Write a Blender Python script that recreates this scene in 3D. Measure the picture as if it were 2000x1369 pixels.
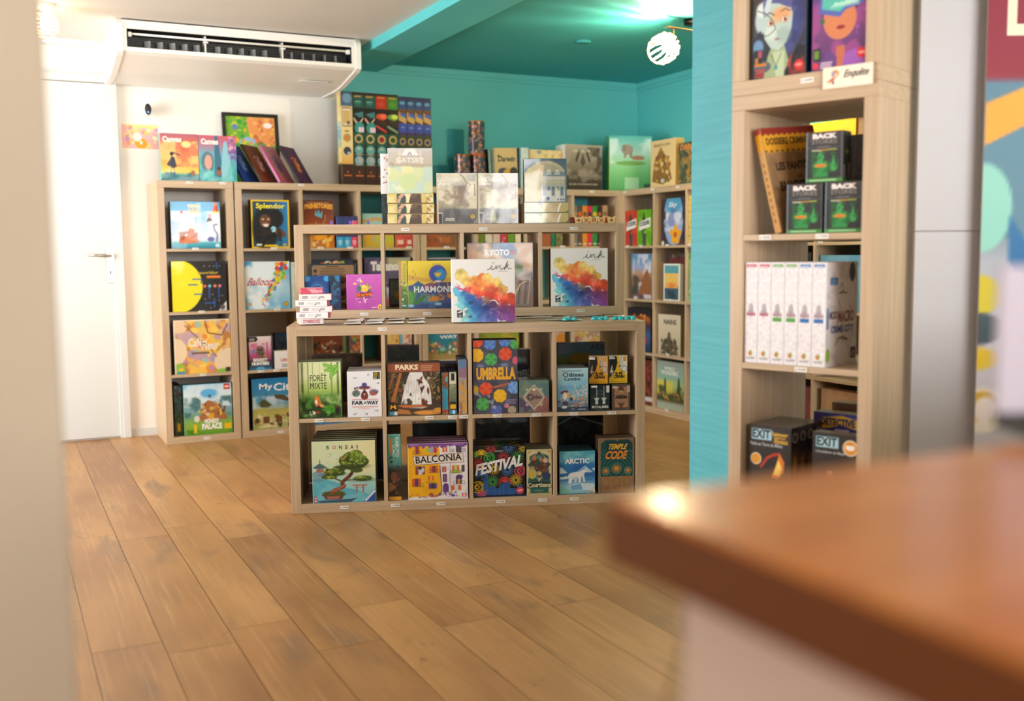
import bpy, bmesh, math, random
import numpy as np
from mathutils import Vector, Matrix, Euler
for _o in list(bpy.data.objects): bpy.data.objects.remove(_o)
SC = bpy.context.scene
COL = SC.collection
R = math.radians
# ------------------------------------------------------------------ camera
cam_d = bpy.data.cameras.new('camera'); cam = bpy.data.objects.new('camera', cam_d); COL.objects.link(cam)
SC.camera = cam
cam_d.sensor_width = 36.0
cam_d.lens = 2010.1254 / 2000 * 36.0
CAMLOC = Vector((-0.8098, -5.9664, 1.0484))
_r, _u, _f = Vector((0.8944, -0.4471, -0.0098)), Vector((0.0501, 0.0790, 0.9956)), Vector((0.4453, 0.8908, -0.0929))
_m = Matrix((_r, _u, -_f)).transposed(); cam.matrix_world = Matrix.Translation(CAMLOC) @ _m.to_4x4()
cam_d.clip_start = 0.02
cam_d.dof.use_dof = True
cam_d.dof.focus_distance = 4.15
cam_d.dof.aperture_fstop = 1.9
# ------------------------------------------------------------------ world, daylight, exposure
W = bpy.data.worlds.new('daylight'); SC.world = W; W.use_nodes = True
W.node_tree.nodes['Background'].inputs[0].default_value = (0.93, 0.96, 1.0, 1)
W.node_tree.nodes['Background'].inputs[1].default_value = 1.0
def area(name, loc, rot, sx, sy, power, col):
    l = bpy.data.lights.new(name, 'AREA'); l.shape = 'RECTANGLE'; l.size = sx; l.size_y = sy; l.energy = power; l.color = col
    o = bpy.data.objects.new(name, l); COL.objects.link(o); o.location = loc; o.rotation_euler = rot; return o
area('shop_front_daylight', (0.7, -11.15, 1.3), (R(90), 0, 0), 4.2, 2.0, 300, (1.0, 0.975, 0.95))
area('side_window_daylight', (-3.15, -1.4, 1.3), (R(90), 0, R(-90)), 2.3, 1.9, 98, (0.96, 1.0, 0.99))
def point(name, loc, power, col, rad=0.02):
    l = bpy.data.lights.new(name, 'POINT'); l.energy = power; l.color = col; l.shadow_soft_size = rad
    o = bpy.data.objects.new(name, l); COL.objects.link(o); o.location = loc; return o
SC.view_settings.view_transform = 'Standard'; SC.view_settings.look = 'None'
SC.view_settings.exposure = 0.8; SC.view_settings.gamma = 1.0; SC.view_settings.use_curve_mapping = False
SC.cycles.use_denoising = True
SC.cycles.max_bounces = 8; SC.cycles.diffuse_bounces = 5; SC.cycles.glossy_bounces = 3; SC.cycles.transmission_bounces = 4
SC.cycles.caustics_reflective = False; SC.cycles.caustics_refractive = False
SC.cycles.sample_clamp_indirect = 6.0
# ------------------------------------------------------------------ helpers
def s2l(c):
    c = np.asarray(c, dtype=float)
    return np.where(c <= 0.04045, c / 12.92, ((np.clip(c, 0, None) + 0.055) / 1.055) ** 2.4)
def hx(c):
    if isinstance(c, str):
        if len(c) == 3: c = c[0]*2 + c[1]*2 + c[2]*2
        return np.array([int(c[i:i+2], 16) / 255 for i in (0, 2, 4)])
    return np.asarray(c, dtype=float)
def lin(c): return tuple(float(v) for v in s2l(hx(c))) + (1.0,)
def tag(o, label=None, cat=None, group=None, kind=None):
    if label: o['label'] = label
    if cat: o['category'] = cat
    if group: o['group'] = group
    if kind: o['kind'] = kind
    return o
def empty(name, loc=(0, 0, 0), rz=0.0):
    o = bpy.data.objects.new(name, None); COL.objects.link(o); o.location = loc; o.rotation_euler = (0, 0, rz); o.empty_display_size = 0.05
    return o
def mat(name, base='888888', rough=0.5, metal=0.0, coat=0.0, coat_rough=0.05, emit=None, estr=0.0, spec=0.5, trans=0.0, alpha=1.0):
    m = bpy.data.materials.new(name); m.use_nodes = True
    b = m.node_tree.nodes['Principled BSDF']
    b.inputs['Base Color'].default_value = lin(base); b.inputs['Roughness'].default_value = rough
    b.inputs['Metallic'].default_value = metal; b.inputs['Coat Weight'].default_value = coat; b.inputs['Coat Roughness'].default_value = coat_rough
    b.inputs['Specular IOR Level'].default_value = spec; b.inputs['Transmission Weight'].default_value = trans; b.inputs['Alpha'].default_value = alpha
    if emit: b.inputs['Emission Color'].default_value = lin(emit); b.inputs['Emission Strength'].default_value = estr
    return m
class NT:
    def __init__(s, m): s.t = m.node_tree; s.b = s.t.nodes['Principled BSDF']
    def n(s, typ, **kw):
        x = s.t.nodes.new(typ)
        for k, v in kw.items():
            if k.startswith('i_'): x.inputs[int(k[2:])].default_value = v
            else: setattr(x, k, v)
        return x
    def l(s, a, b): s.t.links.new(a, b)
def noise_variation(m, c1, c2, scale=(1, 1, 1), nscale=5.0, bump=0.0, bscale=200.0, coords='Object', lo=0.35, hi=0.65, detail=4):
    q = NT(m); tc = q.n('ShaderNodeTexCoord'); mp = q.n('ShaderNodeMapping'); mp.inputs['Scale'].default_value = scale
    q.l(tc.outputs[coords], mp.inputs[0])
    nz = q.n('ShaderNodeTexNoise'); nz.inputs['Scale'].default_value = nscale; nz.inputs['Detail'].default_value = detail
    q.l(mp.outputs[0], nz.inputs['Vector'])
    cr = q.n('ShaderNodeValToRGB'); cr.color_ramp.elements[0].position = lo; cr.color_ramp.elements[1].position = hi
    cr.color_ramp.elements[0].color = lin(c1); cr.color_ramp.elements[1].color = lin(c2)
    q.l(nz.outputs['Fac'], cr.inputs[0]); q.l(cr.outputs[0], q.b.inputs['Base Color'])
    if bump:
        nb = q.n('ShaderNodeTexNoise'); nb.inputs['Scale'].default_value = bscale; nb.inputs['Detail'].default_value = 3
        q.l(mp.outputs[0], nb.inputs['Vector']); bp = q.n('ShaderNodeBump'); bp.inputs['Strength'].default_value = bump; bp.inputs['Distance'].default_value = 0.002
        q.l(nb.outputs['Fac'], bp.inputs['Height']); q.l(bp.outputs[0], q.b.inputs['Normal'])
    return m
# materials
M = {}
def laminate(name, axis, a='b59a7c', b='cbb294'):
    m = mat(name, 'c8ae90', 0.42); sc = {'x': (1.2, 40, 40), 'y': (40, 1.2, 40), 'z': (40, 40, 1.2)}[axis]
    noise_variation(m, a, b, sc, 2.2, 0.05, 8.0, lo=0.3, hi=0.7, detail=6); return m
M['wood_x'] = laminate('oak_laminate_horizontal', 'x'); M['wood_z'] = laminate('oak_laminate_vertical', 'z'); M['wood_y'] = laminate('oak_laminate_deep', 'y')
M['white_wall'] = noise_variation(mat('painted_white_wall', 'eeebe4', 0.75), 'eae6de', 'f1eee8', nscale=1.5, bump=0.08, bscale=150)
M['white_ceiling'] = noise_variation(mat('painted_white_ceiling', 'e6e3dd', 0.85), 'd6d4cf', 'dcdad5', nscale=1.0)
M['teal_wall'] = noise_variation(mat('painted_teal_wall', '56b6b8', 0.6), '4eb4b8', '58bcbf', nscale=1.2, bump=0.1, bscale=220)
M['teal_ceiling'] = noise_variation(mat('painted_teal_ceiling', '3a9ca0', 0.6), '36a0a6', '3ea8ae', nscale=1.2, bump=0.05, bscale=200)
M['teal_beam'] = noise_variation(mat('painted_teal_beam', '52bcc0', 0.55), '50bcc2', '5ac4c8', nscale=1.5)
M['teal_pier'] = noise_variation(mat('ribbed_teal_paint', '48a4b0', 0.5), '42a0ae', '4caab6', (0.6, 0.6, 14), 6.0, 0.3, 30.0)
M['white_door'] = mat('white_door_paint', 'cfd1cf', 0.35)
M['white_plastic'] = mat('white_plastic', 'efeee9', 0.35)
M['grey_plastic'] = mat('grey_plastic', '8b8f92', 0.4)
M['dark_plastic'] = mat('dark_plastic', '17191b', 0.5)
M['steel'] = mat('brushed_steel', 'b9b6ae', 0.3, metal=1.0)
M['bronze'] = mat('antique_bronze_metal', 'a9744a', 0.3, metal=1.0)
M['blackmetal'] = mat('black_metal', '24221f', 0.4, metal=0.6)
M['paper'] = mat('white_paper', 'f6f4ef', 0.6)
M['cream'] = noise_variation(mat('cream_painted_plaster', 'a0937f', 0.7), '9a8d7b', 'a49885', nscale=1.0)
M['glow'] = mat('glowing_bulb', 'fff2d0', 0.5, emit='ffdfb2', estr=1500)
M['soft_glow'] = mat('soft_glowing_bulb', 'fff2d0', 0.5, emit='ffd69c', estr=40)
M['shade'] = mat('lit_glass_rib', 'ffe9c4', 0.2, emit='ffc878', estr=4.0)
M['black_frame'] = mat('black_picture_frame', '15130f', 0.35)
M['clear'] = mat('clear_acrylic', 'dfe6e8', 0.05, trans=0.85, alpha=0.6)
M['gem'] = mat('turquoise_resin', '38d4e4', 0.1, trans=0.15, coat=1.0)
def printed(name, rough, coat, coat_rough, bump):
    m = mat(name, 'ffffff', rough, coat=coat, coat_rough=coat_rough, spec=0.3); q = NT(m)
    at = q.n('ShaderNodeAttribute'); at.attribute_name = 'Col'; q.l(at.outputs['Color'], q.b.inputs['Base Color'])
    if bump:
        tc = q.n('ShaderNodeTexCoord'); nz = q.n('ShaderNodeTexNoise'); nz.inputs['Scale'].default_value = 9.0; nz.inputs['Detail'].default_value = 1.5
        q.l(tc.outputs['Object'], nz.inputs['Vector']); bp = q.n('ShaderNodeBump'); bp.inputs['Strength'].default_value = bump; bp.inputs['Distance'].default_value = 0.02
        q.l(nz.outputs['Fac'], bp.inputs['Height']); q.l(bp.outputs[0], q.b.inputs['Coat Normal'])
    return m
M['print'] = printed('printed_card', 0.65, 0.05, 0.3, 0)
M['wrap'] = printed('shrink_wrapped_card', 0.6, 0.3, 0.07, 0.1)
M['foil'] = printed('glossy_wrapped_card', 0.5, 0.75, 0.1, 0.12)

def mesh_obj(name, verts, faces, m, parent=None, loc=None, smooth=False):
    me = bpy.data.meshes.new(name); me.from_pydata([tuple(v) for v in verts], [], faces); me.validate(); me.update()
    if m is not None: me.materials.append(m)
    if smooth:
        for p in me.polygons: p.use_smooth = True
    o = bpy.data.objects.new(name, me); COL.objects.link(o)
    if parent is not None: o.parent = parent
    if loc is not None: o.location = loc
    return o
class MB:
    """collects boxes, tubes and lathes into one mesh"""
    def __init__(s): s.v = []; s.f = []; s.c = []; s.sm = []
    def add(s, vs, fs, col=None, sm=False):
        k = len(s.v); s.v += [tuple(v) for v in vs]; s.f += [[i + k for i in f] for f in fs]; s.c += [col] * len(fs); s.sm += [sm] * len(fs); return s
    def box(s, x0, x1, y0, y1, z0, z1, b=0.0, col=None, T=None):
        if b <= 0:
            vs = [(x, y, z) for x in (x0, x1) for y in (y0, y1) for z in (z0, z1)]
            fs = [[0, 1, 3, 2], [4, 6, 7, 5], [0, 4, 5, 1], [2, 3, 7, 6], [0, 2, 6, 4], [1, 5, 7, 3]]
        else:
            bm = bmesh.new(); bmesh.ops.create_cube(bm, size=1.0)
            for v in bm.verts: v.co = Vector(((x0 + x1) / 2 + v.co.x * (x1 - x0), (y0 + y1) / 2 + v.co.y * (y1 - y0), (z0 + z1) / 2 + v.co.z * (z1 - z0)))
            bmesh.ops.bevel(bm, geom=bm.edges[:], offset=b, segments=2, affect='EDGES', profile=0.5)
            bm.verts.index_update(); vs = [tuple(v.co) for v in bm.verts]; fs = [[v.index for v in f.verts] for f in bm.faces]; bm.free()
        if T is not None: vs = [tuple(T @ Vector(v)) for v in vs]
        return s.add(vs, fs, col)
    def tube(s, pts, r, n=8, col=None, caps=True):
        pts = [Vector(p) for p in pts]; rr = r if isinstance(r, (list, tuple)) else [r] * len(pts); vs = []
        for i, p in enumerate(pts):
            d = (pts[min(i + 1, len(pts) - 1)] - pts[max(i - 1, 0)]).normalized()
            a = d.orthogonal().normalized() if i == 0 else (a - d * a.dot(d)).normalized()
            b = d.cross(a)
            vs += [tuple(p + (a * math.cos(t) + b * math.sin(t)) * rr[i]) for t in [2 * math.pi * k / n for k in range(n)]]
        fs = [[i * n + k, i * n + (k + 1) % n, (i + 1) * n + (k + 1) % n, (i + 1) * n + k] for i in range(len(pts) - 1) for k in range(n)]
        if caps: fs += [list(range(n))[::-1], [(len(pts) - 1) * n + k for k in range(n)]]
        return s.add(vs, fs, col, True)
    def prism(s, poly, y0, y1, col=None, T=None):
        n = len(poly); vs = [(x, y0, z) for x, z in poly] + [(x, y1, z) for x, z in poly]
        fs = [list(range(n)), [n + i for i in range(n)][::-1]] + [[i, (i + 1) % n, n + (i + 1) % n, n + i][::-1] for i in range(n)]
        if T is not None: vs = [tuple(T @ Vector(v)) for v in vs]
        return s.add(vs, fs, col)
    def build(s, name, m, parent=None, loc=None):
        o = mesh_obj(name, s.v, s.f, m, parent, loc); me = o.data
        if len(me.polygons) == len(s.sm): me.polygons.foreach_set('use_smooth', s.sm)
        if any(c is not None for c in s.c) and len(me.polygons) == len(s.c):
            at = me.color_attributes.new('Col', 'FLOAT_COLOR', 'CORNER'); arr = []
            for p, c in zip(me.polygons, s.c):
                arr += list(lin(c if c is not None else 'ffffff')) * p.loop_total
            at.data.foreach_set('color', arr)
        return o
def struct(o, label=None): o['kind'] = 'structure'; return o
FR = {}
def frame(name, x, y, ang): FR[name] = (Vector((x, y, 0)), ang)
def to_world(fr, s, d, z):
    o, a = FR[fr]; return Vector((o.x + s * math.cos(a) - d * math.sin(a), o.y + s * math.sin(a) + d * math.cos(a), z))
frame('F', 0.2213, -1.8762, R(-20.2975)); frame('A', 0, 0, 0); frame('D', 3.0, 0, R(-90)); frame('E', 1.0165, -3.6706, R(-69.063))
_g = to_world('F', 0, 0.4048, 0); frame('U', _g.x, _g.y, R(-20.2975)); frame('G', _g.x, _g.y, R(-20.2975))
# ------------------------------------------------------------------ room
CZ = 2.26
b = MB()
fl = []
XS = -0.6325; PW = 0.1802
offs = {0: -3.087, 1: -3.185, 2: -3.083, 3: -3.356, 4: -3.07, 5: -3.342, 6: -3.064, 7: -3.34, 8: -3.05, 9: -3.36, 10: -3.0}
fv, ff, fc = [], [], []
rnd = random.Random(7)
for k in range(-15, 27):
    x0 = XS + k * PW; x1 = x0 + PW - 0.0018
    base = offs.get(k, -3.0 - rnd.random() * 1.2)
    for j in range(-8, 5):
        y0 = base + j * 1.2275; y1 = y0 + 1.2275 - 0.0018
        y0 = max(y0, -11.25); y1 = min(y1, 0.395)
        if y1 - y0 < 0.01: continue
        n = len(fv); pid = rnd.random()
        fv += [(x0, y0, 0), (x1, y0, 0), (x1, y1, 0), (x0, y1, 0)]; ff.append([n, n + 1, n + 2, n + 3]); fc.append(pid)
nn = len(fv)
fv += [(-3.4, -11.25, -0.002), (4.3, -11.25, -0.002), (4.3, 0.395, -0.002), (-3.4, 0.395, -0.002)]; ff.append([nn, nn + 1, nn + 2, nn + 3]); fc.append(-1)
mf = mat('oak_plank_floor', 'b08a5e', 0.38)
q = NT(mf)
at = q.n('ShaderNodeAttribute'); at.attribute_name = 'plank'
tc = q.n('ShaderNodeTexCoord'); sx = q.n('ShaderNodeSeparateXYZ'); q.l(tc.outputs['Object'], sx.inputs[0])
mul = q.n('ShaderNodeMath', operation='MULTIPLY', i_1=37.0); q.l(at.outputs['Fac'], mul.inputs[0])
cx = q.n('ShaderNodeCombineXYZ'); q.l(sx.outputs['X'], cx.inputs[0]); q.l(sx.outputs['Y'], cx.inputs[1]); q.l(mul.outputs[0], cx.inputs[2])
def nz(scale, sc, detail=4, dist=0.0, rough=0.5):
    mp = q.n('ShaderNodeMapping'); mp.inputs['Scale'].default_value = sc; q.l(cx.outputs[0], mp.inputs[0])
    z = q.n('ShaderNodeTexNoise'); z.inputs['Scale'].default_value = scale; z.inputs['Detail'].default_value = detail; z.inputs['Distortion'].default_value = dist; z.inputs['Roughness'].default_value = rough
    q.l(mp.outputs[0], z.inputs['Vector']); return z
def mixc(a, bcol, fac, fmul=1.0, lo=0.4, hi=0.6):
    r_ = q.n('ShaderNodeMapRange'); r_.inputs[1].default_value = lo; r_.inputs[2].default_value = hi; r_.inputs[4].default_value = fmul; r_.clamp = True
    q.l(fac, r_.inputs[0]); mx = q.n('ShaderNodeMix', data_type='RGBA'); q.l(r_.outputs[0], mx.inputs[0])
    if isinstance(a, str): mx.inputs[6].default_value = lin(a)
    else: q.l(a, mx.inputs[6])
    mx.inputs[7].default_value = lin(bcol); return mx.outputs[2]
c = mixc('b48450', '8f6238', nz(1.6, (2.5, 0.9, 1), 3).outputs['Fac'], 1.0, 0.35, 0.7)
c = mixc(c, 'cc9c64', at.outputs['Fac'], 0.32, 0.4, 1.0)
c = mixc(c, 'a26e3e', at.outputs['Fac'], 0.28, 0.45, 0.0)
c = mixc(c, '8d6840', nz(2.0, (45, 1.6, 1), 6, 0.4).outputs['Fac'], 0.38, 0.5, 0.72)
c = mixc(c, '806046', nz(2.3, (3.2, 1.1, 1), 3, 0.6).outputs['Fac'], 0.8, 0.58, 0.74)
c = mixc(c, '5f4330', nz(6.5, (2.0, 0.8, 1), 2, 1.2).outputs['Fac'], 0.7, 0.70, 0.78)
c = mixc(c, 'd0a06a', nz(3.0, (30, 0.8, 1), 3).outputs['Fac'], 0.35, 0.55, 0.75)
lt = q.n('ShaderNodeMath', operation='LESS_THAN', i_1=-0.5); q.l(at.outputs['Fac'], lt.inputs[0])
mx = q.n('ShaderNodeMix', data_type='RGBA'); q.l(lt.outputs[0], mx.inputs[0]); q.l(c, mx.inputs[6]); mx.inputs[7].default_value = lin('3a2616')
q.l(mx.outputs[2], q.b.inputs['Base Color'])
gb = nz(3.0, (60, 3, 1), 4); bp = q.n('ShaderNodeBump'); bp.inputs['Strength'].default_value = 0.12; bp.inputs['Distance'].default_value = 0.002; q.l(gb.outputs['Fac'], bp.inputs['Height']); q.l(bp.outputs[0], q.b.inputs['Normal'])
fo = mesh_obj('floor', fv, ff, mf); a_ = fo.data.attributes.new('plank', 'FLOAT', 'FACE'); a_.data.foreach_set('value', fc); struct(fo)

struct(MB().box(-3.4, 1.155, 0.395, 0.52, 0, CZ).build('wall_back', M['white_wall']))
struct(MB().box(1.155, 3.52, 0.395, 0.52, 0, CZ).build('wall_alcove_back', M['teal_wall']))
struct(MB().box(3.395, 3.52, -3.4, 0.395, 0, CZ).build('wall_right', M['teal_wall']))
struct(MB().box(3.395, 3.52, -11.25, -3.4, 0, CZ).build('wall_right.001', M['white_wall']))
struct(MB().box(-3.4, 1.155, -11.25, 0.52, CZ, CZ + 0.1).build('ceiling', M['white_ceiling']))
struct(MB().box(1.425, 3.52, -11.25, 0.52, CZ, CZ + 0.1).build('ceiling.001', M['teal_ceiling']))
struct(MB().box(1.155, 1.425, -11.25, 0.395, 2.209, CZ + 0.1, 0.003).build('trim_1', M['teal_beam']))
# cornice under the teal ceiling
struct(MB().box(1.425, 3.395, 0.375, 0.395, 2.225, CZ).box(1.425, 3.395, 0.385, 0.395, 2.205, 2.225).build('trim_2', M['teal_wall']))
struct(MB().box(3.375, 3.395, -11.2, 0.375, 2.225, CZ).box(3.385, 3.395, -11.2, 0.375, 2.205, 2.225).build('trim_3', M['teal_wall']))
struct(MB().box(-3.4, -1.09, 0.355, 0.395, 2.225, CZ).box(-1.09, -0.2, 0.355, 0.395, 2.225, CZ).build('trim_4', M['white_door']))
# walls with the shop's windows (behind and left of the camera)
w = MB(); w.box(-3.4, -3.25, -11.25, -2.7, 0, CZ); w.box(-3.4, -3.25, -0.2, 0.395, 0, CZ); w.box(-3.4, -3.25, -2.7, -0.2, 0, 0.3); w.box(-3.4, -3.25, -2.7, -0.2, 2.2, CZ)
struct(w.build('wall_left', M['white_wall']))
w = MB(); w.box(-3.25, -1.45, -11.35, -11.25, 0, CZ); w.box(2.85, 3.4, -11.35, -11.25, 0, CZ); w.box(-1.45, 2.85, -11.35, -11.25, 0, 0.3); w.box(-1.45, 2.85, -11.35, -11.25, 2.2, CZ)
struct(w.build('wall_front', M['white_wall']))
# near wall end at the left edge of the picture
struct(MB().box(-3.25, -0.757, -4.86, -4.72, 0, CZ, 0.004).build('wall_partition', M['cream']))  # unseen stretch beyond the visible end lengthened to block side window light
# teal pier
_p = [(1.085, -3.62), (1.42, -3.50), (1.42, -3.396), (1.085, -3.396)]
struct(MB().add([(x, y, z) for z in (0, CZ) for x, y in _p], [[3, 2, 1, 0], [4, 5, 6, 7], [0, 1, 5, 4], [1, 2, 6, 5], [2, 3, 7, 6], [3, 0, 4, 7]]).build('wall_pier', M['teal_pier']))
# skirting
struct(MB().box(-0.145, 0.0, 0.383, 0.395, 0, 0.045).build('baseboard_back', M['white_door']))
# door
d = empty('door_1', (-0.61, 0.395, 0)); struct(d)
MB().box(-0.42, 0.42, -0.022, -0.001, 0.012, 2.03, 0.002).build('door_leaf', M['white_door'], d)
fr_ = MB(); fr_.box(0.42, 0.465, -0.04, 0, 0, 2.075, 0.004); fr_.box(-0.465, -0.42, -0.04, 0, 0, 2.075, 0.004); fr_.box(-0.42, 0.42, -0.04, 0, 2.032, 2.075, 0.004)
fr_.box(0.405, 0.42, -0.03, 0, 0, 2.032, 0.002)
fr_.build('door_frame', M['white_door'], d)
h = MB(); h.box(0.37, 0.41, -0.03, -0.0225, 0.905, 1.13, 0.003); hh = h.build('handle_plate', M['steel'], d)
h = MB(); h.tube([(0.39, -0.03, 1.06), (0.39, -0.07, 1.06), (0.382, -0.078, 1.06), (0.33, -0.078, 1.063), (0.275, -0.078, 1.066)], [0.009, 0.009, 0.009, 0.0085, 0.008], 10); h.build('door_handle', M['steel'], hh)
MB().box(0.386, 0.394, -0.0312, -0.0302, 0.955, 0.975).build('keyhole', M['dark_plastic'], hh)
# wall trim above door (faint moulding)
struct(MB().box(-1.3, -0.145, 0.385, 0.395, 2.075, 2.1, 0.002).build('trim_5', M['white_door']))

# ------------------------------------------------------------------ air conditioner
ac = empty('air_conditioner', (-0.205, -0.30, 2.03)); tag(ac, 'long white ceiling-hung air conditioner with a dark louvred outlet', 'air conditioner')
L = 1.29
prof = [(0.0, 0.222), (0.0, 0.068), (0.03, 0.055), (0.30, 0.008), (0.42, 0.0), (0.69, 0.0), (0.69, 0.222)]   # (depth, height)
body = MB(); n = len(prof)
vs = [(0.03, y, z) for y, z in prof] + [(L - 0.03, y, z) for y, z in prof]
fs = [[i, n + i, n + (i + 1) % n, (i + 1) % n] for i in range(n) if i not in (0,)]
body.add(vs, fs)
# front face as frame around the outlet
z0, z1, a0, a1 = 0.068, 0.222, 0.04, L - 0.04
body.box(0.03, L - 0.03, 0, 0.012, 0.068, 0.088); body.box(0.03, L - 0.03, 0, 0.012, 0.180, 0.222); body.box(0.03, 0.05, 0, 0.012, 0.088, 0.18); body.box(L - 0.05, L - 0.03, 0, 0.012, 0.088, 0.18)
body.build('casing', M['white_plastic'], ac)
for xx in (0.0, L - 0.03):
    e = MB(); p2 = [(-0.006, 0.205), (0.02, 0.229), (0.69, 0.229), (0.69, -0.006), (0.42, -0.006), (0.30, 0.002), (0.03, 0.048), (-0.006, 0.062)]
    m_ = len(p2); vs = [(xx, y, z) for y, z in p2] + [(xx + 0.03, y, z) for y, z in p2]
    e.add(vs, [list(range(m_)), [m_ + i for i in range(m_)][::-1]] + [[i, (i + 1) % m_, m_ + (i + 1) % m_, m_ + i][::-1] for i in range(m_)])
    e.build('end_cap', M['white_plastic'], ac)
MB().box(0.05, L - 0.05, 0.10, 0.11, 0.085, 0.185).box(0.05, L - 0.05, 0.012, 0.10, 0.083, 0.088).box(0.05, L - 0.05, 0.012, 0.10, 0.180, 0.185).box(0.05, 0.055, 0.012, 0.1, 0.088, 0.18).box(L - 0.055, L - 0.05, 0.012, 0.1, 0.088, 0.18).build('outlet_cavity', M['dark_plastic'], ac)
cav = bpy.data.objects['outlet_cavity']
M['fin'] = mat('dim_grey_metal', '4b4740', 0.5)
for k in range(7): MB().box(0.056, L - 0.056, 0.085, 0.095, 0.093 + k * 0.011, 0.096 + k * 0.011).build('heat_exchanger_fin', M['fin'], cav)
MB().tube([(0.06, 0.02, 0.158), (L - 0.06, 0.02, 0.158)], 0.0058, 8).box(0.058, 0.075, 0.01, 0.03, 0.142, 0.166, 0.002).box(L - 0.08, L - 0.058, 0.01, 0.03, 0.142, 0.166, 0.002).build('louver_bar', M['white_plastic'], ac)
lb_ = bpy.data.objects['louver_bar']
for xx in (0.445, 0.855): MB().box(xx - 0.012, xx + 0.012, 0.012, 0.03, 0.14, 0.148, 0.001).box(xx - 0.004, xx + 0.004, 0.03, 0.095, 0.09, 0.178).build('louver_bracket', M['white_plastic'], lb_)
for i in range(15):
    g, j = divmod(i, 5); xx = (0.155 + j * 0.0615) if g == 0 else (0.51 + j * 0.062 if g == 1 else 0.905 + j * 0.062)
    ang = R(38 if g == 0 else (30 if g == 1 else 6)); T = Matrix.Translation((xx, 0.045, 0.112)) @ Matrix.Rotation(ang, 4, 'Z')
    MB().box(-0.0015, 0.0015, -0.02, 0.02, -0.019, 0.019, 0, None, T).build('vertical_vane', M['grey_plastic'], cav)
MB().box(1.0, 1.16, 0.2, 0.26, 0.01, 0.012, 0, None, Matrix.Rotation(0, 4, 'X')).build('maker_badge', M['white_plastic'], ac)

# ------------------------------------------------------------------ small wall things
cm = empty('security_camera', (0.014, 0.395, 1.893)); tag(cm, 'small white security camera with a black oval face on the white wall', 'security camera')
bm = bmesh.new(); bmesh.ops.create_uvsphere(bm, u_segments=20, v_segments=12, radius=0.03)
for v in bm.verts: v.co = Vector((v.co.x * 0.85, v.co.y * 1.2, v.co.z * 1.25))
vs = [tuple(v.co + Vector((0, -0.045, 0))) for v in bm.verts]; bm.verts.index_update(); fs = [[v.index for v in f.verts] for f in bm.faces]
MB().add(vs, fs, None, True).build('housing', M['white_plastic'], cm)
fs2 = fs; vs2 = [(x * 0.72, y * 0.25 - 0.068, z * 0.85) for x, y, z in vs]
MB().add(vs2, fs2, None, True).build('face_plate', M['dark_plastic'], cm)
MB().tube([(0, -0.02, 0), (0, 0, 0)], 0.014, 12).build('wall_mount', M['white_plastic'], cm)
MB().tube([(0, -0.088, -0.018), (0, -0.0835, -0.018)], 0.004, 8).build('status_light', mat('blue_led', '4a7dff', 0.3, emit='4a7dff', estr=3), cm)
bm.free()
# ------------------------------------------------------------------ shelf units
def price_tag(parent, fr_, s, z, text='24,90€', y=-0.0012, w=0.036, h=0.0125):
    t = MB(); t.box(s - w / 2, s + w / 2, y, y + 0.0008, z - h / 2, z + h / 2, 0, 'f3f0ea')
    g = text_geo(text, True); put_text(t, g, s - w * 0.2, z - h * 0.24, s + w * 0.42, z + h * 0.24, y - 0.0002, '3a3733')
    t.box(s - w * 0.40, s - w * 0.33, y - 0.0002, y, z - h * 0.26, z + h * 0.12, 0, '6b6763')
    return t.build('price_tag', M['print'], parent)
_txt = {}
def text_geo(s, bold=False):
    key = (s, bold)
    if key not in _txt:
        c = bpy.data.curves.new('t', 'FONT'); c.body = s; c.size = 1.0; c.resolution_u = 2
        if bold: c.offset = 0.018 if bold is True else bold
        o = bpy.data.objects.new('t', c); COL.objects.link(o); me = bpy.data.meshes.new_from_object(o.evaluated_get(bpy.context.evaluated_depsgraph_get()) )
        v = np.zeros(len(me.vertices) * 3); me.vertices.foreach_get('co', v); v = v.reshape(-1, 3)
        f = [list(p.vertices) for p in me.polygons]
        bpy.data.objects.remove(o); bpy.data.curves.remove(c); bpy.data.meshes.remove(me)
        _txt[key] = (v, f)
    return _txt[key]
def put_text(mb, g, x0, z0, x1, z1, y, col, shear=0.0, rot=0, arc=0.0):
    v, f = g
    if len(v) == 0: return
    mn, mx_ = v.min(0), v.max(0); u = (v[:, 0] - mn[0]) / max(mx_[0] - mn[0], 1e-6); w_ = (v[:, 1] - mn[1]) / max(mx_[1] - mn[1], 1e-6)
    u = u + shear * (w_ - 0.5)
    if arc: w_ = w_ + arc * (0.25 - (u - 0.5) ** 2) * 4
    if rot == 90: X = x1 - w_ * (x1 - x0); Z = z0 + u * (z1 - z0)
    elif rot == -90: X = x0 + w_ * (x1 - x0); Z = z1 - u * (z1 - z0)
    else:
        X = x0 + u * (x1 - x0); Z = z0 + w_ * (z1 - z0)
        if rot:
            cxx, czz = (x0 + x1) / 2, (z0 + z1) / 2; a = R(rot); dx, dz = X - cxx, Z - czz
            X = cxx + dx * math.cos(a) - dz * math.sin(a); Z = czz + dx * math.sin(a) + dz * math.cos(a)
    mb.add([(float(a), y, float(b_)) for a, b_ in zip(X, Z)], f, col)
T_ = 0.039; I_ = 0.016; C_ = 0.336
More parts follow.
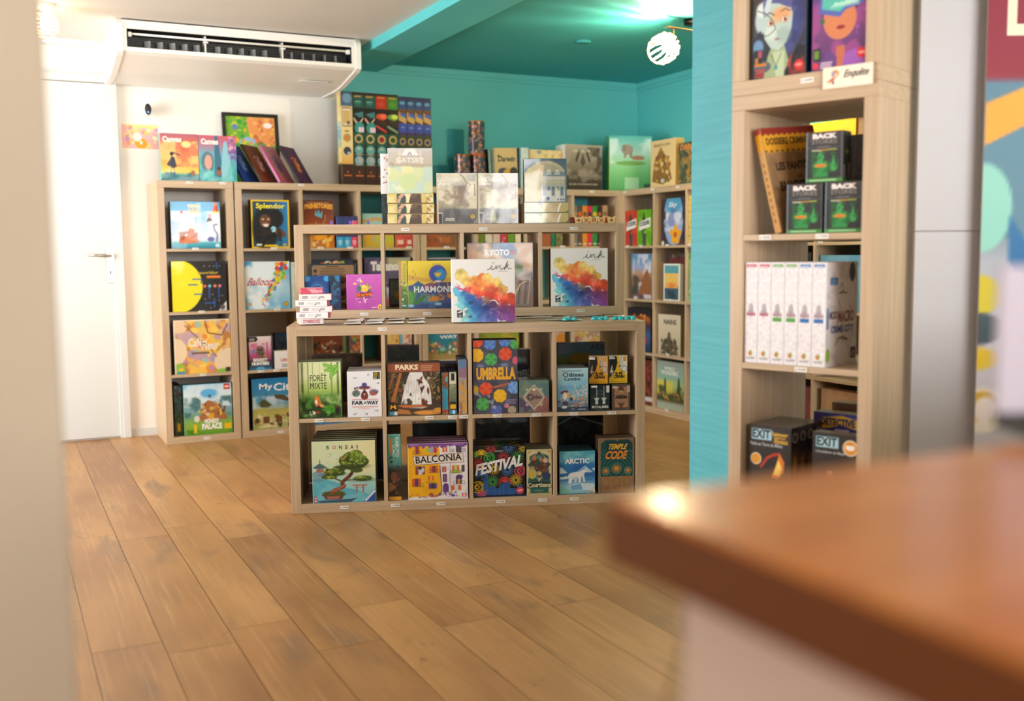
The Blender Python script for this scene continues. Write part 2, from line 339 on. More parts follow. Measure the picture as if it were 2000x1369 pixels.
def kallax(name, fr_, s0, d0, z0, cols, rows, full, label, group=None, tags=(), depth=0.385, texts=()):
    o = empty(name, to_world(fr_, s0, d0, z0), FR[fr_][1]); tag(o, label, 'shelf unit', group)
    Wd = 2 * T_ + cols * C_ + (cols - 1) * I_; H = 2 * T_ + rows * C_ + (rows - 1) * I_
    e = 0.0012
    if full == 'side':
        sides = (0, H); tops = (T_, Wd - T_)
    else:
        sides = (T_, H - T_); tops = (0, Wd)
    for x in (0, Wd - T_): MB().box(x, x + T_, 0, depth, sides[0], sides[1], e).build('side_panel', M['wood_z'], o)
    MB().box(tops[0] , tops[1], 0, depth, H - T_, H, e).build('top_panel', M['wood_x'], o)
    MB().box(tops[0], tops[1], 0, depth, 0, T_, e).build('bottom_panel', M['wood_x'], o)
    for c in range(1, cols):
        x = T_ + c * C_ + (c - 1) * I_; MB().box(x, x + I_, 0.001, depth - 0.001, T_, H - T_, 0.0008).build('divider', M['wood_z'], o)
    for c in range(cols):
        x = T_ + c * (C_ + I_)
        for r in range(1, rows):
            z = T_ + r * C_ + (r - 1) * I_; MB().box(x, x + C_, 0.001, depth - 0.001, z, z + I_, 0.0008).build('shelf', M['wood_x'], o)
    for i, (s, z) in enumerate(tags):
        price_tag(o, fr_, s - s0, z - z0, (texts[i] if i < len(texts) else ['24,90€', '19,90€', '39,90€', '14,90€'][i % 4]))
    return o
tF = [(0.119, 0.383), (0.306, 0.383), (0.565, 0.383), (0.66, 0.383), (0.707, 0.383), (0.845, 0.383), (1.009, 0.383), (1.166, 0.383), (1.327, 0.383), (0.213, 0.021), (0.42, 0.022), (0.607, 0.022), (0.856, 0.022), (1.032, 0.022), (1.167, 0.022), (0.381, 0.751)]
kallax('shelf_unit', 'F', 0, 0, 0, 4, 2, 'side', 'low two-row oak cube shelf on the floor at the front of the middle island', None, tF, 0.385, ['34,90€', '24,90€', '46,90€', '22,90€', '34,90€', '23,90€', '14,90€', '22,90€', '14,90€', '35,90€', '36,90€', '34,90€', '19,90€', '19,90€', '24,90€', '11,99€'])
kallax('shelf_unit', 'G', 0, 0, 0, 4, 2, 'side', 'low oak cube shelf back to back behind the front floor shelf, carrying the upper tier', None, (), 0.385)
kallax('shelf_unit', 'U', 0, 0, 0.7705, 4, 1, 'side', 'single-row open oak cube shelf set on top of the middle island', None, [(0.297, 0.79), (0.575, 0.788), (1.268, 0.79), (0.484, 1.161), (0.83, 1.161), (1.239, 1.161)], 0.385)
kallax('shelf_unit', 'A', 0, 0.0, 0, 1, 4, 'top', 'tall narrow oak shelf of four stacked cubes beside the white door', None, [(0.176, 1.461), (0.357, 1.461), (0.195, 1.094), (0.216, 0.741), (0.211, 0.384), (0.22, 0.02)])
kallax('shelf_unit', 'A', 0.4215, 0.0, 0, 3, 4, 'top', 'tall oak cube shelf three cubes wide against the back wall, next to the narrow one', None, [(0.805, 1.461), (0.635, 1.094), (0.643, 0.741), (0.538, 0.384), (0.628, 0.384), (0.641, 0.02), (0.911, 1.095), (1.092, 1.095), (1.467, 1.095)])
kallax('shelf_unit', 'A', 1.5455, 0.0, 0, 4, 4, 'top', 'tall oak cube shelf four cubes wide against the teal back wall, reaching the corner', None, [(1.717, 1.095), (2.549, 1.095), (2.775, 1.459)])
kallax('shelf_unit', 'D', 0.0, 0.006, 0, 4, 4, 'top', 'tall oak cube shelf along the teal right wall, meeting the corner', None, [(0.045, 1.457), (0.371, 1.457), (0.648, 1.455), (0.078, 1.094), (0.239, 1.094), (0.541, 1.096), (0.774, 1.096), (0.179, 0.749), (0.587, 0.748), (0.55, 0.40), (0.543, 0.04)])
kallax('shelf_unit', 'D', 1.4715, 0.006, 0, 4, 4, 'top', 'second oak cube shelf along the right wall, seen through the narrow shelf by the pier', None, [(2.0, 0.741), (2.3, 0.741), (1.9, 1.094)])
kallax('shelf_unit', 'E', 0, 0, 0, 1, 4, 'top', 'tall narrow oak shelf beside the teal pier, lower of the two stacked', None, [(0.107, 1.087), (0.27, 1.087), (0.217, 0.735)])
kallax('shelf_unit', 'E', 0.0, 0, 1.4705, 1, 2, 'top', 'oak cube shelf stacked on top of the narrow shelf by the teal pier', None, [(0.221, 1.49)])

# ------------------------------------------------------------------ printed covers: painted per vertex, in the box's own coordinates
def sstep(x): x = np.clip(x, 0, 1); return x * x * (3 - 2 * x)
class Art:
    def __init__(s, w, h, cell, bg='888888'):
        s.nx = max(3, int(w / cell) + 1); s.ny = max(3, int(h / cell) + 1); s.k = h / w
        s.X, s.Y = np.meshgrid(np.linspace(0, 1, s.nx), np.linspace(0, 1, s.ny)); s.P = s.Y * s.k
        s.px = 1.0 / s.nx; s.c = np.ones((s.ny, s.nx, 3)) * hx(bg)
    def mix(s, m, c): s.c += np.clip(m, 0, 1)[..., None] * (hx(c) - s.c); return s
    def v(s, *st):
        ys = [a for a, _ in st]; cs = np.array([hx(c) for _, c in st]); s.c = np.stack([np.interp(s.Y, ys, cs[:, i]) for i in range(3)], -1); return s
    def h(s, *st):
        ys = [a for a, _ in st]; cs = np.array([hx(c) for _, c in st]); s.c = np.stack([np.interp(s.X, ys, cs[:, i]) for i in range(3)], -1); return s
    def _e(s, cx, cy, rx, ry, rot=0):
        dx, dy = s.X - cx, s.P - cy * s.k; a = R(rot); u = dx * math.cos(a) + dy * math.sin(a); w = -dx * math.sin(a) + dy * math.cos(a)
        return np.sqrt((u / rx) ** 2 + (w / ry) ** 2), u, w
    def e(s, cx, cy, rx, ry=None, c='ffffff', soft=0.0, rot=0, op=1.0):   # radii in widths
        ry = ry or rx; d, _, _ = s._e(cx, cy, rx, ry, rot); w = max(s.px, soft) / min(rx, ry)
        return s.mix(op * np.clip((1 - d) / w + 0.5, 0, 1), c)
    def ring(s, cx, cy, r, w, c, ry=None, op=1.0):
        ry = ry or r; d, _, _ = s._e(cx, cy, r, ry); return s.mix(op * np.clip((w / 2 - np.abs(d - 1) * r) / s.px + 0.5, 0, 1), c)
    def r(s, x0, y0, x1, y1, c, op=1.0):
        m = np.clip((s.X - x0) / s.px + 0.5, 0, 1) * np.clip((x1 - s.X) / s.px + 0.5, 0, 1) * np.clip((s.Y - y0) * s.k / s.px + 0.5, 0, 1) * np.clip((y1 - s.Y) * s.k / s.px + 0.5, 0, 1)
        return s.mix(op * m, c)
    def p(s, pts, c, op=1.0):
        ins = np.zeros(s.X.shape, bool); dm = np.full(s.X.shape, 9.0); n = len(pts)
        for i in range(n):
            (ax, ay), (bx, by) = pts[i], pts[(i + 1) % n]; ay *= s.k; by *= s.k
            if ay != by:
                cnd = ((ay > s.P) != (by > s.P)) & (s.X < (bx - ax) * (s.P - ay) / (by - ay) + ax); ins ^= cnd
            L2 = (bx - ax) ** 2 + (by - ay) ** 2 + 1e-9; t = np.clip(((s.X - ax) * (bx - ax) + (s.P - ay) * (by - ay)) / L2, 0, 1)
            dm = np.minimum(dm, np.hypot(s.X - ax - t * (bx - ax), s.P - ay - t * (by - ay)))
        return s.mix(op * np.clip(np.where(ins, dm, -dm) / s.px + 0.5, 0, 1), c)
    def l(s, pts, w, c, op=1.0):
        dm = np.full(s.X.shape, 9.0)
        for (ax, ay), (bx, by) in zip(pts[:-1], pts[1:]):
            ay *= s.k; by *= s.k; L2 = (bx - ax) ** 2 + (by - ay) ** 2 + 1e-9; t = np.clip(((s.X - ax) * (bx - ax) + (s.P - ay) * (by - ay)) / L2, 0, 1)
            dm = np.minimum(dm, np.hypot(s.X - ax - t * (bx - ax), s.P - ay - t * (by - ay)))
        return s.mix(op * np.clip((w / 2 - dm) / s.px + 0.5, 0, 1), c)
    def noise(s, sc, seed=0, det=3, sx=1.0, sy=1.0):
        rg = np.random.RandomState(seed); out = 0; amp = 1.0; tot = 0
        for o in range(det):
            g = rg.rand(64, 64); x = s.X * sc * sx + 3.1; y = s.P * sc * sy + 1.7; xi = np.floor(x).astype(int); yi = np.floor(y).astype(int); fx = sstep(x - xi); fy = sstep(y - yi)
            q_ = lambda a, b_: g[(yi + b_) % 64, (xi + a) % 64]
            out = out + amp * ((q_(0, 0) * (1 - fx) + q_(1, 0) * fx) * (1 - fy) + (q_(0, 1) * (1 - fx) + q_(1, 1) * fx) * fy); tot += amp; amp *= 0.5; sc *= 2
        return out / tot
    def n(s, c, sc=5, th=0.5, soft=0.1, seed=0, op=1.0, box=None, sx=1.0, sy=1.0):
        m = sstep((s.noise(sc, seed, 3, sx, sy) - th + soft) / (2 * soft))
        if box: m = m * np.clip((s.X - box[0]) / .04 + .5, 0, 1) * np.clip((box[2] - s.X) / .04 + .5, 0, 1) * np.clip((s.Y - box[1]) / .04 + .5, 0, 1) * np.clip((box[3] - s.Y) / .04 + .5, 0, 1)
        return s.mix(op * m, c)
    def sp(s, k, x0, y0, x1, y1, r0, r1, cols, seed=1, el=1.0, op=0.9):
        g = random.Random(seed)
        for _ in range(k):
            r = g.uniform(r0, r1); s.e(g.uniform(x0, x1), g.uniform(y0, y1), r, r * g.uniform(0.5, 1.0) * el, g.choice(cols), rot=g.uniform(0, 180), op=op)
        return s
    def bars(s, x0, y0, x1, y1, n_, c, gap=0.5, seed=3):   # rows of small print
        g = random.Random(seed); hgt = (y1 - y0) / n_
        for i in range(n_):
            a = x0 + g.uniform(0, 0.08) * (x1 - x0); b_ = x1 - g.uniform(0, 0.15) * (x1 - x0); s.r(a, y0 + i * hgt, b_, y0 + (i + gap) * hgt, c)
        return s
def grid(mb_v, mb_f, mb_c, art, O, U, V):
    """append the painted sheet spanned by U (width) and V (height) from O"""
    ny, nx = art.ny, art.nx; k = len(mb_v) and sum(len(a) for a in mb_v)
    u = np.linspace(0, 1, nx); v = np.linspace(0, 1, ny); G = np.array(O)[None, None] + u[None, :, None] * np.array(U)[None, None] + v[:, None, None] * np.array(V)[None, None]
    mb_v.append(G.reshape(-1, 3)); i = np.arange(ny * nx).reshape(ny, nx) + k
    mb_f.append(np.stack([i[:-1, :-1], i[:-1, 1:], i[1:, 1:], i[1:, :-1]], -1).reshape(-1, 4)); mb_c.append(art.c.reshape(-1, 3))
def box_mesh(name, w, h, t, art, side, top, m, left=None, right=None, topart=None, lid=None):
    V, F, Cc = [], [], []; ch = min(0.0012, w * 0.05)
    grid(V, F, Cc, art, (ch, 0, ch), (w - 2 * ch, 0, 0), (0, 0, h - 2 * ch))
    def quad(pts, c):
        k = sum(len(a) for a in V); V.append(np.array(pts, float)); F.append(np.array([[k, k + 1, k + 2, k + 3]])); Cc.append(np.ones((4, 1)) * hx(c))
    y0 = ch
    # chamfer takes the colours of the cover's edge
    e = art.c
    quad([(0, y0, 0), (w, y0, 0), (w - ch, 0, ch), (ch, 0, ch)], e[0].mean(0)); quad([(ch, 0, h - ch), (w - ch, 0, h - ch), (w, y0, h), (0, y0, h)], e[-1].mean(0))
    quad([(0, y0, 0), (ch, 0, ch), (ch, 0, h - ch), (0, y0, h)], e[:, 0].mean(0)); quad([(w - ch, 0, ch), (w, y0, 0), (w, y0, h), (w - ch, 0, h - ch)], e[:, -1].mean(0))
    if left is not None: grid(V, F, Cc, left, (0, t, 0), (0, y0 - t, 0), (0, 0, h))
    else: quad([(0, t, 0), (0, y0, 0), (0, y0, h), (0, t, h)], side)
    if right is not None: grid(V, F, Cc, right, (w, y0, 0), (0, t - y0, 0), (0, 0, h))
    else: quad([(w, y0, 0), (w, t, 0), (w, t, h), (w, y0, h)], side)
    if topart is not None: grid(V, F, Cc, topart, (0, y0, h), (w, 0, 0), (0, t - y0, 0))
    else: quad([(0, y0, h), (w, y0, h), (w, t, h), (0, t, h)], top)
    quad([(0, t, 0), (w, t, 0), (w, y0, 0), (0, y0, 0)], side); quad([(w, t, 0), (0, t, 0), (0, t, h), (w, t, h)], side)
    v = np.concatenate(V); f = np.concatenate(F); c = np.concatenate(Cc)
    me = bpy.data.meshes.new(name); me.vertices.add(len(v)); me.vertices.foreach_set('co', v.reshape(-1).astype(np.float32))
    me.loops.add(len(f) * 4); me.loops.foreach_set('vertex_index', f.reshape(-1).astype(np.int32)); me.polygons.add(len(f))
    me.polygons.foreach_set('loop_start', np.arange(len(f), dtype=np.int32) * 4); me.update(calc_edges=True)
    at = me.color_attributes.new('Col', 'FLOAT_COLOR', 'POINT'); at.data.foreach_set('color', np.concatenate([s2l(c), np.ones((len(c), 1))], 1).reshape(-1).astype(np.float32))
    me.materials.append(m); return me
NAMEC = {}
def dup(root, loc, rot=None, label=None):
    r = root.copy(); COL.objects.link(r); r.location = loc
    if rot is not None: r.rotation_euler = rot
    if label: r['label'] = label
    for ch in root.children:
        c = ch.copy(); COL.objects.link(c); c.parent = r
    return r
def game(fr_, s, d, z, w, h, t, art, label, cat='board game', name='board_game_box', text=(), side='cccccc', top=None, m='wrap', cell=None, rot=0, tilt=0, roll=0, copies=0,
         clabel=None, group=None, left=None, right=None, topart=None, base=None, jit=0.0, cdy=None, tname='title_lettering'):
    """a printed box; art(A) paints its cover; text = (string, x0,y0,x1,y1,colour[,opts]) in cover fractions"""
    cell = cell or CELL[fr_]
    A = Art(w, h, cell); art(A)
    def sub(fn, ww):
        if fn is None: return None
        q_ = Art(ww, h, cell); fn(q_); return q_
    ta = None
    if topart: ta = Art(w, t, cell); topart(ta)
    me = box_mesh(name, w, h, t * (0.8 if base else 1), A, side, top or side, M[m], sub(left, t), sub(right, t), ta)
    o = bpy.data.objects.new(name, me); COL.objects.link(o)
    a = FR[fr_][1]; o.location = to_world(fr_, s, d, z)
    o.rotation_euler = (R(tilt), R(roll), a + R(rot))
    tag(o, label, cat, group)
    if base: MB().box(0.0012, w - 0.0012, t * 0.8, t, 0.0012, h - 0.0012, 0, base).build('box_base', M[m], o)
    if text:
        tb = MB()
        for tx in text:
            opt = tx[6] if len(tx) > 6 else {}
            put_text(tb, text_geo(tx[0], opt.get('b', True)), tx[1] * w, tx[2] * h, tx[3] * w, tx[4] * h, -0.0004, tx[5], opt.get('sh', 0), opt.get('rot', 0), opt.get('arc', 0))
        tb.build(tname, M[m], o)
    g = random.Random(hash(label) % 999 if False else len(label) * 7 + copies)
    for k in range(1, copies + 1):
        dy = (cdy or (t + 0.0008)) * k
        dup(o, to_world(fr_, s + g.uniform(-jit, jit), d + dy, z), None, clabel)
    return o
CELL = {'F': 0.0021, 'G': 0.004, 'U': 0.0021, 'A': 0.0034, 'D': 0.0036, 'E': 0.0016}
# ------------------------------------------------------------------ cover paintings
def a_foret(a):
    a.v((0, '1b3312'), (.25, '2f5a1f'), (.38, '5d8a34'), (.5, 'a9c566'), (.75, 'dfe6b4'), (1, 'd8e2b0'))
    for x, w, c in ((.08, .05, '3d4a22'), (.22, .03, '6f8444'), (.33, .02, '8ba05c'), (.62, .02, '93a866'), (.78, .03, '647b40'), (.93, .05, '46592c'), (.5, .012, 'a6b77c')): a.r(x - w / 2, .35, x + w / 2, 1, c, .75)
    a.n('e9efc4', 3, .62, .15, 4, .5); a.n('16300e', 5, .5, .12, 2, .8, (0, 0, 1, .36)); a.n('4f8a2a', 8, .55, .1, 8, .8, (0, 0, 1, .42)); a.n('a6c96a', 14, .66, .06, 9, .7, (.4, .12, 1, .42))
    for (x, y, r) in ((.82, .9, 25), (.74, .86, 5), (.88, .84, 60), (.7, .93, -20), (.78, .78, 80)): a.e(x, y, .13, .045, '6fae3e', rot=r); a.e(x, y, .1, .02, '97cc62', rot=r)
    a.e(.44, .26, .075, .11, 'c96a2e', rot=25); a.e(.42, .34, .06, .055, 'd87a34'); a.p([(.37, .36), (.38, .42), (.42, .38)], 'd06a2a'); a.p([(.44, .38), (.48, .42), (.48, .36)], 'd06a2a'); a.e(.4, .285, .03, .06, 'efe0c8', rot=15); a.e(.54, .215, .07, .035, 'e39a5a', rot=-25); a.e(.46, .2, .03, .03, '2e1c14')
    a.e(.73, .16, .16, .1, '3f8a22', .06); a.sp(18, .5, .05, 1, .2, .02, .05, ['5ea531', '7bbf47', '2f6b1c'], 5, .5); a.e(.43, .1, .07, .03, '9a3a22'); a.p([(.3, .13), (.36, .12), (.39, .07), (.33, .06)], 'dfe2c8'); a.e(.9, .13, .05, .1, '1c1712'); a.e(.87, .19, .04, .03, '6a2218'); a.sp(20, .02, .02, .35, .12, .008, .02, ['c9cdb4', '8a9a6a'], 6)
def a_faraway(a):
    a.v((0, 'e6e8f0'), (1, 'f0f1f6'))
    a.e(.5, .46, .11, .12, '7b3a3a'); a.e(.5, .5, .09, .1, '6a3040'); a.e(.5, .52, .03, .08, 'd8a03c'); a.e(.5, .63, .17, .035, 'b5452e'); a.e(.5, .655, .17, .04, '5d3f66'); a.e(.5, .71, .075, .06, '4d4a86'); a.r(.47, .52, .53, .6, '2f2233')
    a.e(.25, .52, .12, .1, '5c7d74'); a.sp(20, .14, .46, .35, .66, .015, .035, ['3f6a5c', '8a4a3a', 'b7a25a', '4d5b7d'], 3); a.e(.77, .54, .13, .085, '7a6f9c'); a.e(.77, .51, .1, .06, 'a8524a'); a.sp(22, .65, .48, .9, .62, .012, .03, ['8f5160', '4a5584', 'c57a50'], 4)
    for x, y in ((.24, .86), (.64, .93), (.93, .73), (.2, .06), (.55, .06), (.85, .13)): a.sp(5, x - .05, y - .015, x + .05, y + .015, .012, .022, ['8f96a8', '6c7488'], int(x * 50))
    a.r(.13, .375, .9, .385, 'c4453a'); a.r(.13, .215, .9, .225, 'c4453a'); a.r(.3, .185, .75, .193, 'd98078'); a.r(.42, .165, .62, .172, 'd98078')
    a.r(.77, .83, .97, .985, '1a1a14'); a.bars(.79, .89, .9, .98, 3, 'c9b23c', .6); a.bars(.79, .84, .88, .885, 2, 'e6e6da', .6); a.bars(.91, .84, .96, .97, 4, '8f8a4a', .5)
def a_parks(a):
    a.v((0, '3f2f26'), (1, '463830')); a.n('6b5a36', 6, .55, .06, 3, .8); a.n('2e2822', 5, .55, .08, 5, .8); a.sp(60, .6, .3, 1, .82, .012, .04, ['a08a48', 'c79f4e', '6b6638'], 2, .4); a.sp(40, 0, .3, .28, .82, .012, .04, ['7a7442', 'a4552e', '56603a'], 4, .5)
    a.p([(.05, .27), (.13, .27), (.27, .82), (.22, .82)], 'b26a38'); a.p([(.0, .5), (.03, .5), (.14, .82), (.1, .82)], 'a05e34')
    w = 'e9e6e4'; a.p([(.42, .83), (.66, .83), (.68, .74), (.78, .6), (.82, .42), (.83, .2), (.24, .2), (.28, .4), (.33, .52), (.36, .68)], w)
    a.p([(.55, .7), (.64, .68), (.7, .55), (.64, .42), (.6, .55)], '5c2f26'); a.p([(.6, .7), (.66, .76), (.66, .68)], '7c3a2c'); a.p([(.62, .44), (.7, .3), (.76, .2), (.64, .2)], '6e3328'); a.p([(.75, .55), (.79, .5), (.78, .38), (.74, .45)], '6e3328'); a.p([(.24, .2), (.3, .31), (.4, .33), (.47, .26), (.44, .2)], '4b433e')
    a.p([(.36, .68), (.42, .83), (.46, .76), (.44, .66), (.5, .6), (.44, .6), (.38, .56)], 'dedad8'); [a.p([(x, y), (x + .03, y + .07), (x + .06, y)], '4b433e') for x, y in ((.33, .44), (.4, .38), (.56, .3), (.7, .24))]; a.n('f6f4f2', 9, .56, .05, 3, .8, (.3, .22, .8, .8))
    for x in (.36, .4, .45, .5, .55, .58): a.l([(x, .68), (x - .01, .42)], .006, '9c9894')
    for x in (.3, .52, .7, .79): a.l([(x, .5), (x, .24)], .005, 'b3afab')
    a.v_ = 0; a.r(0, 0, 1, .205, '4a3a30'); a.p([(.17, .2), (.6, .2), (.8, .17), (.3, .15)], 'cf7136'); a.p([(.35, .15), (.75, .16), (.65, .13)], 'd7d2cc'); a.e(.75, .05, .27, .045, 'cf8a3e'); a.e(.7, .045, .16, .03, 'e09a48'); a.e(.98, .1, .12, .04, 'd79640'); a.p([(.16, .03), (.45, .02), (.4, .1), (.2, .13)], 'b5743a')
    a.r(0, .84, 1, 1, '9a5238'); a.bars(.63, .865, .86, .98, 3, 'c99a7a', .4); a.r(.02, .1, .165, .24, '1d1914'); a.p([(.03, .13), (.05, .22), (.09, .18), (.13, .22), (.155, .13), (.12, .13), (.1, .17), (.09, .15), (.08, .17), (.06, .13)], 'f2b81c'); a.r(.02, .01, .11, .08, '3fa3c9'); a.r(.11, .01, .17, .08, 'dcebf0')
def umb(a, x, y, r, c, c2):
    n = 8; pts = [(x + r * math.cos(2 * math.pi * i / n + .3), y + r * math.sin(2 * math.pi * i / n + .3) / a.k) for i in range(n)]; a.p(pts, c)
    for i in range(0, n, 2): a.p([(x, y), pts[i], pts[(i + 1) % n]], c2, .55)
    for q_ in pts: a.l([(x, y), q_], .006, c2, .8)
def a_umbrella(a):
    a.v((0, '3f4152'), (1, '4a4858')); a.n('5b5a72', 4, .55, .1, 3, .7)
    B, Rr, Y, G = ('4a74c4', '6f9be0'), ('d8452a', 'ee6a44'), ('efb21c', 'f8cc42'), ('3a9a4a', '6cc073')
    for x, y, r, c in ((.08, .99, .15, Rr), (.38, .95, .14, B), (.72, .99, .14, B), (.96, .95, .13, G), (.08, .8, .16, Y), (.4, .74, .15, G), (.73, .81, .155, Rr), (.98, .72, .1, ('c85468', 'dd7585')), (.28, .34, .155, Rr), (.02, .33, .1, ('c79a2a', 'dcb544')), (.6, .24, .155, Y), (.92, .35, .15, ('5f95dc', '8fb9ee')), (.2, .13, .155, G), (.52, .04, .13, ('4d5fae', '6b7cc8')), (.87, .04, .1, ('9fb08a', 'c98a84'))): umb(a, x, y, r, *c)
    a.sp(14, .05, .05, .5, .28, .03, .06, ['a9b4cc', '8f9cb8'], 8, op=.6); umb(a, .2, .13, .15, *G); umb(a, .6, .24, .155, *Y); a.e(.75, .1, .06, .05, 'd07fa4'); a.bars(.72, .13, .98, .2, 3, 'b9a9d6', .3); a.bars(.08, .64, .24, .68, 2, '8aa9d8', .5); a.bars(.62, .64, .8, .69, 2, '8aa9d8', .5)
    a.r(.43, .655, .6, .66, '3f4152', 0); a.l([(.44, .36), (.8, .41)], .02, 'e8742c'); a.l([(.48, .345), (.6, .375), (.7, .36), (.78, .42)], .012, 'e8742c')
def a_codex(a):
    a.c[:] = hx('5f7a70'); a.r(0, 0, .5, .48, '574a66'); a.r(.5, .5, 1, 1, '54787a'); a.r(.5, 0, 1, .48, '96605e'); a.n('8a9a80', 4, .6, .1, 3, .4); a.n('6a3f4a', 5, .62, .1, 7, .5, (.5, 0, 1, .5))
    a.ring(.5, .48, .32, .012, 'e3d9ba'); a.p([(.5, .88), (.87, .48), (.5, .08), (.13, .48)], 'e3d9ba'); a.p([(.5, .85), (.84, .48), (.5, .11), (.16, .48)], '9a8378')
    for x, y in ((.26, .72), (.74, .72), (.26, .24), (.74, .24)): a.e(x, y, .04, None, 'e3d9ba'); a.e(x, y, .02, None, '54504a')
    a.e(.5, .72, .05, .04, 'efe6c8'); a.ring(.38, .48, .1, .03, '3b3442')
def a_combo(a):
    a.v((0, '3c5f86'), (.1, '56789c'), (.35, '7fb0d0'), (.55, '7fc0e2'), (.8, 'a8d4e8'), (1, 'bfe0ee')); a.n('5a9cc8', 4, .52, .12, 3, .5, (0, .3, 1, .6))
    a.sp(50, .48, .3, .98, .62, .02, .05, ['dfe6ec', 'c4cfd8', '8fb0bc', 'b9c7b4', 'e8c8b0'], 5); a.sp(60, .45, .1, .98, .36, .015, .035, ['d99a62', 'e6b47a', 'c9683e', 'e8cfa2', 'a84e36'], 6); a.r(0, 0, 1, .1, '34435a')
    a.e(.22, .28, .14, .14, '9db4c8'); a.e(.3, .38, .1, .11, 'e3a96a'); a.e(.22, .45, .13, .05, '6a3348', rot=15); a.e(.24, .36, .07, .12, 'e8e4da'); a.e(.38, .36, .04, .02, 'd98a50'); a.e(.25, .18, .11, .09, '4c3a5a'); a.e(.22, .1, .09, .05, 'd9dee4'); a.e(.44, .28, .05, .06, '2e3a58'); a.sp(16, .0, .1, .4, .3, .02, .05, ['2f4c78', '6a87a8', '3f3a5c'], 7); a.bars(.12, .93, .85, .955, 1, '5b7f98', .7); a.bars(.66, .035, .95, .055, 1, 'cfd8e2', .8); a.e(.5, .05, .07, .03, '6c7f98')
def a_crash(pale):
    def f(a):
        W_ = 'd9bba0' if pale else 'f1f0ec'; Y = 'e6a51c' if pale else 'f2c81c'; a.c[:] = hx(W_); a.r(0, 0, 1, .3, Y); a.p([(.45, 1), (.6, 1), (.55, .55), (.95, .35), (1, 0), (0, 0), (0, .3), (.3, .5)], Y); a.p([(0, .96), (.42, 1), (.46, .75), (.36, .5), (.18, .3), (0, .18)], '1a1616')
        a.p([(.05, .42), (.16, .68), (.24, .42), (.12, .3)], W_); a.e(.16, .33, .07, .08, '1a1616'); a.e(.17, .32, .04, .05, W_); a.p([(.14, .48), (.19, .58), (.2, .46)], '1a1616')
        a.e(.62, .62, .03, .05, '1a1616'); a.l([(.7, 1), (.55, .6), (.7, .4)], .02, '2a2422'); a.ring(.85, .52, .14, .015, '2a2422', .16); a.l([(.8, .95), (.7, .6)], .015, '2a2422'); a.r(.82, .8, .95, .98, 'd9a21c'); a.r(-.1, .88, .32, .96, 'f4f2ec'); a.r(.1, .04, .9, .055, 'a9761c')
    return f
def a_royaumes(a):
    a.v((0, '14201f'), (.5, '1c2c2e'), (1, '141c1e')); a.ring(.5, .7, .13, .015, '7d8c8c'); a.ring(.5, .7, .08, .012, '6a7a7c')
    for x in (.32, .7): a.l([(x, .95), (x, .45)], .035, 'b9c4c4'); a.p([(x - .16, .5), (x + .16, .5), (x + .06, .4), (x + .08, .25), (x - .08, .25), (x - .06, .4)], 'c9d2d2')
    a.r(.82, .7, .99, .97, 'd9dede'); a.r(.0, .9, .34, .98, 'e8ecec'); a.r(.3, .04, .65, .055, '8a9696'); a.bars(.05, .5, .3, .62, 3, '3a4c50', .3); a.bars(.75, .5, .98, .62, 3, '3a4c50', .3); a.r(0, 0, .03, 1, '0c1214')
def a_arena(a):
    a.c[:] = hx('5b4c44'); a.r(.14, .1, .9, .92, 'b07e5e'); a.e(.5, .82, .16, .13, '5e4030'); a.e(.5, .9, .08, .06, '7c2f24'); a.e(.5, .74, .13, .05, 'cbb48c'); a.e(.5, .52, .3, .13, '6e563f'); a.e(.5, .25, .16, .13, '5e4030'); a.e(.5, .12, .1, .06, '7c3a28'); a.e(.5, .28, .1, .05, 'cbb48c'); a.e(.5, .27, .05, .03, '3c2c24'); a.r(.02, .86, .3, .94, 'cfc8bc'); a.r(.82, .7, .99, .96, 'b9b0a2'); a.ring(.5, .5, .3, .015, '4c382a', .36)
def a_dark(c1, c2, seed, c3='c9c4b4'):
    def f(a): a.v((0, c1), (1, c2)); a.n(c3, 4, .66, .08, seed, .4); a.n(c1, 6, .5, .1, seed + 1, .7)
    return f
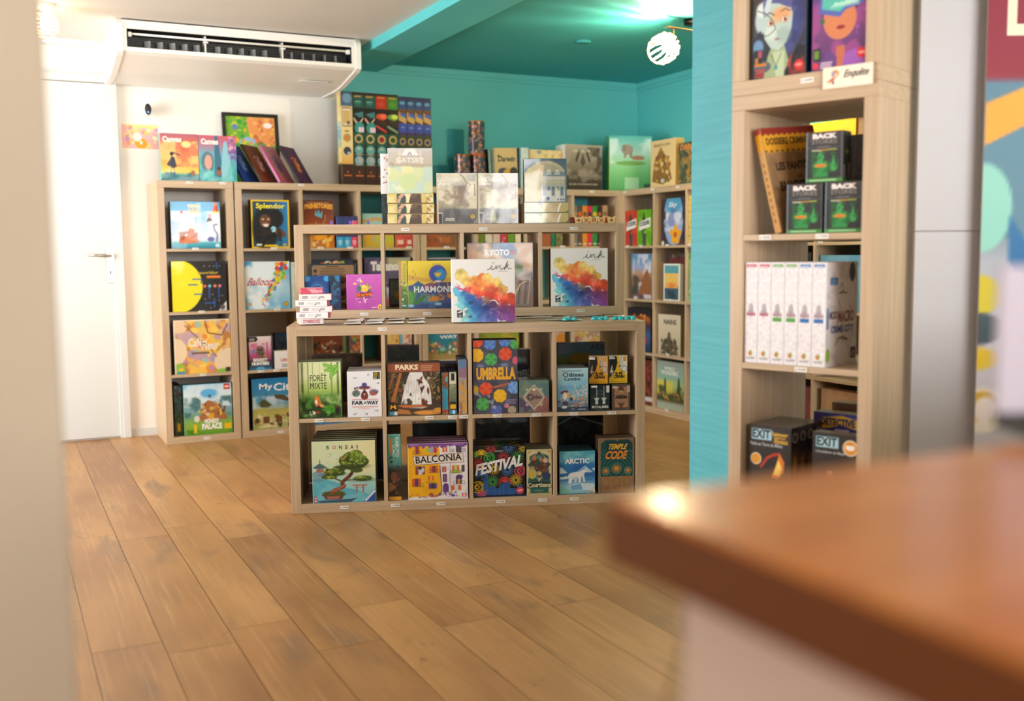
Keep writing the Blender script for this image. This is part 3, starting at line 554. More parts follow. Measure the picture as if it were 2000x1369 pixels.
def a_bonsai(a):
    a.v((0, '5fb0c4'), (.2, '8cc6cc'), (.45, 'b4d4c0'), (.7, 'd3dcb0'), (1, 'cfdcb4')); m = sstep((a.X - .35) * 2) * sstep((a.Y - .25) * 3); a.mix(m * .75, 'e6dda4'); a.n('c3dfe0', 3, .55, .2, 6, .4, (0, .3, .5, .8))
    a.p([(0, .38), (.1, .4), (.3, .36), (.45, .3), (.5, .24), (.7, .2), (.95, .1), (1, .08), (1, 0), (0, 0)], '58aec2'); a.n('8ccad6', 6, .55, .12, 9, .5, (0, 0, 1, .33)); a.p([(0, .5), (.08, .52), (.2, .48), (.26, .4), (.1, .33), (0, .36)], '6795a8', .8)
    a.p([(.05, .5), (.19, .5), (.17, .56), (.07, .56)], 'a06a64'); a.p([(.0, .575), (.12, .65), (.24, .575), (.19, .56), (.05, .56)], '4c6a66'); a.l([(.12, .62), (.12, .7)], .012, '4c6a66')
    # pot, trunk, foliage
    a.r(.13, .01, .62, .035, '2a3c4c'); a.p([(.06, .03), (.6, .055), (.72, .07), (.6, .005), (.1, .0)], '34566c'); a.p([(.16, .12), (.5, .12), (.46, .05), (.2, .05)], '6e4638'); a.r(.14, .115, .52, .14, '5a3d30'); a.p([(.22, .1), (.42, .1), (.41, .065), (.23, .065)], 'b0705a'); a.e(.33, .155, .18, .035, '4e5a24')
    a.l([(.3, .17), (.34, .2), (.46, .235), (.5, .27), (.46, .31), (.5, .36), (.58, .42), (.62, .47)], .055, '6e3c2a'); a.l([(.3, .17), (.4, .215), (.49, .26)], .06, '8a4c34'); a.l([(.31, .185), (.42, .23), (.5, .28)], .018, 'b5704e'); a.l([(.58, .42), (.68, .55)], .03, '3c2c20'); a.l([(.47, .34), (.3, .42)], .02, '4c3426'); a.l([(.5, .36), (.75, .37)], .012, '4c3426')
    for cx, cy, rx, ry in ((.65, .73, .17, .1), (.56, .68, .14, .09), (.74, .66, .16, .09), (.64, .6, .2, .07), (.7, .78, .1, .07), (.32, .5, .14, .055), (.42, .54, .1, .06), (.27, .42, .12, .035), (.4, .48, .12, .04), (.8, .385, .15, .045), (.7, .52, .1, .04)): a.e(cx, cy, rx, ry, '42551f')
    g = random.Random(3)
    for cx, cy, rx, ry, n_ in ((.65, .7, .2, .12, 90), (.68, .78, .1, .06, 30), (.33, .51, .15, .05, 36), (.26, .425, .11, .025, 22), (.8, .395, .13, .03, 26)):
        for _ in range(n_): t, q_ = g.uniform(0, 6.28), math.sqrt(g.random()); a.e(cx + rx * q_ * math.cos(t), cy + ry * q_ * math.sin(t), g.uniform(.014, .032), g.uniform(.008, .018), g.choice(['6f8c2c', '89a63a', '587324', '2f4016', '9bb24a', 'b08a3a' if math.cos(t) < -.6 else '6f8c2c']), rot=g.uniform(-30, 30))
    for cx, cy, rx, ry in ((.64, .585, .2, .035), (.33, .462, .13, .02), (.8, .358, .13, .018)): a.e(cx, cy, rx, ry, '25301a', .05, op=.7)
    a.r(.64, .265, .86, .275, 'b05a44'); a.p([(.62, .285), (.88, .285), (.86, .27), (.64, .27)], 'b8604a'); a.r(.66, .235, .84, .243, 'b05a44'); a.r(.69, .16, .71, .27, 'a8523c'); a.r(.79, .15, .81, .27, 'a8523c')
    a.p([(.8, 0), (1, 0), (1, .21)], '27509e'); a.l([(.84, .02), (.985, .17)], .03, 'd7e0f0'); a.r(.02, .0, .065, .1, 'b0404a'); a.e(.042, .075, .015, None, 'f0e0d8'); a.e(.042, .03, .015, None, 'f0e0d8')
    for i in range(12): a.e(g.uniform(.1, .5), g.uniform(.6, .82), .008, .004, '5d6e5c')
def a_kabuto(a):
    a.v((0, '33261e'), (.45, '2c2a26'), (.55, '4f8f88'), (1, '6fb5a8')); a.r(0, 0, 1, .055, 'e3a52c'); a.sp(24, .1, .1, .95, .42, .1, .3, ['7a4a34', '4a3128', '9a6a4c', '2a1f1c'], 3); a.sp(14, .1, .45, .95, .75, .06, .16, ['2f5c74', '3f7f84', '24343c'], 4); a.r(.12, .72, .3, .95, 'c98a3c'); a.e(.5, .96, .4, .08, '4f9c92')
def a_balconia(a):
    a.c[:] = hx('eeebee'); a.p([(0, .04), (0, .98), (.5, .97), (.53, .9), (.53, .6), (.55, .35), (.56, .12), (.42, .05), (.2, .06)], 'f0b41a'); a.n('e39f1a', 7, .6, .05, 4, .4, (0, .1, .5, .9)); a.n('d9d4dc', 8, .6, .05, 6, .6, (.55, .05, 1, .95))
    def win(x0, y0, x1, y1, c, c2): a.r(x0, y0, x1, y1, c); m_ = (x0 + x1) / 2; a.r(m_ - (x1 - x0) * .18, y0, m_ + (x1 - x0) * .2, y1, c2)
    win(.11, .82, .2, .96, 'd96a2a', '6c3f5c'); win(.12, .45, .28, .6, '9a4a3c', 'd9d4dc'); win(.36, .48, .5, .6, 'd96a2a', '7c3f4c'); win(.06, .24, .21, .38, 'd9642a', '5c3a64'); win(.33, .34, .43, .42, 'd9642a', 'f0a844'); win(.34, .19, .48, .29, '6a4488', '3c3a4c'); win(.58, .84, .66, .95, 'd95a3a', 'e0c0a0'); win(.57, .48, .64, .58, 'a04a3c', 'd97a8c'); win(.58, .3, .65, .45, '5c3a64', '8a5a9c'); win(.74, .47, .86, .6, 'd9702a', 'c0d080'); win(.9, .48, .95, .6, '4a3c44', '5c4c54'); win(.8, .26, .9, .38, '5c4868', 'e0a82a'); win(.72, .15, .89, .24, 'd9642a', 'd0d8e0'); win(.81, .83, .9, .97, '3c3444', '5a5262')
    a.e(.63, .22, .05, .06, '6a3c80'); a.r(.58, .12, .68, .22, '6a3c80'); a.e(.4, .9, .07, .07, 'a9a4b4'); a.e(.46, .88, .03, .05, 'c0404a'); a.e(.33, .88, .03, .03, '9cc43c'); a.e(.22, .53, .05, .05, 'c9ccd4'); a.e(.2, .57, .03, .03, '2c2a34'); a.e(.8, .48, .09, .025, '9cc43c'); a.e(.86, .39, .06, .04, '5a3c74'); a.r(.29, .305, .46, .312, '3a2c34')
    for x0, y, x1 in ((.08, .82, .22), (.34, .48, .52), (.08, .235, .25), (.72, .46, .9), (.76, .26, .95), (.72, .84, .78), (.9, .84, .97)):
        a.r(x0, y, x1, y + .006, '4a2f44'); a.r(x0, y + .05, x1, y + .055, '6a3f54')
        for i in range(5): a.r(x0 + (x1 - x0) * i / 4 - .002, y, x0 + (x1 - x0) * i / 4 + .002, y + .05, '6a3f54')
    a.l([(.535, .6), (.55, .35), (.56, .14), (.5, .08)], .014, '5a3c74'); a.l([(.7, .95), (.71, .6), (.7, .3), (.72, .12)], .007, '7a5a84')
    a.sp(26, .02, .02, .55, .1, .012, .03, ['5a3c74', 'b0485a', '7a4a94', 'd9842a'], 6); a.sp(20, .5, .03, .85, .12, .012, .03, ['6a4c9a', 'c04a3a', 'a8c060', 'b088c8'], 7); a.r(0, 0, 1, .035, 'e9e6ea'); a.r(.9, .03, .98, .09, 'd8485a'); a.r(.92, .04, .96, .08, 'f4e0e0')
    a.r(.0, .955, 1, 1, '7d4a98'); a.sp(30, 0, .94, 1, .96, .01, .03, ['7d4a98'], 9); a.bars(.03, .975, .2, .985, 1, 'c9a8dc', .8); a.bars(.75, .975, .96, .985, 1, 'c9a8dc', .8); a.p([(.08, .78), (.5, .79), (.92, .82), (.94, .655), (.5, .64), (.11, .62)], 'ece4dc'); a.l([(.08, .78), (.5, .79), (.92, .82), (.94, .655), (.5, .64), (.11, .62), (.08, .78)], .008, '7a4a64')
def burst(a, x, y, r, c, n_=16, r0=.3, w=.012):
    for i in range(n_): t = 6.283 * i / n_; a.l([(x + r0 * r * math.cos(t), y + r0 * r * math.sin(t) / a.k), (x + r * math.cos(t), y + r * math.sin(t) / a.k)], w, c)
def palm(a, x, y, r, c):
    for i in range(9): t = -.25 + 3.64 * i / 8; a.l([(x, y), (x + .6 * r * math.cos(t), y + .75 * r * math.sin(t) / a.k), (x + r * math.cos(t), y + r * .75 * math.sin(t) / a.k - .02)], .017, c)
    a.l([(x, y), (x, y - r * .8)], .012, c)
def a_festival(a):
    a.c[:] = hx('14161c'); B, Rr, Y, G = '3f86d0', 'd83a40', 'f0cc28', '3cae4e'
    for x, y, r, c, k in ((.33, .97, .1, Rr, 14), (.68, .97, .11, B, 14), (.96, .94, .08, Y, 10), (.58, .78, .11, Rr, 16), (.85, .78, .12, G, 16), (.08, .66, .11, Rr, 16), (.39, .55, .11, Y, 16), (.65, .53, .12, B, 18), (.36, .3, .12, G, 18), (.82, .32, .12, Y, 18), (.03, .85, .08, G, 12)): burst(a, x, y, r, c, k)
    palm(a, .14, .86, .12, Y); palm(a, .15, .44, .12, B); palm(a, .6, .3, .13, Rr)
    for x, y, r, c in ((.3, .78, .1, G), (.9, .5, .1, 'e05060'), (.07, .2, .11, Y)): a.ring(x, y, r, .02, c); a.ring(x + .01, y, r * .62, .018, c); a.ring(x - .01, y, r * .3, .018, c)
    for x0, x1, y1 in ((.18, .26, .38), (.26, .4, .2), (.4, .55, .16), (.5, .58, .24), (.58, .7, .28), (.7, .82, .15), (.85, .93, .22), (0, .18, .08)): a.r(x0, 0, x1, y1, '1c4a8c'); a.l([(x0, 0), (x0, y1), (x1, y1), (x1, 0)], .006, '4a90d8'); a.bars(x0 + .01, .02, x1 - .01, y1 - .02, 6, '3474bc', .25)
    a.r(0, 0, 1, .035, '152244'); a.bars(.05, .02, .24, .13, 3, 'e0506a', .6); a.e(.9, .11, .075, .065, 'e0405a'); a.e(.9, .11, .05, .018, 'f4b8c0', rot=10); a.bars(.4, .895, .58, .93, 2, 'c9ccd0', .5)
def a_court(a):
    a.c[:] = hx('cfc49a'); a.p([(.1, .5), (.12, .86), (.5, .95), (.88, .86), (.9, .5), (.97, .25), (.5, .12), (.03, .25)], '2a5a58'); a.p([(.5, .98), (.98, .67), (.5, .3), (.02, .67)], '3b4a42'); a.l([(.5, .98), (.98, .67), (.5, .3), (.02, .67), (.5, .98)], .02, 'd8caa0')
    a.sp(14, .2, .45, .8, .85, .06, .13, ['8a5a3c', '5a3430', '3f6a64', '7a2f3c', 'b08a5c'], 6); a.e(.3, .82, .1, None, 'b07a48'); a.e(.75, .76, .1, None, 'd9b49a'); a.e(.5, .84, .11, .07, '4f8a90'); a.e(.5, .62, .09, .1, '5c3a2c'); a.e(.5, .48, .1, .09, 'c9a878'); a.e(.22, .47, .18, .2, 'a9b870'); a.e(.2, .47, .1, .15, 'd9a648'); a.e(.8, .42, .16, .16, '2f3c64'); a.e(.78, .54, .08, .08, '7a4a34'); a.p([(.42, .42), (.5, .36), (.6, .42), (.5, .32)], 'efe8dc')
    a.p([(0, .2), (.1, .28), (.5, .3), (.9, .28), (1, .2), (1, .16), (.5, .12), (0, .16)], '22382f'); a.r(.12, .04, .88, .16, '2d6560'); a.l([(.03, .02), (.97, .02), (.97, .98), (.03, .98), (.03, .02)], .012, 'a88f5c'); [a.e(x, y, .05, None, 'c09a5c') for x in (.1, .9) for y in (.05, .95)]; a.e(.5, .04, .05, None, 'b8905c'); a.bars(.3, .1, .7, .115, 1, 'c9d0b0', .5)
def a_arctic(a):
    a.v((0, '7ab8cc'), (.15, 'a8d0e2'), (.3, '5f9fd0'), (.45, '2a6cb4'), (.65, '2a78bc'), (.85, '58b0d4'), (1, '3fa0b8')); a.n('8fd0d8', 3, .6, .1, 3, .7, (0, .75, 1, 1)); a.n('1f5aa4', 3, .6, .12, 8, .6, (0, .5, 1, .85))
    for pts in ([(0, .6), (.05, .64), (.22, .5), (.0, .48)], [(.45, .5), (.72, .66), (.95, .5)], [(.9, .58), (1, .62), (1, .52)]): a.p(pts, 'c2dcec')
    a.p([(.5, .52), (.72, .64), (.74, .56), (.62, .52)], '6fa8d8'); a.p([(.0, .4), (.2, .42), (.3, .38), (.1, .35), (0, .36)], 'dcebf4'); a.p([(.25, .22), (.5, .25), (.95, .24), (1, .18), (.9, .08), (.4, .1)], 'cfe4f2'); a.p([(.3, .2), (.6, .24), (.66, .1), (.35, .1)], '5c9cd0', .8); a.p([(0, .2), (.15, .17), (.35, .05), (.3, 0), (0, 0)], '7fc4c0'); a.r(0, .31, 1, .345, '3a78b8', .5)
    # bear
    w = 'e8ecf0'; a.e(.46, .44, .19, .095, w, rot=6); a.e(.36, .42, .12, .1, w); a.e(.62, .48, .1, .075, w, rot=30); a.e(.72, .545, .07, .05, w, rot=20); a.e(.77, .55, .035, .025, w); a.p([(.26, .42), (.24, .25), (.33, .25), (.38, .4)], w); a.p([(.42, .4), (.4, .27), (.48, .27), (.52, .4)], 'c4d4e4'); a.p([(.52, .42), (.54, .26), (.6, .27), (.62, .42)], w); a.p([(.62, .45), (.68, .27), (.73, .28), (.68, .48)], 'dde6ee'); a.e(.44, .37, .1, .03, 'b4cce2', op=.7); a.e(.79, .555, .01, None, '24303c'); a.e(.73, .56, .008, None, '24303c')
    a.p([(.77, .0), (1, 0), (1, .14), (.9, .1)], 'e4d8cc'); a.bars(.84, .02, .97, .07, 2, '4a4a4a', .4); a.bars(.38, .9, .62, .945, 2, '9fd0e4', .3); a.r(0, 0, .99, .012, '3c6c84')
def a_temple(a):
    a.c[:] = hx('8a6a50'); a.p([(.05, .03), (.06, .9), (.2, .97), (.46, .97), (.52, .94), (.58, .97), (.85, .97), (.95, .9), (.95, .03)], '164646')
    for i in range(6): a.ring(.5, .42, .22 + i * .085, .014, '3c9c98', op=.9)
    a.p([(.22, .6), (.2, .93), (.85, .95), (.84, .68)], '123a3c')
    for x, y, r in ((.5, .44, .14), (.2, .4, .1), (.82, .4, .1)): a.e(x, y, r, r * .9, '4a5a4c'); a.e(x, y, r * .75, r * .7, 'a8743c'); a.e(x, y + .01, r * .4, r * .35, 'd09a4a'); a.ring(x, y, r, .014, '7aa8a0')
    a.r(.06, .03, .95, .3, 'a07850'); [a.ring(x, .2, .1, .014, '7a5a40') for x in (.2, .5, .8)]; [a.r(x, .05, x + .26, .14, '8c6848') for x in (.07, .37, .67)]
def a_ink(a):
    a.v((0, 'f1f0f0'), (1, 'f5f4f4')); n1, n2, n3, n4 = a.noise(6, 11, 4) - .5, a.noise(6, 5, 4) - .5, a.noise(14, 9, 4) - .5, a.noise(3, 21, 3) - .5
    X, Y = a.X + n1 * .13 + n3 * .05, a.Y + n2 * .13 + n3 * .04
    cols = ((.15, .76, .07, 'e8cf78'), (.22, .68, .06, 'ecc668'), (.33, .66, .07, 'ee9a4c'), (.46, .66, .07, 'ec7c3c'), (.6, .68, .07, 'ecbc58'), (.72, .62, .06, 'eccb68'), (.8, .52, .06, 'e8b860'), (.35, .57, .07, 'e8643a'), (.5, .56, .08, 'f08c44'), (.63, .54, .08, 'e4663c'),
            (.26, .54, .05, 'd84c50'), (.42, .47, .07, 'dd4a34'), (.58, .45, .08, 'd23c34'), (.74, .43, .08, 'dc5038'), (.9, .37, .08, 'e6582e'), (1., .3, .08, 'cc3c2c'), (.8, .33, .07, 'c23a3a'), (.1, .49, .05, '48a8cc'), (.2, .45, .06, '2c6cae'), (.16, .39, .05, '60b8cc'), (.3, .4, .07, '2c58a4'), (.24, .3, .06, '3f8cc0'),
            (.14, .27, .05, '78c4cc'), (.4, .32, .06, '38508f'), (.52, .33, .05, 'a8806c'), (.36, .22, .07, '2c5ca8'), (.26, .15, .06, '58b0c8'), (.22, .05, .06, '8cccd0'), (.34, .06, .07, '4a98c4'), (.5, .22, .07, '2a3a78'), (.48, .08, .08, '3c5ca4'), (.63, .25, .06, '5a3c6c'), (.64, .12, .08, '4c4490'), (.78, .22, .07, '84406c'), (.8, .1, .08, '74408c'), (.95, .18, .07, '8c3a6c'), (.95, .05, .08, '8c48a0'), (.62, .0, .07, '5a64b0'))
    wsum = 0; acc = 0; f = -9.0 + 0 * X
    for cx, cy, r, c in cols:
        d2 = ((X - cx) ** 2 + (Y - cy) ** 2) / (r * r); w = np.exp(-d2 * 1.1) + 1e-9; wsum = wsum + w; acc = acc + w[..., None] * hx(c); f = np.maximum(f, 1.35 - np.sqrt(d2))
    col = acc / wsum[..., None]; m = sstep(f * 3.2 + .35)
    col = col * (1 + (n3 * .5 + n4 * .35)[..., None]) + (.10 * sstep(n1 * 5))[..., None]
    edge = np.clip(1 - np.abs(f - .06) / .10, 0, 1); col = col * (1 - .14 * edge[..., None]); a.c = a.c * (1 - m[..., None] * .96) + np.clip(col, 0, 1) * m[..., None] * .96
    a.p([(.04, .585), (.12, .55), (.2, .53), (.2, .5), (.1, .52)], 'd04a78', .8); a.p([(.07, .62), (.13, .57), (.11, .55)], 'd85a80', .8); a.n('1c2c60', 7, .66, .08, 31, .55, (.2, .05, .7, .42)); a.n('ffffff', 16, .74, .06, 5, .3, (.2, .05, .95, .75))
    a.r(.075, .075, .165, .19, '1e2226'); a.p([(.08, .16), (.15, .19), (.165, .165), (.1, .135)], 'dfe4e8'); a.p([(.09, .1), (.15, .14), (.13, .11)], '9fc0d4'); a.p([(.075, .1), (.12, .075), (.165, .1), (.12, .12)], 'c9d4dc', .6)
def script_ink(b_, w, h):
    def P(x, z): return (x * w, -0.0006, z * h)
    c = '1c2a3c'; T = MB()
    T.tube([P(.56, .83), P(.6, .845), P(.635, .9), P(.62, .84), P(.65, .83), P(.69, .86), P(.7, .9), P(.705, .84), P(.73, .88), P(.76, .905), P(.765, .84), P(.79, .83), P(.83, .87)], .0011, 5, c)
    T.tube([P(.83, .84), P(.855, .9), P(.885, .965), P(.88, .95), P(.85, .88), P(.835, .83)], .0012, 5, c); T.tube([P(.855, .87), P(.895, .91), P(.87, .878), P(.9, .84), P(.945, .85)], .0012, 5, c); T.tube([P(.645, .935), P(.66, .945)], .0013, 5, c)
    T.box(.73 * w, .88 * w, -.0005, -.0003, .8 * h, .806 * h, 0, 'a8a8a8')
    return T.build('script_lettering', M['print'], b_)
def a_night(a):
    a.v((0, '23356c'), (1, '1f4a88')); a.ring(.5, .55, .3, .02, '5aa0d8'); a.ring(.5, .55, .24, .012, '4f90cc')
    for i in range(24): t = 6.283 * i / 24; a.l([(.5 + .32 * math.cos(t), .55 + .32 * math.sin(t) / a.k), (.5 + .45 * math.cos(t), .55 + .45 * math.sin(t) / a.k)], .014, '4a86b8')
    a.p([(.5, .66), (.54, .57), (.6, .55), (.54, .53), (.5, .44), (.46, .53), (.4, .55), (.46, .57)], 'e8d878'); [a.e(x, y, .13, None, '3f96d0', .05) for x in (.08, .92) for y in (.92, .1)]; a.l([(.2, .55), (.8, .55)], .01, '6ab0e0'); a.l([(.5, .3), (.5, .82)], .01, '6ab0e0'); a.sp(30, 0, 0, 1, .25, .01, .03, ['3c70b0', '6a5a9c', '5aa0d0'], 4)
def a_tan(a):
    a.c[:] = hx('2f4a58'); a.p([(.04, .03), (.03, .94), (.06, .97), (.94, .97), (.97, .94), (.96, .03)], 'b8946c'); a.bars(.2, .68, .8, .93, 7, '6a5038', .3); a.bars(.35, .93, .65, .955, 1, '4a3828', .7)
    [a.e(.1, y, .04, None, '5a4030') for y in (.84, .72)]; a.sp(26, .66, .04, .96, .66, .05, .09, ['6a4a34', '8a5c3a', 'c0b8a8', '52382a'], 5); a.sp(14, .1, .1, .6, .6, .02, .04, ['7a6048', '9a7c5a'], 7)
def a_pink(a):
    a.v((0, 'b04aa4'), (1, 'd066c0')); a.n('c058b4', 8, .6, .08, 4, .5); a.sp(26, .26, .36, .76, .72, .02, .05, ['e0cc58', '6a8a70', 'd8d0c0', '3f5a5c', 'e88838', '8a9c4c', '6a5a88'], 5); a.sp(20, .25, .18, .6, .35, .012, .025, ['f0d8e0', 'd84a6c', '8a70c8', 'f4f0f0'], 6); a.ring(.42, .3, .15, .008, 'e6a8d8', .12); a.e(.5, .6, .14, .1, 'e8c448'); a.e(.5, .66, .06, .05, 'f0d868'); a.e(.36, .6, .07, .09, '52706c'); a.e(.33, .84, .02, .02, 'f0c0e0'); [a.e(x, y, .045, .03, 'ecd85a') for x, y in ((.24, .74), (.42, .8))]; a.sp(8, .27, .82, .42, .9, .012, .02, ['f4ecf4'], 9)
    a.p([(.26, .44), (.73, .5), (.75, .4), (.28, .33)], '8a2a1c'); a.p([(.52, .34), (.76, .38), (.75, .35), (.53, .31)], '6a3040'); a.e(.98, .06, .09, None, 'e8b850'); a.e(.95, .055, .02, None, '3a2a1a'); a.bars(.7, .045, .88, .065, 1, 'f4d8f0', .8)
def a_harm(a):
    a.v((0, '34487c'), (.35, '3c5a8c'), (.4, 'd8b848'), (1, 'ecd448')); a.p([(0, .72), (.3, .64), (.6, .62), (1, .66), (1, .58), (.5, .55), (0, .6)], 'd0a850'); a.p([(0, .48), (.1, .5), (.2, .58), (.35, .46), (.5, .5), (.65, .55), (1, .55), (1, .1), (0, .1)], '47588e'); a.e(.22, .43, .13, .1, '6a5aa0'); a.e(.2, .46, .11, .09, '3f6890'); a.e(.42, .45, .14, .08, '8a5a78', rot=20); a.r(.55, .3, 1, .54, '58587c'); [a.r(x, .3, x + .03, .54, c) for x, c in ((.6, '8a7a9c'), (.7, '6a4a5c'), (.78, 'a08a6c'), (.88, '4a6a9c'))]
    a.n('3fa0a8', 6, .56, .1, 4, .6, (.1, .1, 1, .4)); a.n('e08838', 7, .6, .06, 6, .9, (.2, .14, 1, .3)); a.e(.1, .25, .05, .22, '4c8a4c', rot=-20); a.e(.2, .15, .05, .2, '3f7a48', rot=-50); a.e(.03, .2, .07, .18, '5c9450'); a.r(0, 0, 1, .1, '3a5088', .6); a.n('5a78ac', 6, .58, .06, 14, .6, (0, 0, 1, .14))
    a.e(.6, .73, .18, None, '7a58a8'); a.e(.6, .73, .16, None, '3c5cb0'); a.e(.65, .71, .11, None, '3a94d0', .03); a.p([(.52, .76), (.56, .74), (.6, .76), (.64, .74), (.68, .76), (.64, .68), (.6, .66), (.56, .68)], 'e8c040'); a.e(.6, .57, .07, .02, 'e8ddc8'); a.e(.6, .09, .07, .03, '8cc8e8'); a.e(.05, .06, .06, .03, '8cc0dc'); a.bars(.48, .93, .68, .945, 1, 'a89030', .6)
    for x, y in ((.1, .76), (.14, .7), (.09, .64)): a.l([(x, y), (x + .01, y + .04)], .01, '6a6a3c')
def a_harmside(a):
    a.v((0, '3c6a50'), (.4, '6a8a48'), (.6, 'c8b850'), (1, 'd8c850')); a.sp(30, 0, .1, 1, .55, .08, .2, ['e8dc88', '3f7048', '5c8c50', 'c9c070'], 4); a.r(0, .0, .25, 1, 'a06a60', .8); a.bars(.05, .5, .2, .98, 16, 'e0c8c0', .4); a.bars(.5, .6, .9, .96, 12, '9a8a4c', .4); a.e(.6, .06, .3, .1, '9cc8d8')
def a_kyoto(a):
    a.v((0, '6a5c60'), (.4, '7c7884'), (.7, '7f9cc4'), (1, '6f94c8')); a.n('e8b89a', 3, .52, .1, 3, .9, (0, .55, 1, 1)); a.n('f0dcc8', 5, .6, .08, 5, .7, (0, .6, 1, 1)); a.n('5c7a4c', 6, .55, .08, 7, .8, (.45, .4, .85, .75)); a.n('54464c', 5, .52, .1, 9, .7, (0, 0, 1, .45))
    a.p([(.7, 0), (.74, .5), (.88, .56), (1, .4), (1, 0)], '8a7874'); [a.l([(.72 + i * .05, .05), (.76 + i * .05, .45)], .012, c) for i, c in enumerate(('c0a890', '5a4a4c', 'b09a84', '5a4a4c', 'c8b49c'))]; a.p([(.76, .5), (.9, .6), (.98, .5), (.95, .42), (.8, .42)], 'a89a90'); a.l([(.68, .1), (.8, .35), (.9, .4)], .016, 'e0c8a0'); a.r(.66, .82, .7, .9, 'c8605c'); a.e(.3, .3, .2, .1, 'd8a078')
def a_gatsby(a):
    a.v((0, 'dfe2b8'), (.3, 'd6e0ae'), (.55, 'dde4b4'), (.62, 'b8ac98'), (.66, 'c9bfae'), (.9, 'cfc8c4'), (1, 'd8d6d8')); a.n('c4ddd8', 3, .55, .1, 3, .8, (0, 0, 1, .6)); a.n('eef2cc', 4, .6, .1, 8, .8, (0, 0, 1, .6)); a.e(.43, .5, .12, .09, 'ece8ae', .04); a.e(.45, .25, .2, .2, 'cfe0a8', .06); a.p([(.3, .84), (.7, .84), (.6, 1), (.4, 1)], 'f2f0f2'); a.p([(.2, .66), (.25, .95), (.3, .95), (.27, .66)], 'e8d8c0'); a.p([(.8, .66), (.75, .95), (.7, .95), (.73, .66)], 'e8d8c0'); a.r(.2, .83, .84, .837, 'a89a88'); a.l([(.46, .85), (.5, .92), (.54, .85)], .012, '8a8288'); a.l([(.44, .85), (.48, .9), (.52, .85)], .01, '8a8288'); a.n('8a7c6c', 9, .6, .06, 14, .6, (.05, .58, .95, .68))
def a_gside(a):
    a.c[:] = hx('dcc878'); a.n('eee0a8', 5, .55, .1, 3, .8); a.r(.2, 0, .4, 1, '3c5458'); a.p([(.22, .6), (.3, 1), (.4, 1), (.3, .5)], 'dca890'); a.p([(.2, 0), (.26, 0), (.3, .5), (.22, .5)], 'd8a894'); a.p([(.4, 0), (.46, 0), (.5, 1), (.36, 1), (.44, .3)], 'efe6bc'); a.p([(.46, 0), (.49, .6), (.53, 1), (.73, 1), (.74, 0)], '54423c'); a.n('8a7058', 8, .6, .08, 6, .7, (.5, 0, .73, 1)); a.sp(16, .84, .1, .97, .9, .012, .03, ['a87c50', 'f4ead0'], 5); a.r(0, 0, 1, .05, '5a4a30')
def a_chateau(seed):
    def f(a):
        a.v((0, '5c5c5c'), (.25, '6e6e72'), (.35, 'a8a088'), (.5, 'b09a88'), (.75, 'a8a0a0'), (1, 'c9c2b0')); a.n('e8e2c8', 3, .52, .12, seed, .9, (0, .3, 1, 1)); a.n('7c6858', 4, .58, .1, seed + 3, .7, (.1, .3, .8, .75)); a.n('efe9d4', 5, .6, .08, seed + 5, .8, (.6, .3, 1, .9)); a.n('3f4450', 4, .55, .1, seed + 6, .6, (.1, 0, .9, .3))
        a.l([(.55, 1), (.66, .92), (.74, .8), (.7, .72)], .015, '5a4c38'); a.l([(0, .66), (.1, .69), (.2, .65), (.28, .64)], .008, '6a5c44'); a.l([(.74, .84), (.84, .76)], .012, '6a5c44')
        for i in range(9): a.l([(.45 + i * .06, .36 - i * .005), (.5 + i * .06, .3)], .014, 'ddd8bc')
        if seed > 4: a.mix(sstep((a.X - .42) * 7) * sstep((.93 - a.X) * 9) * sstep((a.Y - .38) * 5) * 0, 'fffff0')
        a.p([(.3, .02), (.3, .18), (.36, .3), (.44, .18), (.46, .02)], 'b8bc90', .8 if seed > 4 else .2); a.r(.0, 0, .03, 1, 'cfc8b0'); a.r(.76, .84, .96, .985, 'b9b7b0'); a.r(.02, 0, .13, .22, 'd8d6d0'); a.r(.03, .0, .12, .2, '34343a'); a.e(.88, .13, .1, .08, '3c4a40'); a.e(.88, .14, .07, .06, 'c09a50'); a.bars(.19, .06, .45, .12, 2, 'e0dcd0', .5); a.bars(.92, .55, .955, .8, 9, '8a4438', .6); a.r(0, .985, 1, 1, 'e8e6dc'); a.r(.985, 0, 1, 1, '9a9684')
    return f
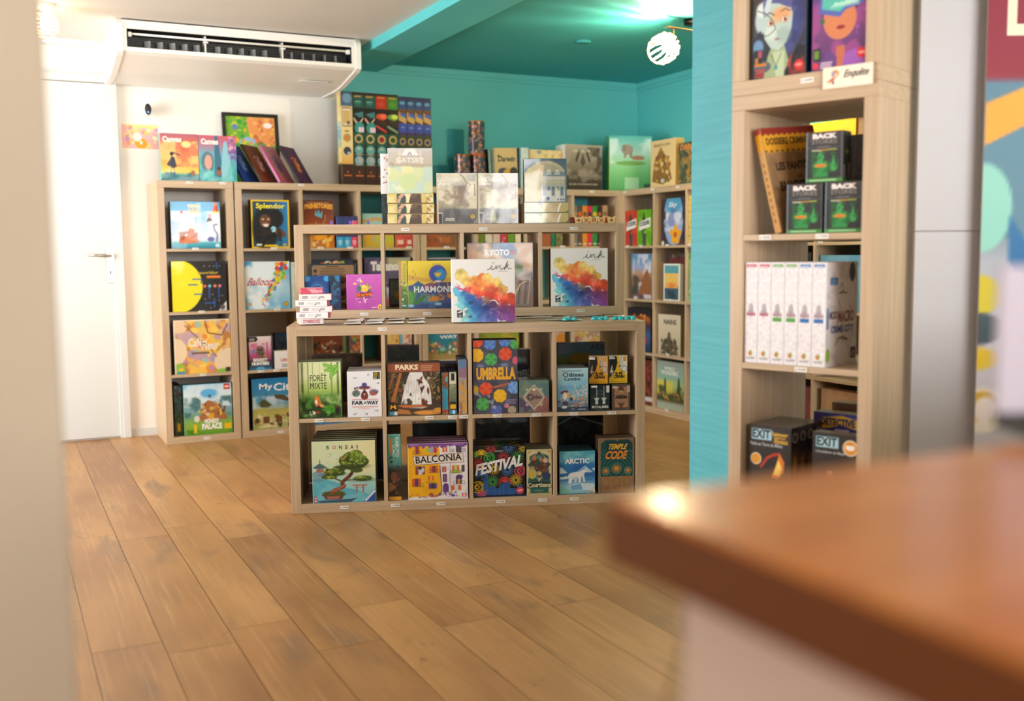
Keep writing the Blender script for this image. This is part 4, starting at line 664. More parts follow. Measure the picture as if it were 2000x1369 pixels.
def a_jolis(a):
    a.v((0, '8a98a8'), (.3, 'a0b0b8'), (.6, '6c8898'), (1, '4c6478')); a.e(.52, .5, .5, .46, 'c9bf98', .03); a.e(.52, .46, .45, .43, 'b0aa90'); a.r(.4, .0, .97, .6, 'd6d4d4'); a.r(.4, .4, .97, .6, 'cfcac0'); a.v2 = 0; a.mix(((a.X > .42) & (a.Y > .27) & (a.Y < .52)) * .9, 'aeb2a2'); a.mix(((a.X > .42) & (a.Y > .6) & (a.Y < .7)) * .9, '70899a')
    [a.e(x, .72, .045, .04, 'e0d8c0') or a.l([(x, .74), (x, .82)], .008, 'e0d8c0') for x in (.58, .78)]; [a.r(x - .06, .63, x + .06, .71, 'c0c0b4') for x in (.58, .78)]
    for i in range(5): x = .47 + i * .105; a.r(x - .035, .15, x + .035, .33, '6c8494' if i % 2 == 0 or i == 4 else '7c909c'); a.e(x, .33, .037, None, '5a7486'); (a.r(x - .045, .0, x + .045, .27, 'e6e0d8') if i in (1, 3) else None)
    a.r(.745, .2, .79, .33, 'efe0a0'); a.p([(0, 0), (0, .66), (.1, .78), (.28, .86), (.48, .86), (.43, .6), (.38, .3), (.38, .1), (.3, .0)], 'dccd94'); a.p([(.28, .86), (.48, .86), (.43, .6), (.38, .3), (.38, .1), (.34, .03), (.34, .3), (.38, .6)], 'ecd2ae'); a.n('b8b080', 6, .6, .1, 5, .4, (0, 0, .38, .85)); a.e(.56, .09, .04, .035, '3a5ca8'); a.r(.5, .04, .63, .047, '4a6cae'); [a.p([(x, .05), (x + .05, .05), (x + .05, .1)], '3c5c98') for x in (.76, .83, .9)]; a.r(.0, .0, 1, .012, '4a5a68'); a.r(.97, 0, 1, 1, '54707f')
def a_jside(a):
    a.h((0, 'd6cfae'), (.3, 'd8d8cc'), (.45, 'd9cd94'), (.7, 'c8a878'), (1, 'd2c07a')); a.n('8fa0a4', 5, .58, .08, 4, .7, (0, 0, .4, 1)); a.p([(.78, 0), (.8, .4), (.84, 1), (.8, .9), (.76, .5), (.74, 0)], 'f2eee0'); a.p([(.93, 0), (1, .3), (1, 0)], '6a8898'); a.r(0, 0, 1, .05, '4a4a3c')
def a_ship(a):
    a.v((0, '2f88a4'), (.12, '58b4c4'), (.16, 'c9dce8'), (.5, 'b4cce8'), (.75, '5ab0dc'), (1, '3f9cd0')); a.n('f4f6f8', 3, .52, .12, 3, .9, (0, .2, 1, .8)); a.n('3fa4bc', 6, .55, .08, 8, .8, (0, 0, 1, .15)); [a.e(x, y, rx, ry, 'f6f2ea') for x, y, rx, ry in ((.25, .56, .08, .1), (.36, .6, .12, .1), (.3, .74, .07, .06), (.22, .42, .07, .07), (.4, .48, .13, .08), (.27, .68, .1, .06))]; a.p([(.14, .14), (.2, .28), (.32, .26), (.36, .44), (.46, .42), (.5, .22), (.58, .16), (.5, .12), (.2, .1)], 'd0754a'); a.n('9a4a34', 9, .55, .06, 5, .7, (.16, .12, .54, .36)); a.e(.22, .78, .03, None, 'c04a5c'); a.l([(.92, .16), (.94, .3), (.88, .4), (.86, .5), (.93, .52)], .035, '7a78b0'); a.e(.8, .2, .07, .05, '6a70b0'); a.e(.78, .6, .05, .06, '3a2c30'); a.e(.8, .54, .06, .05, 'efe4e0'); a.e(.79, .7, .03, .05, 'e8a0a0'); a.p([(.84, .78), (.98, .78), (.94, .96), (.88, .96)], 'd8482c'); a.r(.83, .76, .99, .8, 'f0d858'); a.e(.91, .96, .04, None, 'e88a50'); a.r(.52, .2, .62, .98, 'eaf2f8', .35); a.r(.89, .03, .97, .1, 'cfe4f0')
def a_yellow(a):   # plain generic stand-in: a yellow shape on black with a blue maze
    a.c[:] = hx('26272b'); a.e(.1, .5, .46, .5, 'f0e020')
    for p_ in ([(.38, .64), (.54, .64), (.54, .56)], [(.3, .53), (.46, .53)], [(.4, .34), (.55, .34)], [(.68, .46), (.68, .26)], [(.86, .46), (.86, .27)], [(.6, .16), (.78, .16)], [(.77, .24), (.77, .08)], [(.83, .86), (.83, .96)]): a.l(p_, .022, '2c62b0')
    for x, y in ((.6, .9), (.7, .9), (.78, .9), (.88, .9), (.74, .33), (.86, .21), (.92, .3), (.6, .24), (.7, .06), (.9, .1)): a.e(x, y, .01, None, 'b8a89c')
    a.r(.64, .66, .9, .71, 'e88434'); [a.e(x, .5, .03, None, c) for x, c in ((.6, 'd86a70'), (.69, '70b8d0'), (.79, 'e08a50'), (.88, 'd07a90'))]; a.p([(.84, 0), (1, 0), (1, .2)], 'd8d8d6'); a.e(.92, .07, .05, .05, '5a5654')
def a_cafe(a):
    a.v((0, 'd89a50'), (.4, 'e0b070'), (1, 'e6c49c')); a.n('f0c050', 4, .5, .08, 3, .9); a.n('b0703c', 5, .6, .06, 7, .8); a.n('b79ac0', 5, .6, .08, 12, .8); a.sp(26, .25, .05, .9, .95, .05, .09, ['f4d060', 'f0b048', '9cc0b0', 'e88840', 'a894bc'], 9); a.e(.02, .42, .2, .24, 'e8cfae'); a.e(.98, .2, .28, .25, 'e8d2b4'); a.e(.08, .88, .16, .12, 'e8c8a0'); a.l([(.2, .9), (.4, .68), (.6, .5), (.74, .3)], .02, '8a5a38'); a.l([(.55, 1), (.6, .75), (.85, .7), (.95, .9)], .02, '7a4c30'); a.r(.3, .36, .62, .4, '7a5c54'); a.e(.08, .1, .1, .1, '8ab84a'); a.e(.85, .02, .12, .05, '8cb848'); a.r(.04, .0, .17, .05, '3c8cb0'); a.p([(.06, .06), (.08, .14), (.1, .1), (.13, .14), (.15, .06)], 'f0c028'); a.r(.9, .01, .99, .09, '3c3028'); a.r(0, 0, .02, 1, 'efe4d0'); a.r(0, .98, 1, 1, 'efe4d0')
def a_monkey(a):
    a.v((0, '5a9428'), (.2, '88b038'), (.35, '6a9c78'), (.5, '7aa4b4'), (.8, 'b8d8ec'), (1, '6ab4e0')); a.n('dfeef6', 3, .5, .12, 3, .8, (0, .55, 1, 1)); a.n('3c6a6c', 4, .5, .1, 6, .9, (0, .35, .35, .75)); a.n('3c6a6c', 4, .48, .1, 9, .9, (.75, .35, 1, .75)); a.e(.52, .82, .17, .09, '58b0e8', .03); a.ring(.52, .8, .24, .03, 'd8e8f4', .14)
    a.p([(.25, .28), (.36, .42), (.42, .62), (.5, .68), (.58, .66), (.7, .62), (.78, .5), (.88, .38), (.9, .28)], 'a4683c'); a.sp(36, .3, .28, .86, .62, .02, .045, ['8a4f30', 'c08850', '6a3c28', 'e0c8a0', '7a8c3c', 'd8b048'], 5); a.r(.52, .3, .62, .42, 'd8a428'); a.e(.26, .32, .06, .07, 'd8d4c0'); a.e(.54, .76, .03, .04, '3c6a8c'); a.n('3f7a1c', 7, .55, .08, 8, .9, (0, 0, 1, .22)); a.r(.84, .88, .97, .99, 'c0201c'); a.r(.86, .915, .95, .955, 'f4dcd0'); a.r(.83, .09, .98, .2, 'e8b81c'); a.r(.19, .04, .25, .21, 'eab820')
def a_monkside(a): a.v((0, '3c5a20'), (.3, '5c7c34'), (.5, '44686c'), (1, '587c94')); a.n('2c4030', 4, .5, .1, 4, .8); a.r(.3, .08, .7, .24, 'e8b81c'); a.e(.6, .86, .25, .03, 'a8241c')
def a_splendor(a):
    a.c[:] = hx('e8c01c'); a.r(.04, .03, .96, .97, '23465e'); a.v_ = 0; a.mix(((a.X > .04) & (a.X < .96) & (a.Y > .03) & (a.Y < .97)) * sstep((a.X - .3) * 1.4), '2c7cb4'); a.e(.36, .42, .34, .55, '17191c', .1); a.e(.62, .62, .22, .25, '1c1a1c', .06); a.e(.36, .57, .15, .17, '5c3c2c', .03); a.e(.36, .49, .11, .06, '8a5a40'); a.e(.3, .6, .04, .03, 'c0906c'); a.e(.44, .6, .04, .03, 'c0906c'); a.p([(.3, .5), (.45, .5), (.42, .44), (.33, .45)], 'e8e0d4'); a.e(.75, .32, .17, .09, '6a4432', rot=-30); a.p([(.5, .42), (.56, .46), (.64, .43), (.62, .34), (.53, .33)], '9cdcf0'); a.n('2c2420', 8, .6, .08, 6, .8, (.04, .05, .8, .4)); a.p([(.3, .03), (.34, .07), (.66, .07), (.7, .03)], 'e8c01c'); a.r(.12, .05, .26, .09, 'e6e4dc'); a.e(.86, .07, .05, .03, 'c8a838'); a.r(.45, .87, .55, .885, 'c8c8b0')
def a_balloon(a):
    a.v((0, '6ab0dc'), (.4, 'a8cfe8'), (.8, '6ab4e0'), (1, '4f9cd4')); a.n('eef4f8', 3, .5, .12, 5, .9); g = random.Random(4)
    for _ in range(70): t = g.random(); x = .38 + .5 * t ** .8 + g.uniform(-.1, .1) * (.4 + t); y = .12 + .85 * t + g.uniform(-.08, .08); a.e(x, y, .02 + .035 * t, None, g.choice(['e8c828', '70b83c', 'd8403c', '4f8ac4', 'f0a030', 'b0d850', 'e0709c', '3c70b0']))
    a.e(.9, .1, .055, None, '6a5a20'); a.e(.9, .1, .045, None, 'c8a838'); a.r(.04, .06, .14, .14, 'c0a8a0')
def a_bounty(a):   # generic masked traveller, no known character
    a.v((0, '3c7ca4'), (.15, '2a3a4c'), (.3, '5a3a4c'), (.5, 'c8709c'), (.75, 'e0b8c8'), (1, 'e6dcdc')); a.r(.0, 0, .05, 1, '16202c'); a.r(.95, 0, 1, 1, '16202c'); a.p([(0, .85), (.35, .85), (.42, .93), (.35, 1), (0, 1)], '14161a'); a.bars(.06, .89, .32, .96, 2, 'd8d8d4', .6); a.p([(.3, .25), (.34, .55), (.66, .55), (.75, .25)], '5a5048'); a.e(.5, .62, .16, .13, '6a6450'); a.r(.4, .58, .6, .62, '2c2824'); a.e(.72, .42, .1, .06, 'b8804c'); a.l([(.78, .4), (.78, .82)], .03, '4a4448'); a.e(.24, .56, .1, .07, '4aa0d0'); a.p([(.3, .0), (.38, .09), (.62, .09), (.7, 0)], '58a8d4'); a.r(.05, .0, .95, .012, '58a8d4'); a.n('c05078', 6, .6, .08, 5, .7, (.05, .3, .95, .8))
def a_mycity(a):
    a.v((0, 'a8a468'), (.2, 'b8b070'), (.38, 'a8a058'), (.42, '8a9c8c'), (.55, '4c8cb0'), (1, '1f78b0')); a.n('d8dce0', 3, .56, .1, 5, .8, (0, .4, 1, .65)); a.p([(.12, .52), (.2, .6), (.28, .56), (.38, .48), (.3, .43), (.16, .44)], '4c4c30'); a.l([(.24, .58), (.28, .72)], .012, '3c4c3c'); a.p([(.42, .68), (.62, .66), (.78, .54), (.7, .53), (.45, .6)], '5c4830'); a.sp(40, .05, .05, .98, .32, .02, .06, ['5a4428', 'c8bc90', '3c3c20', 'e0d8b0', '8a5030', '98984c'], 6); [a.r(x, .12, x + .12, .25, '6a4428') or a.p([(x - .02, .25), (x + .06, .32), (x + .14, .25)], '8a4c34') for x in (.2, .45, .72)]; a.n('b8ac48', 5, .5, .1, 7, .7, (0, .28, 1, .42)); a.p([(.06, .04), (.3, .1), (.5, .03)], 'd8cc98')
def gen(c1, c2, cols, seed=1, k=30, r=(.03, .1), bands=()):
    def f(a):
        a.v((0, c1), (1, c2)); a.n(cols[0], 4, .52, .1, seed, .7); a.n(cols[-1], 6, .58, .08, seed + 5, .6); a.sp(k, 0, 0, 1, 1, r[0], r[1], list(cols), seed, .8, .8)
        for b_ in bands: a.r(*b_)
    return f
def a_prehist(a): a.v((0, 'c87828'), (.4, 'a04c1c'), (1, '5c2814')); a.n('e89838', 4, .52, .1, 5, .8, (0, 0, 1, .5)); a.sp(16, .05, .02, .95, .3, .04, .1, ['f0a428', 'e8c890', '8a3c18', 'f4b848'], 6); a.e(.5, .22, .14, .1, 'f0a020'); a.p([(.38, .68), (.4, .8), (.46, .7), (.5, .82), (.55, .7), (.64, .8), (.6, .62)], '5ab0c8'); a.l([(.4, .55), (.45, .45), (.6, .48), (.7, .58), (.72, .68)], .03, '9a8c84'); a.l([(.46, .46), (.42, .38)], .02, '9a8c84'); a.l([(.6, .48), (.66, .4)], .02, '9a8c84'); a.bars(.1, .94, .9, .97, 1, 'b08868', .6)
def a_three(c, n_=1):
    def f(a): a.v((0, c), (.34, c), (.36, '28306c'), (1, '2c3478')); a.r(0, 0, 1, .33, c); a.bars(.2, .14, .8, .26, 2, 'e8ecf0', .5); a.bars(.3, .08, .7, .12, 1, 'e8ecf0', .6); a.r(.02, .34, .05, 1, '7a88a0'); a.e(.5, .29, .1, .03, 'd8e0e8'); a.n('3c50a0', 6, .6, .1, 4, .5, (0, .4, 1, 1))
    return f
def a_donut(a): a.v((0, '24324c'), (1, '2a3448')); a.e(.28, .85, .09, None, 'e04818', .02); a.e(.28, .85, .05, None, 'f07828'); a.ring(.4, .88, .08, .03, 'd8cc90'); a.ring(.6, .87, .08, .06, 'e8a878'); a.e(.92, .84, .08, None, 'e04c18'); a.e(.74, .92, .05, None, 'b0c040'); a.e(.72, .82, .05, .03, 'a85c38'); a.sp(14, .2, .76, .9, .95, .02, .03, ['6a8a3c', 'e8d8b0', 'c05030'], 5); a.sp(40, .0, .0, 1, .7, .03, .06, ['c05030', '5a6a3c', 'e0b078', '28344c'], 6)
def a_taken(a): a.v((0, 'a03c48'), (.12, 'b85a68'), (.18, '8890a8'), (.4, '9aa4b8'), (.5, '544864'), (.7, '5c5074'), (1, '6c6488')); a.n('b4b088', 3, .5, .1, 5, .9, (.45, .75, 1, 1)); a.n('c4ccd8', 4, .55, .1, 6, .7, (0, .2, 1, .5)); a.e(.6, .42, .15, .06, '3c304c'); a.n('3c3050', 4, .5, .12, 9, .6, (0, .4, .5, 1))
def a_canvas1(a):
    a.v((0, '2c7c7c'), (.12, '4a9c94'), (.18, 'f0c860'), (.4, 'f0a850'), (.7, 'e07858'), (1, 'b06478')); a.n('f4cc7c', 3, .5, .12, 3, .8, (0, .3, 1, .85)); a.n('d05c48', 4, .58, .1, 6, .6, (.4, .3, 1, .9)); a.e(.68, .78, .13, .09, 'f8d890', .03); a.n('2c6c74', 6, .5, .1, 9, .9, (0, 0, 1, .18))
    a.p([(.22, .32), (.28, .52), (.36, .5), (.42, .3), (.32, .26)], '2a2c40'); a.e(.29, .57, .05, None, '2a2c40'); a.l([(.3, .6), (.4, .58), (.5, .55)], .03, '2a2c40'); a.l([(.27, .28), (.26, .12)], .015, '54343c'); a.l([(.34, .28), (.35, .12)], .015, '54343c'); a.p([(.15, .34), (.22, .3), (.26, .48)], '2f3a50'); a.p([(.78, .12), (.9, .12), (.88, .22), (.8, .22)], 'a06048')
def a_canvas2(a):
    a.v((0, '3c94a0'), (.3, '50a8b0'), (.6, '74a8c0'), (.8, 'b07890'), (1, 'c85c70')); a.p([(.4, 0), (.42, 1), (.5, 1), (.6, .4), (.62, 0)], '3c7088'); a.p([(.58, .3), (.66, .85), (.74, .9), (.84, .4), (.9, 0), (.6, 0)], '8cc4d4'); a.e(.22, .42, .17, .28, '547c88'); a.e(.24, .42, .1, .2, 'd8a090'); a.n('e8a8c8', 8, .52, .08, 4, .9, (.78, .5, 1, 1)); a.n('7a4c94', 9, .6, .08, 6, .8, (.78, .4, 1, .95)); a.n('68c0b8', 6, .55, .1, 9, .8, (0, 0, 1, .35)); a.e(.52, .2, .06, .08, 'a05840'); a.e(.52, .28, .05, .05, '4c3840')
def a_frame(a):
    a.v((0, '4c8c34'), (.4, '6ca83c'), (1, '88b434')); a.p([(.4, 1), (.5, .6), (.95, .5), (1, .6), (1, 1)], 'e89858'); a.sp(40, .5, .55, 1, 1, .02, .05, ['d87848', 'f0b070', 'e8c448', 'c86440'], 3); a.e(.85, .88, .09, .06, 'f4ece8'); a.e(.42, .62, .17, .1, '9cbcd8'); a.e(.38, .6, .08, .05, 'd8cc3c'); a.sp(60, 0, 0, 1, .6, .03, .07, ['2f7c3c', '3c9448', '5cb04c', '88bc40', '28684c', '8c7cb8', 'e8983c'], 5); a.sp(30, 0, .6, .4, 1, .03, .07, ['3c9c3c', 'c8cc38', 'f0a838', '60a83c'], 6); a.e(.18, .84, .06, None, '6a84b8'); a.e(.6, .22, .13, .09, '68c4dc'); a.e(.6, .18, .08, .06, '3c9460'); a.e(.3, .12, .08, .05, '7480c0')
def mat_art(kind):
    def f(a):
        a.c[:] = hx('4a2a1c'); bz = '3c2218'
        if kind == 0: a.v((0, '3c2218'), (.225, '3c2218'), (.23, 'd8a050'), (.4, 'e0cc90'), (.8, 'e0c888'), (.84, 'd8bc78'), (.85, '4a6478'), (1, '3c4c5c')); a.e(.55, .93, .4, None, '6a8ca8', .1); a.r(.12, .63, .9, .83, '5a4838'); a.r(.15, .64, .87, .82, 'dcd0bc'); a.r(.2, .66, .8, .8, 'c8a868'); a.e(.65, .67, .15, None, '6a5438'); a.e(.5, .51, .34, None, 'a8905c'); a.e(.5, .51, .2, None, 'c87c3c'); a.e(.5, .37, .33, None, '3a3c44'); a.e(.62, .345, .12, None, 'a8c4cc'); a.bars(.3, .575, .7, .59, 1, '3a2c20', .7)
        elif kind in (1, 2, 3):
            A_, B_, C1 = {1: ('1f4c40', '2f8c84', '16342c'), 2: ('b02c18', 'd04c30', '5c1814'), 3: ('3c7c20', '6a9c3c', '20300c')}[kind]
            a.v((0, bz), (.2, bz), (.21, '1f382c'), (.56, '1f3c34'), (.57, '18181a'), (.83, '141414'), (.84, A_), (.97, A_), (.98, '2a1c10'), (1, '2a1c10')); a.r(0, .44, 1, .57, '24503c'); a.e(.5, .89, .3, .2, B_, .1, op=.5); a.bars(.15, .95, .85, .97, 1, 'c88c3c', .7)
            if kind == 1: a.p([(.1, .77), (.95, .8), (.95, .74), (.6, .73)], '3c7478'); a.p([(.05, .74), (.5, .67), (.95, .74), (.95, .72), (.5, .63), (.05, .71)], 'd8a890'); a.e(.6, .62, .45, .5, '2f8c84'); a.r(.5, .575, 1, .63, 'd8c0cc'); a.r(0, .56, 1, .575, '24503c'); a.bars(.2, .9, .8, .905, 1, 'c8d8c8', .8)
            else: a.e(.5, .75, .5, .28, B_); a.e(.7, .76, .3, .2, {2: 'f06a48', 3: 'c8dc58'}[kind]); a.p([(0, .7), (1, .64), (1, .7), (0, .74)], '3a2418'); a.p([(0, .64), (1, .575), (1, .6), (0, .67)], {2: 'c83c30', 3: '8a9c78'}[kind]); a.r(0, .8, 1, .83, '1c1410')
            a.e(.5, .505, .36, None, 'c8a468'); a.e(.5, .505, .23, None, {1: '1c4a34', 2: '8c2014', 3: '2a4c14'}[kind]); a.e(.5, .385, .38, None, '5c9c98'); a.e(.5, .4, .2, .1, 'a8c0a8'); a.e(.5, .27, .4, None, '7ca4a8'); a.e(.6, .28, .2, None, 'b8a0a4'); [a.e(.5, y, .4, .06, 'a88c78') for y in (.335, .225)]
        else: a.v((0, bz), (.18, bz), (.19, '4c4a8c'), (.42, '44488c'), (.43, '38442c'), (.57, '38442c'), (.58, '3c2c58'), (.6, '3c2c58'), (.61, '34489c'), (.7, '3850a8'), (.71, '4c3020'), (.86, '6a4830'), (.87, '2c4c80'), (1, '28304c')); a.p([(0, .74), (1, .7), (1, .76), (0, .84)], 'c89c58'); a.p([(.1, .8), (.6, .82), (1, .8), (1, .76), (.5, .78)], '3c64b0'); a.e(.55, .66, .2, .06, '8cacdc'); a.e(.5, .505, .38, None, 'c09a60'); a.e(.5, .505, .24, None, '2a2c68'); a.e(.5, .26, .3, None, '28282c'); a.e(.35, .27, .2, None, 'c8ccc8'); a.e(.5, .93, .35, .2, '5a94c0', .1)
        if kind != 0: a.r(0, 0, .025, 1, '181410', .7)
        a.r(.15, .1, .85, .115, 'c06830'); a.e(.5, .145, .08, None, 'b86430')
    return f
def a_skyrim(a): a.v((0, '3c3028'), (.35, '54463a'), (.45, '7c6c5c'), (.6, '8a7c6c'), (1, 'b8aa98')); a.n('a89c8c', 4, .5, .1, 4, .7, (0, .3, 1, .9)); a.n('4c4034', 5, .52, .1, 7, .8, (.6, .3, 1, .95)); a.n('9c9080', 4, .6, .08, 12, .6, (0, 0, 1, .45)); a.p([(.3, .6), (.42, .9), (.36, .9), (.26, .66)], '4a3c34'); a.p([(.64, .6), (.52, .9), (.58, .9), (.68, .66)], '4a3c34'); a.p([(.4, .62), (.47, .8), (.54, .62), (.47, .5)], '5c4c44'); a.ring(.47, .76, .04, .012, '6a5c50')
def a_eleph(a): a.v((0, '4a9c54'), (.3, '7cc47c'), (.5, '9cd8a0'), (.7, 'b8e0d8'), (1, '5cbcb4')); a.n('e4f2ec', 3, .5, .12, 4, .8, (0, .5, 1, .95)); a.e(.42, .75, .14, .12, 'a89488'); a.e(.35, .78, .06, .08, '94806f'); a.r(.34, .6, .4, .72, '9c887a'); a.r(.48, .6, .54, .72, '9c887a'); a.e(.68, .6, .16, .05, 'b87c6c'); a.e(.5, .5, .36, .05, '7cac58'); a.r(.36, .02, .7, .24, 'b8dcb8', .8); a.r(.82, .02, .97, .12, '3c5448')
def a_baby(a): a.c[:] = hx('dcc08c'); a.p([(.06, .12), (.14, .5), (.3, .72), (.42, .84), (.56, .72), (.74, .5), (.88, .14), (.5, .04)], '8a6430'); a.sp(60, .12, .1, .82, .66, .03, .06, ['b8842c', '6a4420', 'd8a848', '8a5a34', '4c5c2c', 'd8c088'], 5); a.e(.5, .12, .08, .05, 'b4c0c0'); a.e(.42, .8, .05, .05, 'a87c3c')
def a_nains(a): a.v((0, 'b8ae98'), (.45, 'c8beA6'.lower()), (1, 'd6cdb8')); a.p([(.12, .02), (.15, .25), (.35, .35), (.5, .58), (.6, .4), (.8, .3), (.9, .02)], '5c5040'); a.sp(36, .12, .02, .88, .38, .03, .07, ['3c342c', '7c6c58', 'a89880', '4c4438'], 4); a.e(.5, .5, .07, .08, '6a5c4c')
def a_wonders(a): a.v((0, 'a8b09c'), (.12, '9caa98'), (.2, '5a5430'), (.35, '8c8c3c'), (.5, 'a8c07c'), (.7, '8cb4a8'), (1, '9ca49c')); a.n('d8cc50', 4, .52, .1, 5, .8, (0, .3, .6, .6)); a.n('3c4430', 5, .52, .1, 7, .8, (0, .18, 1, .5)); a.p([(.24, .3), (.28, .66), (.34, .62), (.36, .3)], '4c5440'); a.p([(.74, .25), (.78, .66), (.84, .7), (.9, .25)], '404838'); a.sp(26, .0, .18, 1, .35, .02, .05, ['8a5c34', 'c8a04c', '54402c'], 5)
def a_flower(a): a.v((0, '4c3c44'), (1, '3c3438')); a.e(.52, .56, .4, .65, '7c9ccc'); a.mix(a._e(.52, .56, .39, .64)[0] < 1, '88a4d4'); a.n('d8dcec', 3, .5, .12, 5, .9, (.15, .3, .9, .7)); a.e(.52, .88, .32, .2, '4c9cc8', .06); a.n('5468a8', 4, .55, .1, 8, .6, (.15, .3, .9, .9)); [a.e(.6 + .13 * math.cos(t), .22 + .13 * math.sin(t) / a.k, .12, .08, 'e8a424', rot=math.degrees(t)) for t in (.3, 1.5, 2.8, 4.1, 5.3)]; a.e(.6, .22, .07, None, 'b8582c'); a.n('2c2428', 6, .5, .1, 9, .8, (0, 0, .2, 1)); a.n('2c2428', 6, .5, .1, 12, .8, (.88, 0, 1, 1)); a.e(.08, .04, .06, None, 'd8d8d0')
def a_code(c, c2):
    def f(a): a.v((0, c), (1, c)); a.n(c2, 5, .55, .1, 4, .8); a.p([(.35, .1), (.32, .7), (.45, .95), (.6, .7), (.62, .1)], '3c3c40'); a.r(.4, 0, .62, .35, '4a4a4c'); a.p([(.1, .42), (.9, .52), (.92, .78), (.12, .66)], 'e8e8e6'); a.r(.45, .34, .65, .42, c2)
    return f
def a_lucy(a):
    a.v((0, '2a2c34'), (.5, '3a3438'), (1, '4a3c3c')); a.n('54504c', 4, .55, .1, 4, .6); a.e(.74, .55, .24, .42, '3c4478', .06); a.e(.66, .4, .2, .3, '444a80', .06); a.e(.52, .74, .34, .28, '5a5c92', .03); a.n('343868', 5, .5, .1, 9, .8, (.55, .15, 1, .85)); a.e(.2, .62, .14, .26, 'b4c6c8', .03, rot=-8); a.e(.17, .7, .09, .12, 'd4dedc', .04)
    a.p([(.3, .22), (.44, .4), (.6, .34), (.72, .1), (.66, 0), (.22, 0)], '9aaa84'); a.p([(.46, .0), (.4, .26), (.62, .26), (.6, .0)], 'b8c8a0')
    a.p([(.2, .56), (.24, .4), (.36, .3), (.5, .27), (.64, .34), (.74, .48), (.76, .62), (.66, .76), (.4, .78), (.24, .7)], 'b4c8c0'); a.e(.36, .46, .12, .12, 'c8d8d0', .06); a.e(.55, .63, .17, .12, 'dca070', .08); a.e(.4, .57, .07, .06, 'd4b088', .05); a.e(.6, .42, .13, .13, '90a8a4', .08, op=.6)
    a.p([(.22, .62), (.3, .76), (.5, .74), (.7, .68), (.78, .76), (.6, .9), (.34, .88), (.2, .76)], '585a90'); a.p([(.22, .7), (.32, .88), (.4, .84), (.27, .6)], 'c4d2d4')
    for x, y, r in ((.35, .555, .066), (.62, .575, .07)): a.e(x, y, r, r * .8, '5c4044'); a.e(x, y, r * .92, r * .72, 'efe9dc'); a.e(x + .005, y, r * .55, r * .6, 'a4583c'); a.e(x + .005, y, r * .26, None, '1c1414'); a.e(x + .02, y + .012, r * .15, None, 'f8f4ee')
    a.l([(.25, .635), (.33, .665), (.42, .63)], .016, '3c3040'); a.l([(.54, .655), (.62, .68), (.71, .65)], .016, '4c3444'); a.l([(.1, .7), (.26, .66), (.36, .6), (.45, .49)], .012, '14141c'); a.l([(.12, .45), (.3, .43), (.45, .49)], .01, '14141c'); a.e(.48, .385, .045, .014, 'a0604c'); a.l([(.44, .388), (.52, .388)], .006, '5c3430'); a.e(.49, .46, .02, .01, 'a08c7c')
    a.p([(.02, .4), (.16, .5), (.26, .3), (.22, .1), (.02, .0)], '2c3444'); a.e(.12, .33, .1, .12, '6c90b4', .04); a.e(.2, .12, .16, .1, '54606c'); a.p([(.62, .05), (.85, .3), (1, .28), (1, 0), (.62, 0)], '202028'); a.n('b83c34', 5, .58, .1, 7, .8, (.7, .0, 1, .18)); a.p([(.66, .12), (.76, .22), (.72, .06)], 'a83c38'); a.r(.05, .14, .2, .3, '302830'); a.r(.06, .15, .12, .22, 'b0783c'); a.r(.12, .22, .19, .29, 'a85060'); a.r(.05, .13, .28, .16, 'c87c34'); a.l([(.36, .24), (.46, .12), (.56, .24)], .01, '3c3434'); a.e(.46, .1, .03, .04, '3c90a0'); a.e(.88, .1, .08, None, 'd8302c'); a.e(.88, .1, .06, .025, 'f09088'); a.bars(.05, .02, .26, .11, 3, 'c04038', .6); a.r(0, .0, .015, 1, '1c2c40')
def a_vr(a):
    a.v((0, '4c3464'), (.4, '7c447c'), (.7, '5c4480'), (1, '8c5c98')); a.n('a04c8c', 4, .52, .1, 4, .8); a.e(.5, .88, .42, .22, 'c87884'); a.n('e89448', 6, .55, .1, 6, .9, (.2, .85, .8, 1)); a.e(.52, .7, .38, .35, '382c4c'); a.e(.5, .48, .3, .34, 'd08058'); a.p([(.3, .8), (.7, .8), (.62, .9), (.4, .9)], 'e09c80'); a.p([(.12, .56), (.16, .82), (.5, .86), (.9, .84), (.92, .6), (.6, .56), (.5, .5), (.36, .52)], '5868b0'); a.p([(.17, .6), (.2, .78), (.5, .82), (.86, .8), (.87, .63), (.6, .6), (.5, .55), (.36, .57)], '58b8a8'); a.n('c8ecd8', 7, .55, .08, 5, .8, (.2, .6, .85, .8)); a.e(.52, .4, .075, .035, '9c3038'); a.l([(.45, .4), (.6, .405)], .008, '5c1c24'); a.r(.44, .02, .6, .22, 'c06c50'); a.p([(.1, 0), (.3, .2), (.46, .12), (.45, 0)], '684480'); a.p([(.55, 0), (.6, .14), (.8, .18), (1, 0)], '9c5cb0'); a.e(.18, .48, .05, .05, '486850'); a.r(.02, .1, .16, .22, '24342c'); a.r(.04, .12, .13, .2, '6c8c34'); a.bars(.15, .02, .38, .09, 3, 'f0d8e0', .5); a.r(.02, .02, .12, .08, 'd8384c'); a.e(.9, .13, .085, None, 'd83034'); a.e(.9, .13, .06, .025, 'f09c98'); a.n('b868c8', 5, .6, .08, 9, .8, (.8, .3, 1, .9))
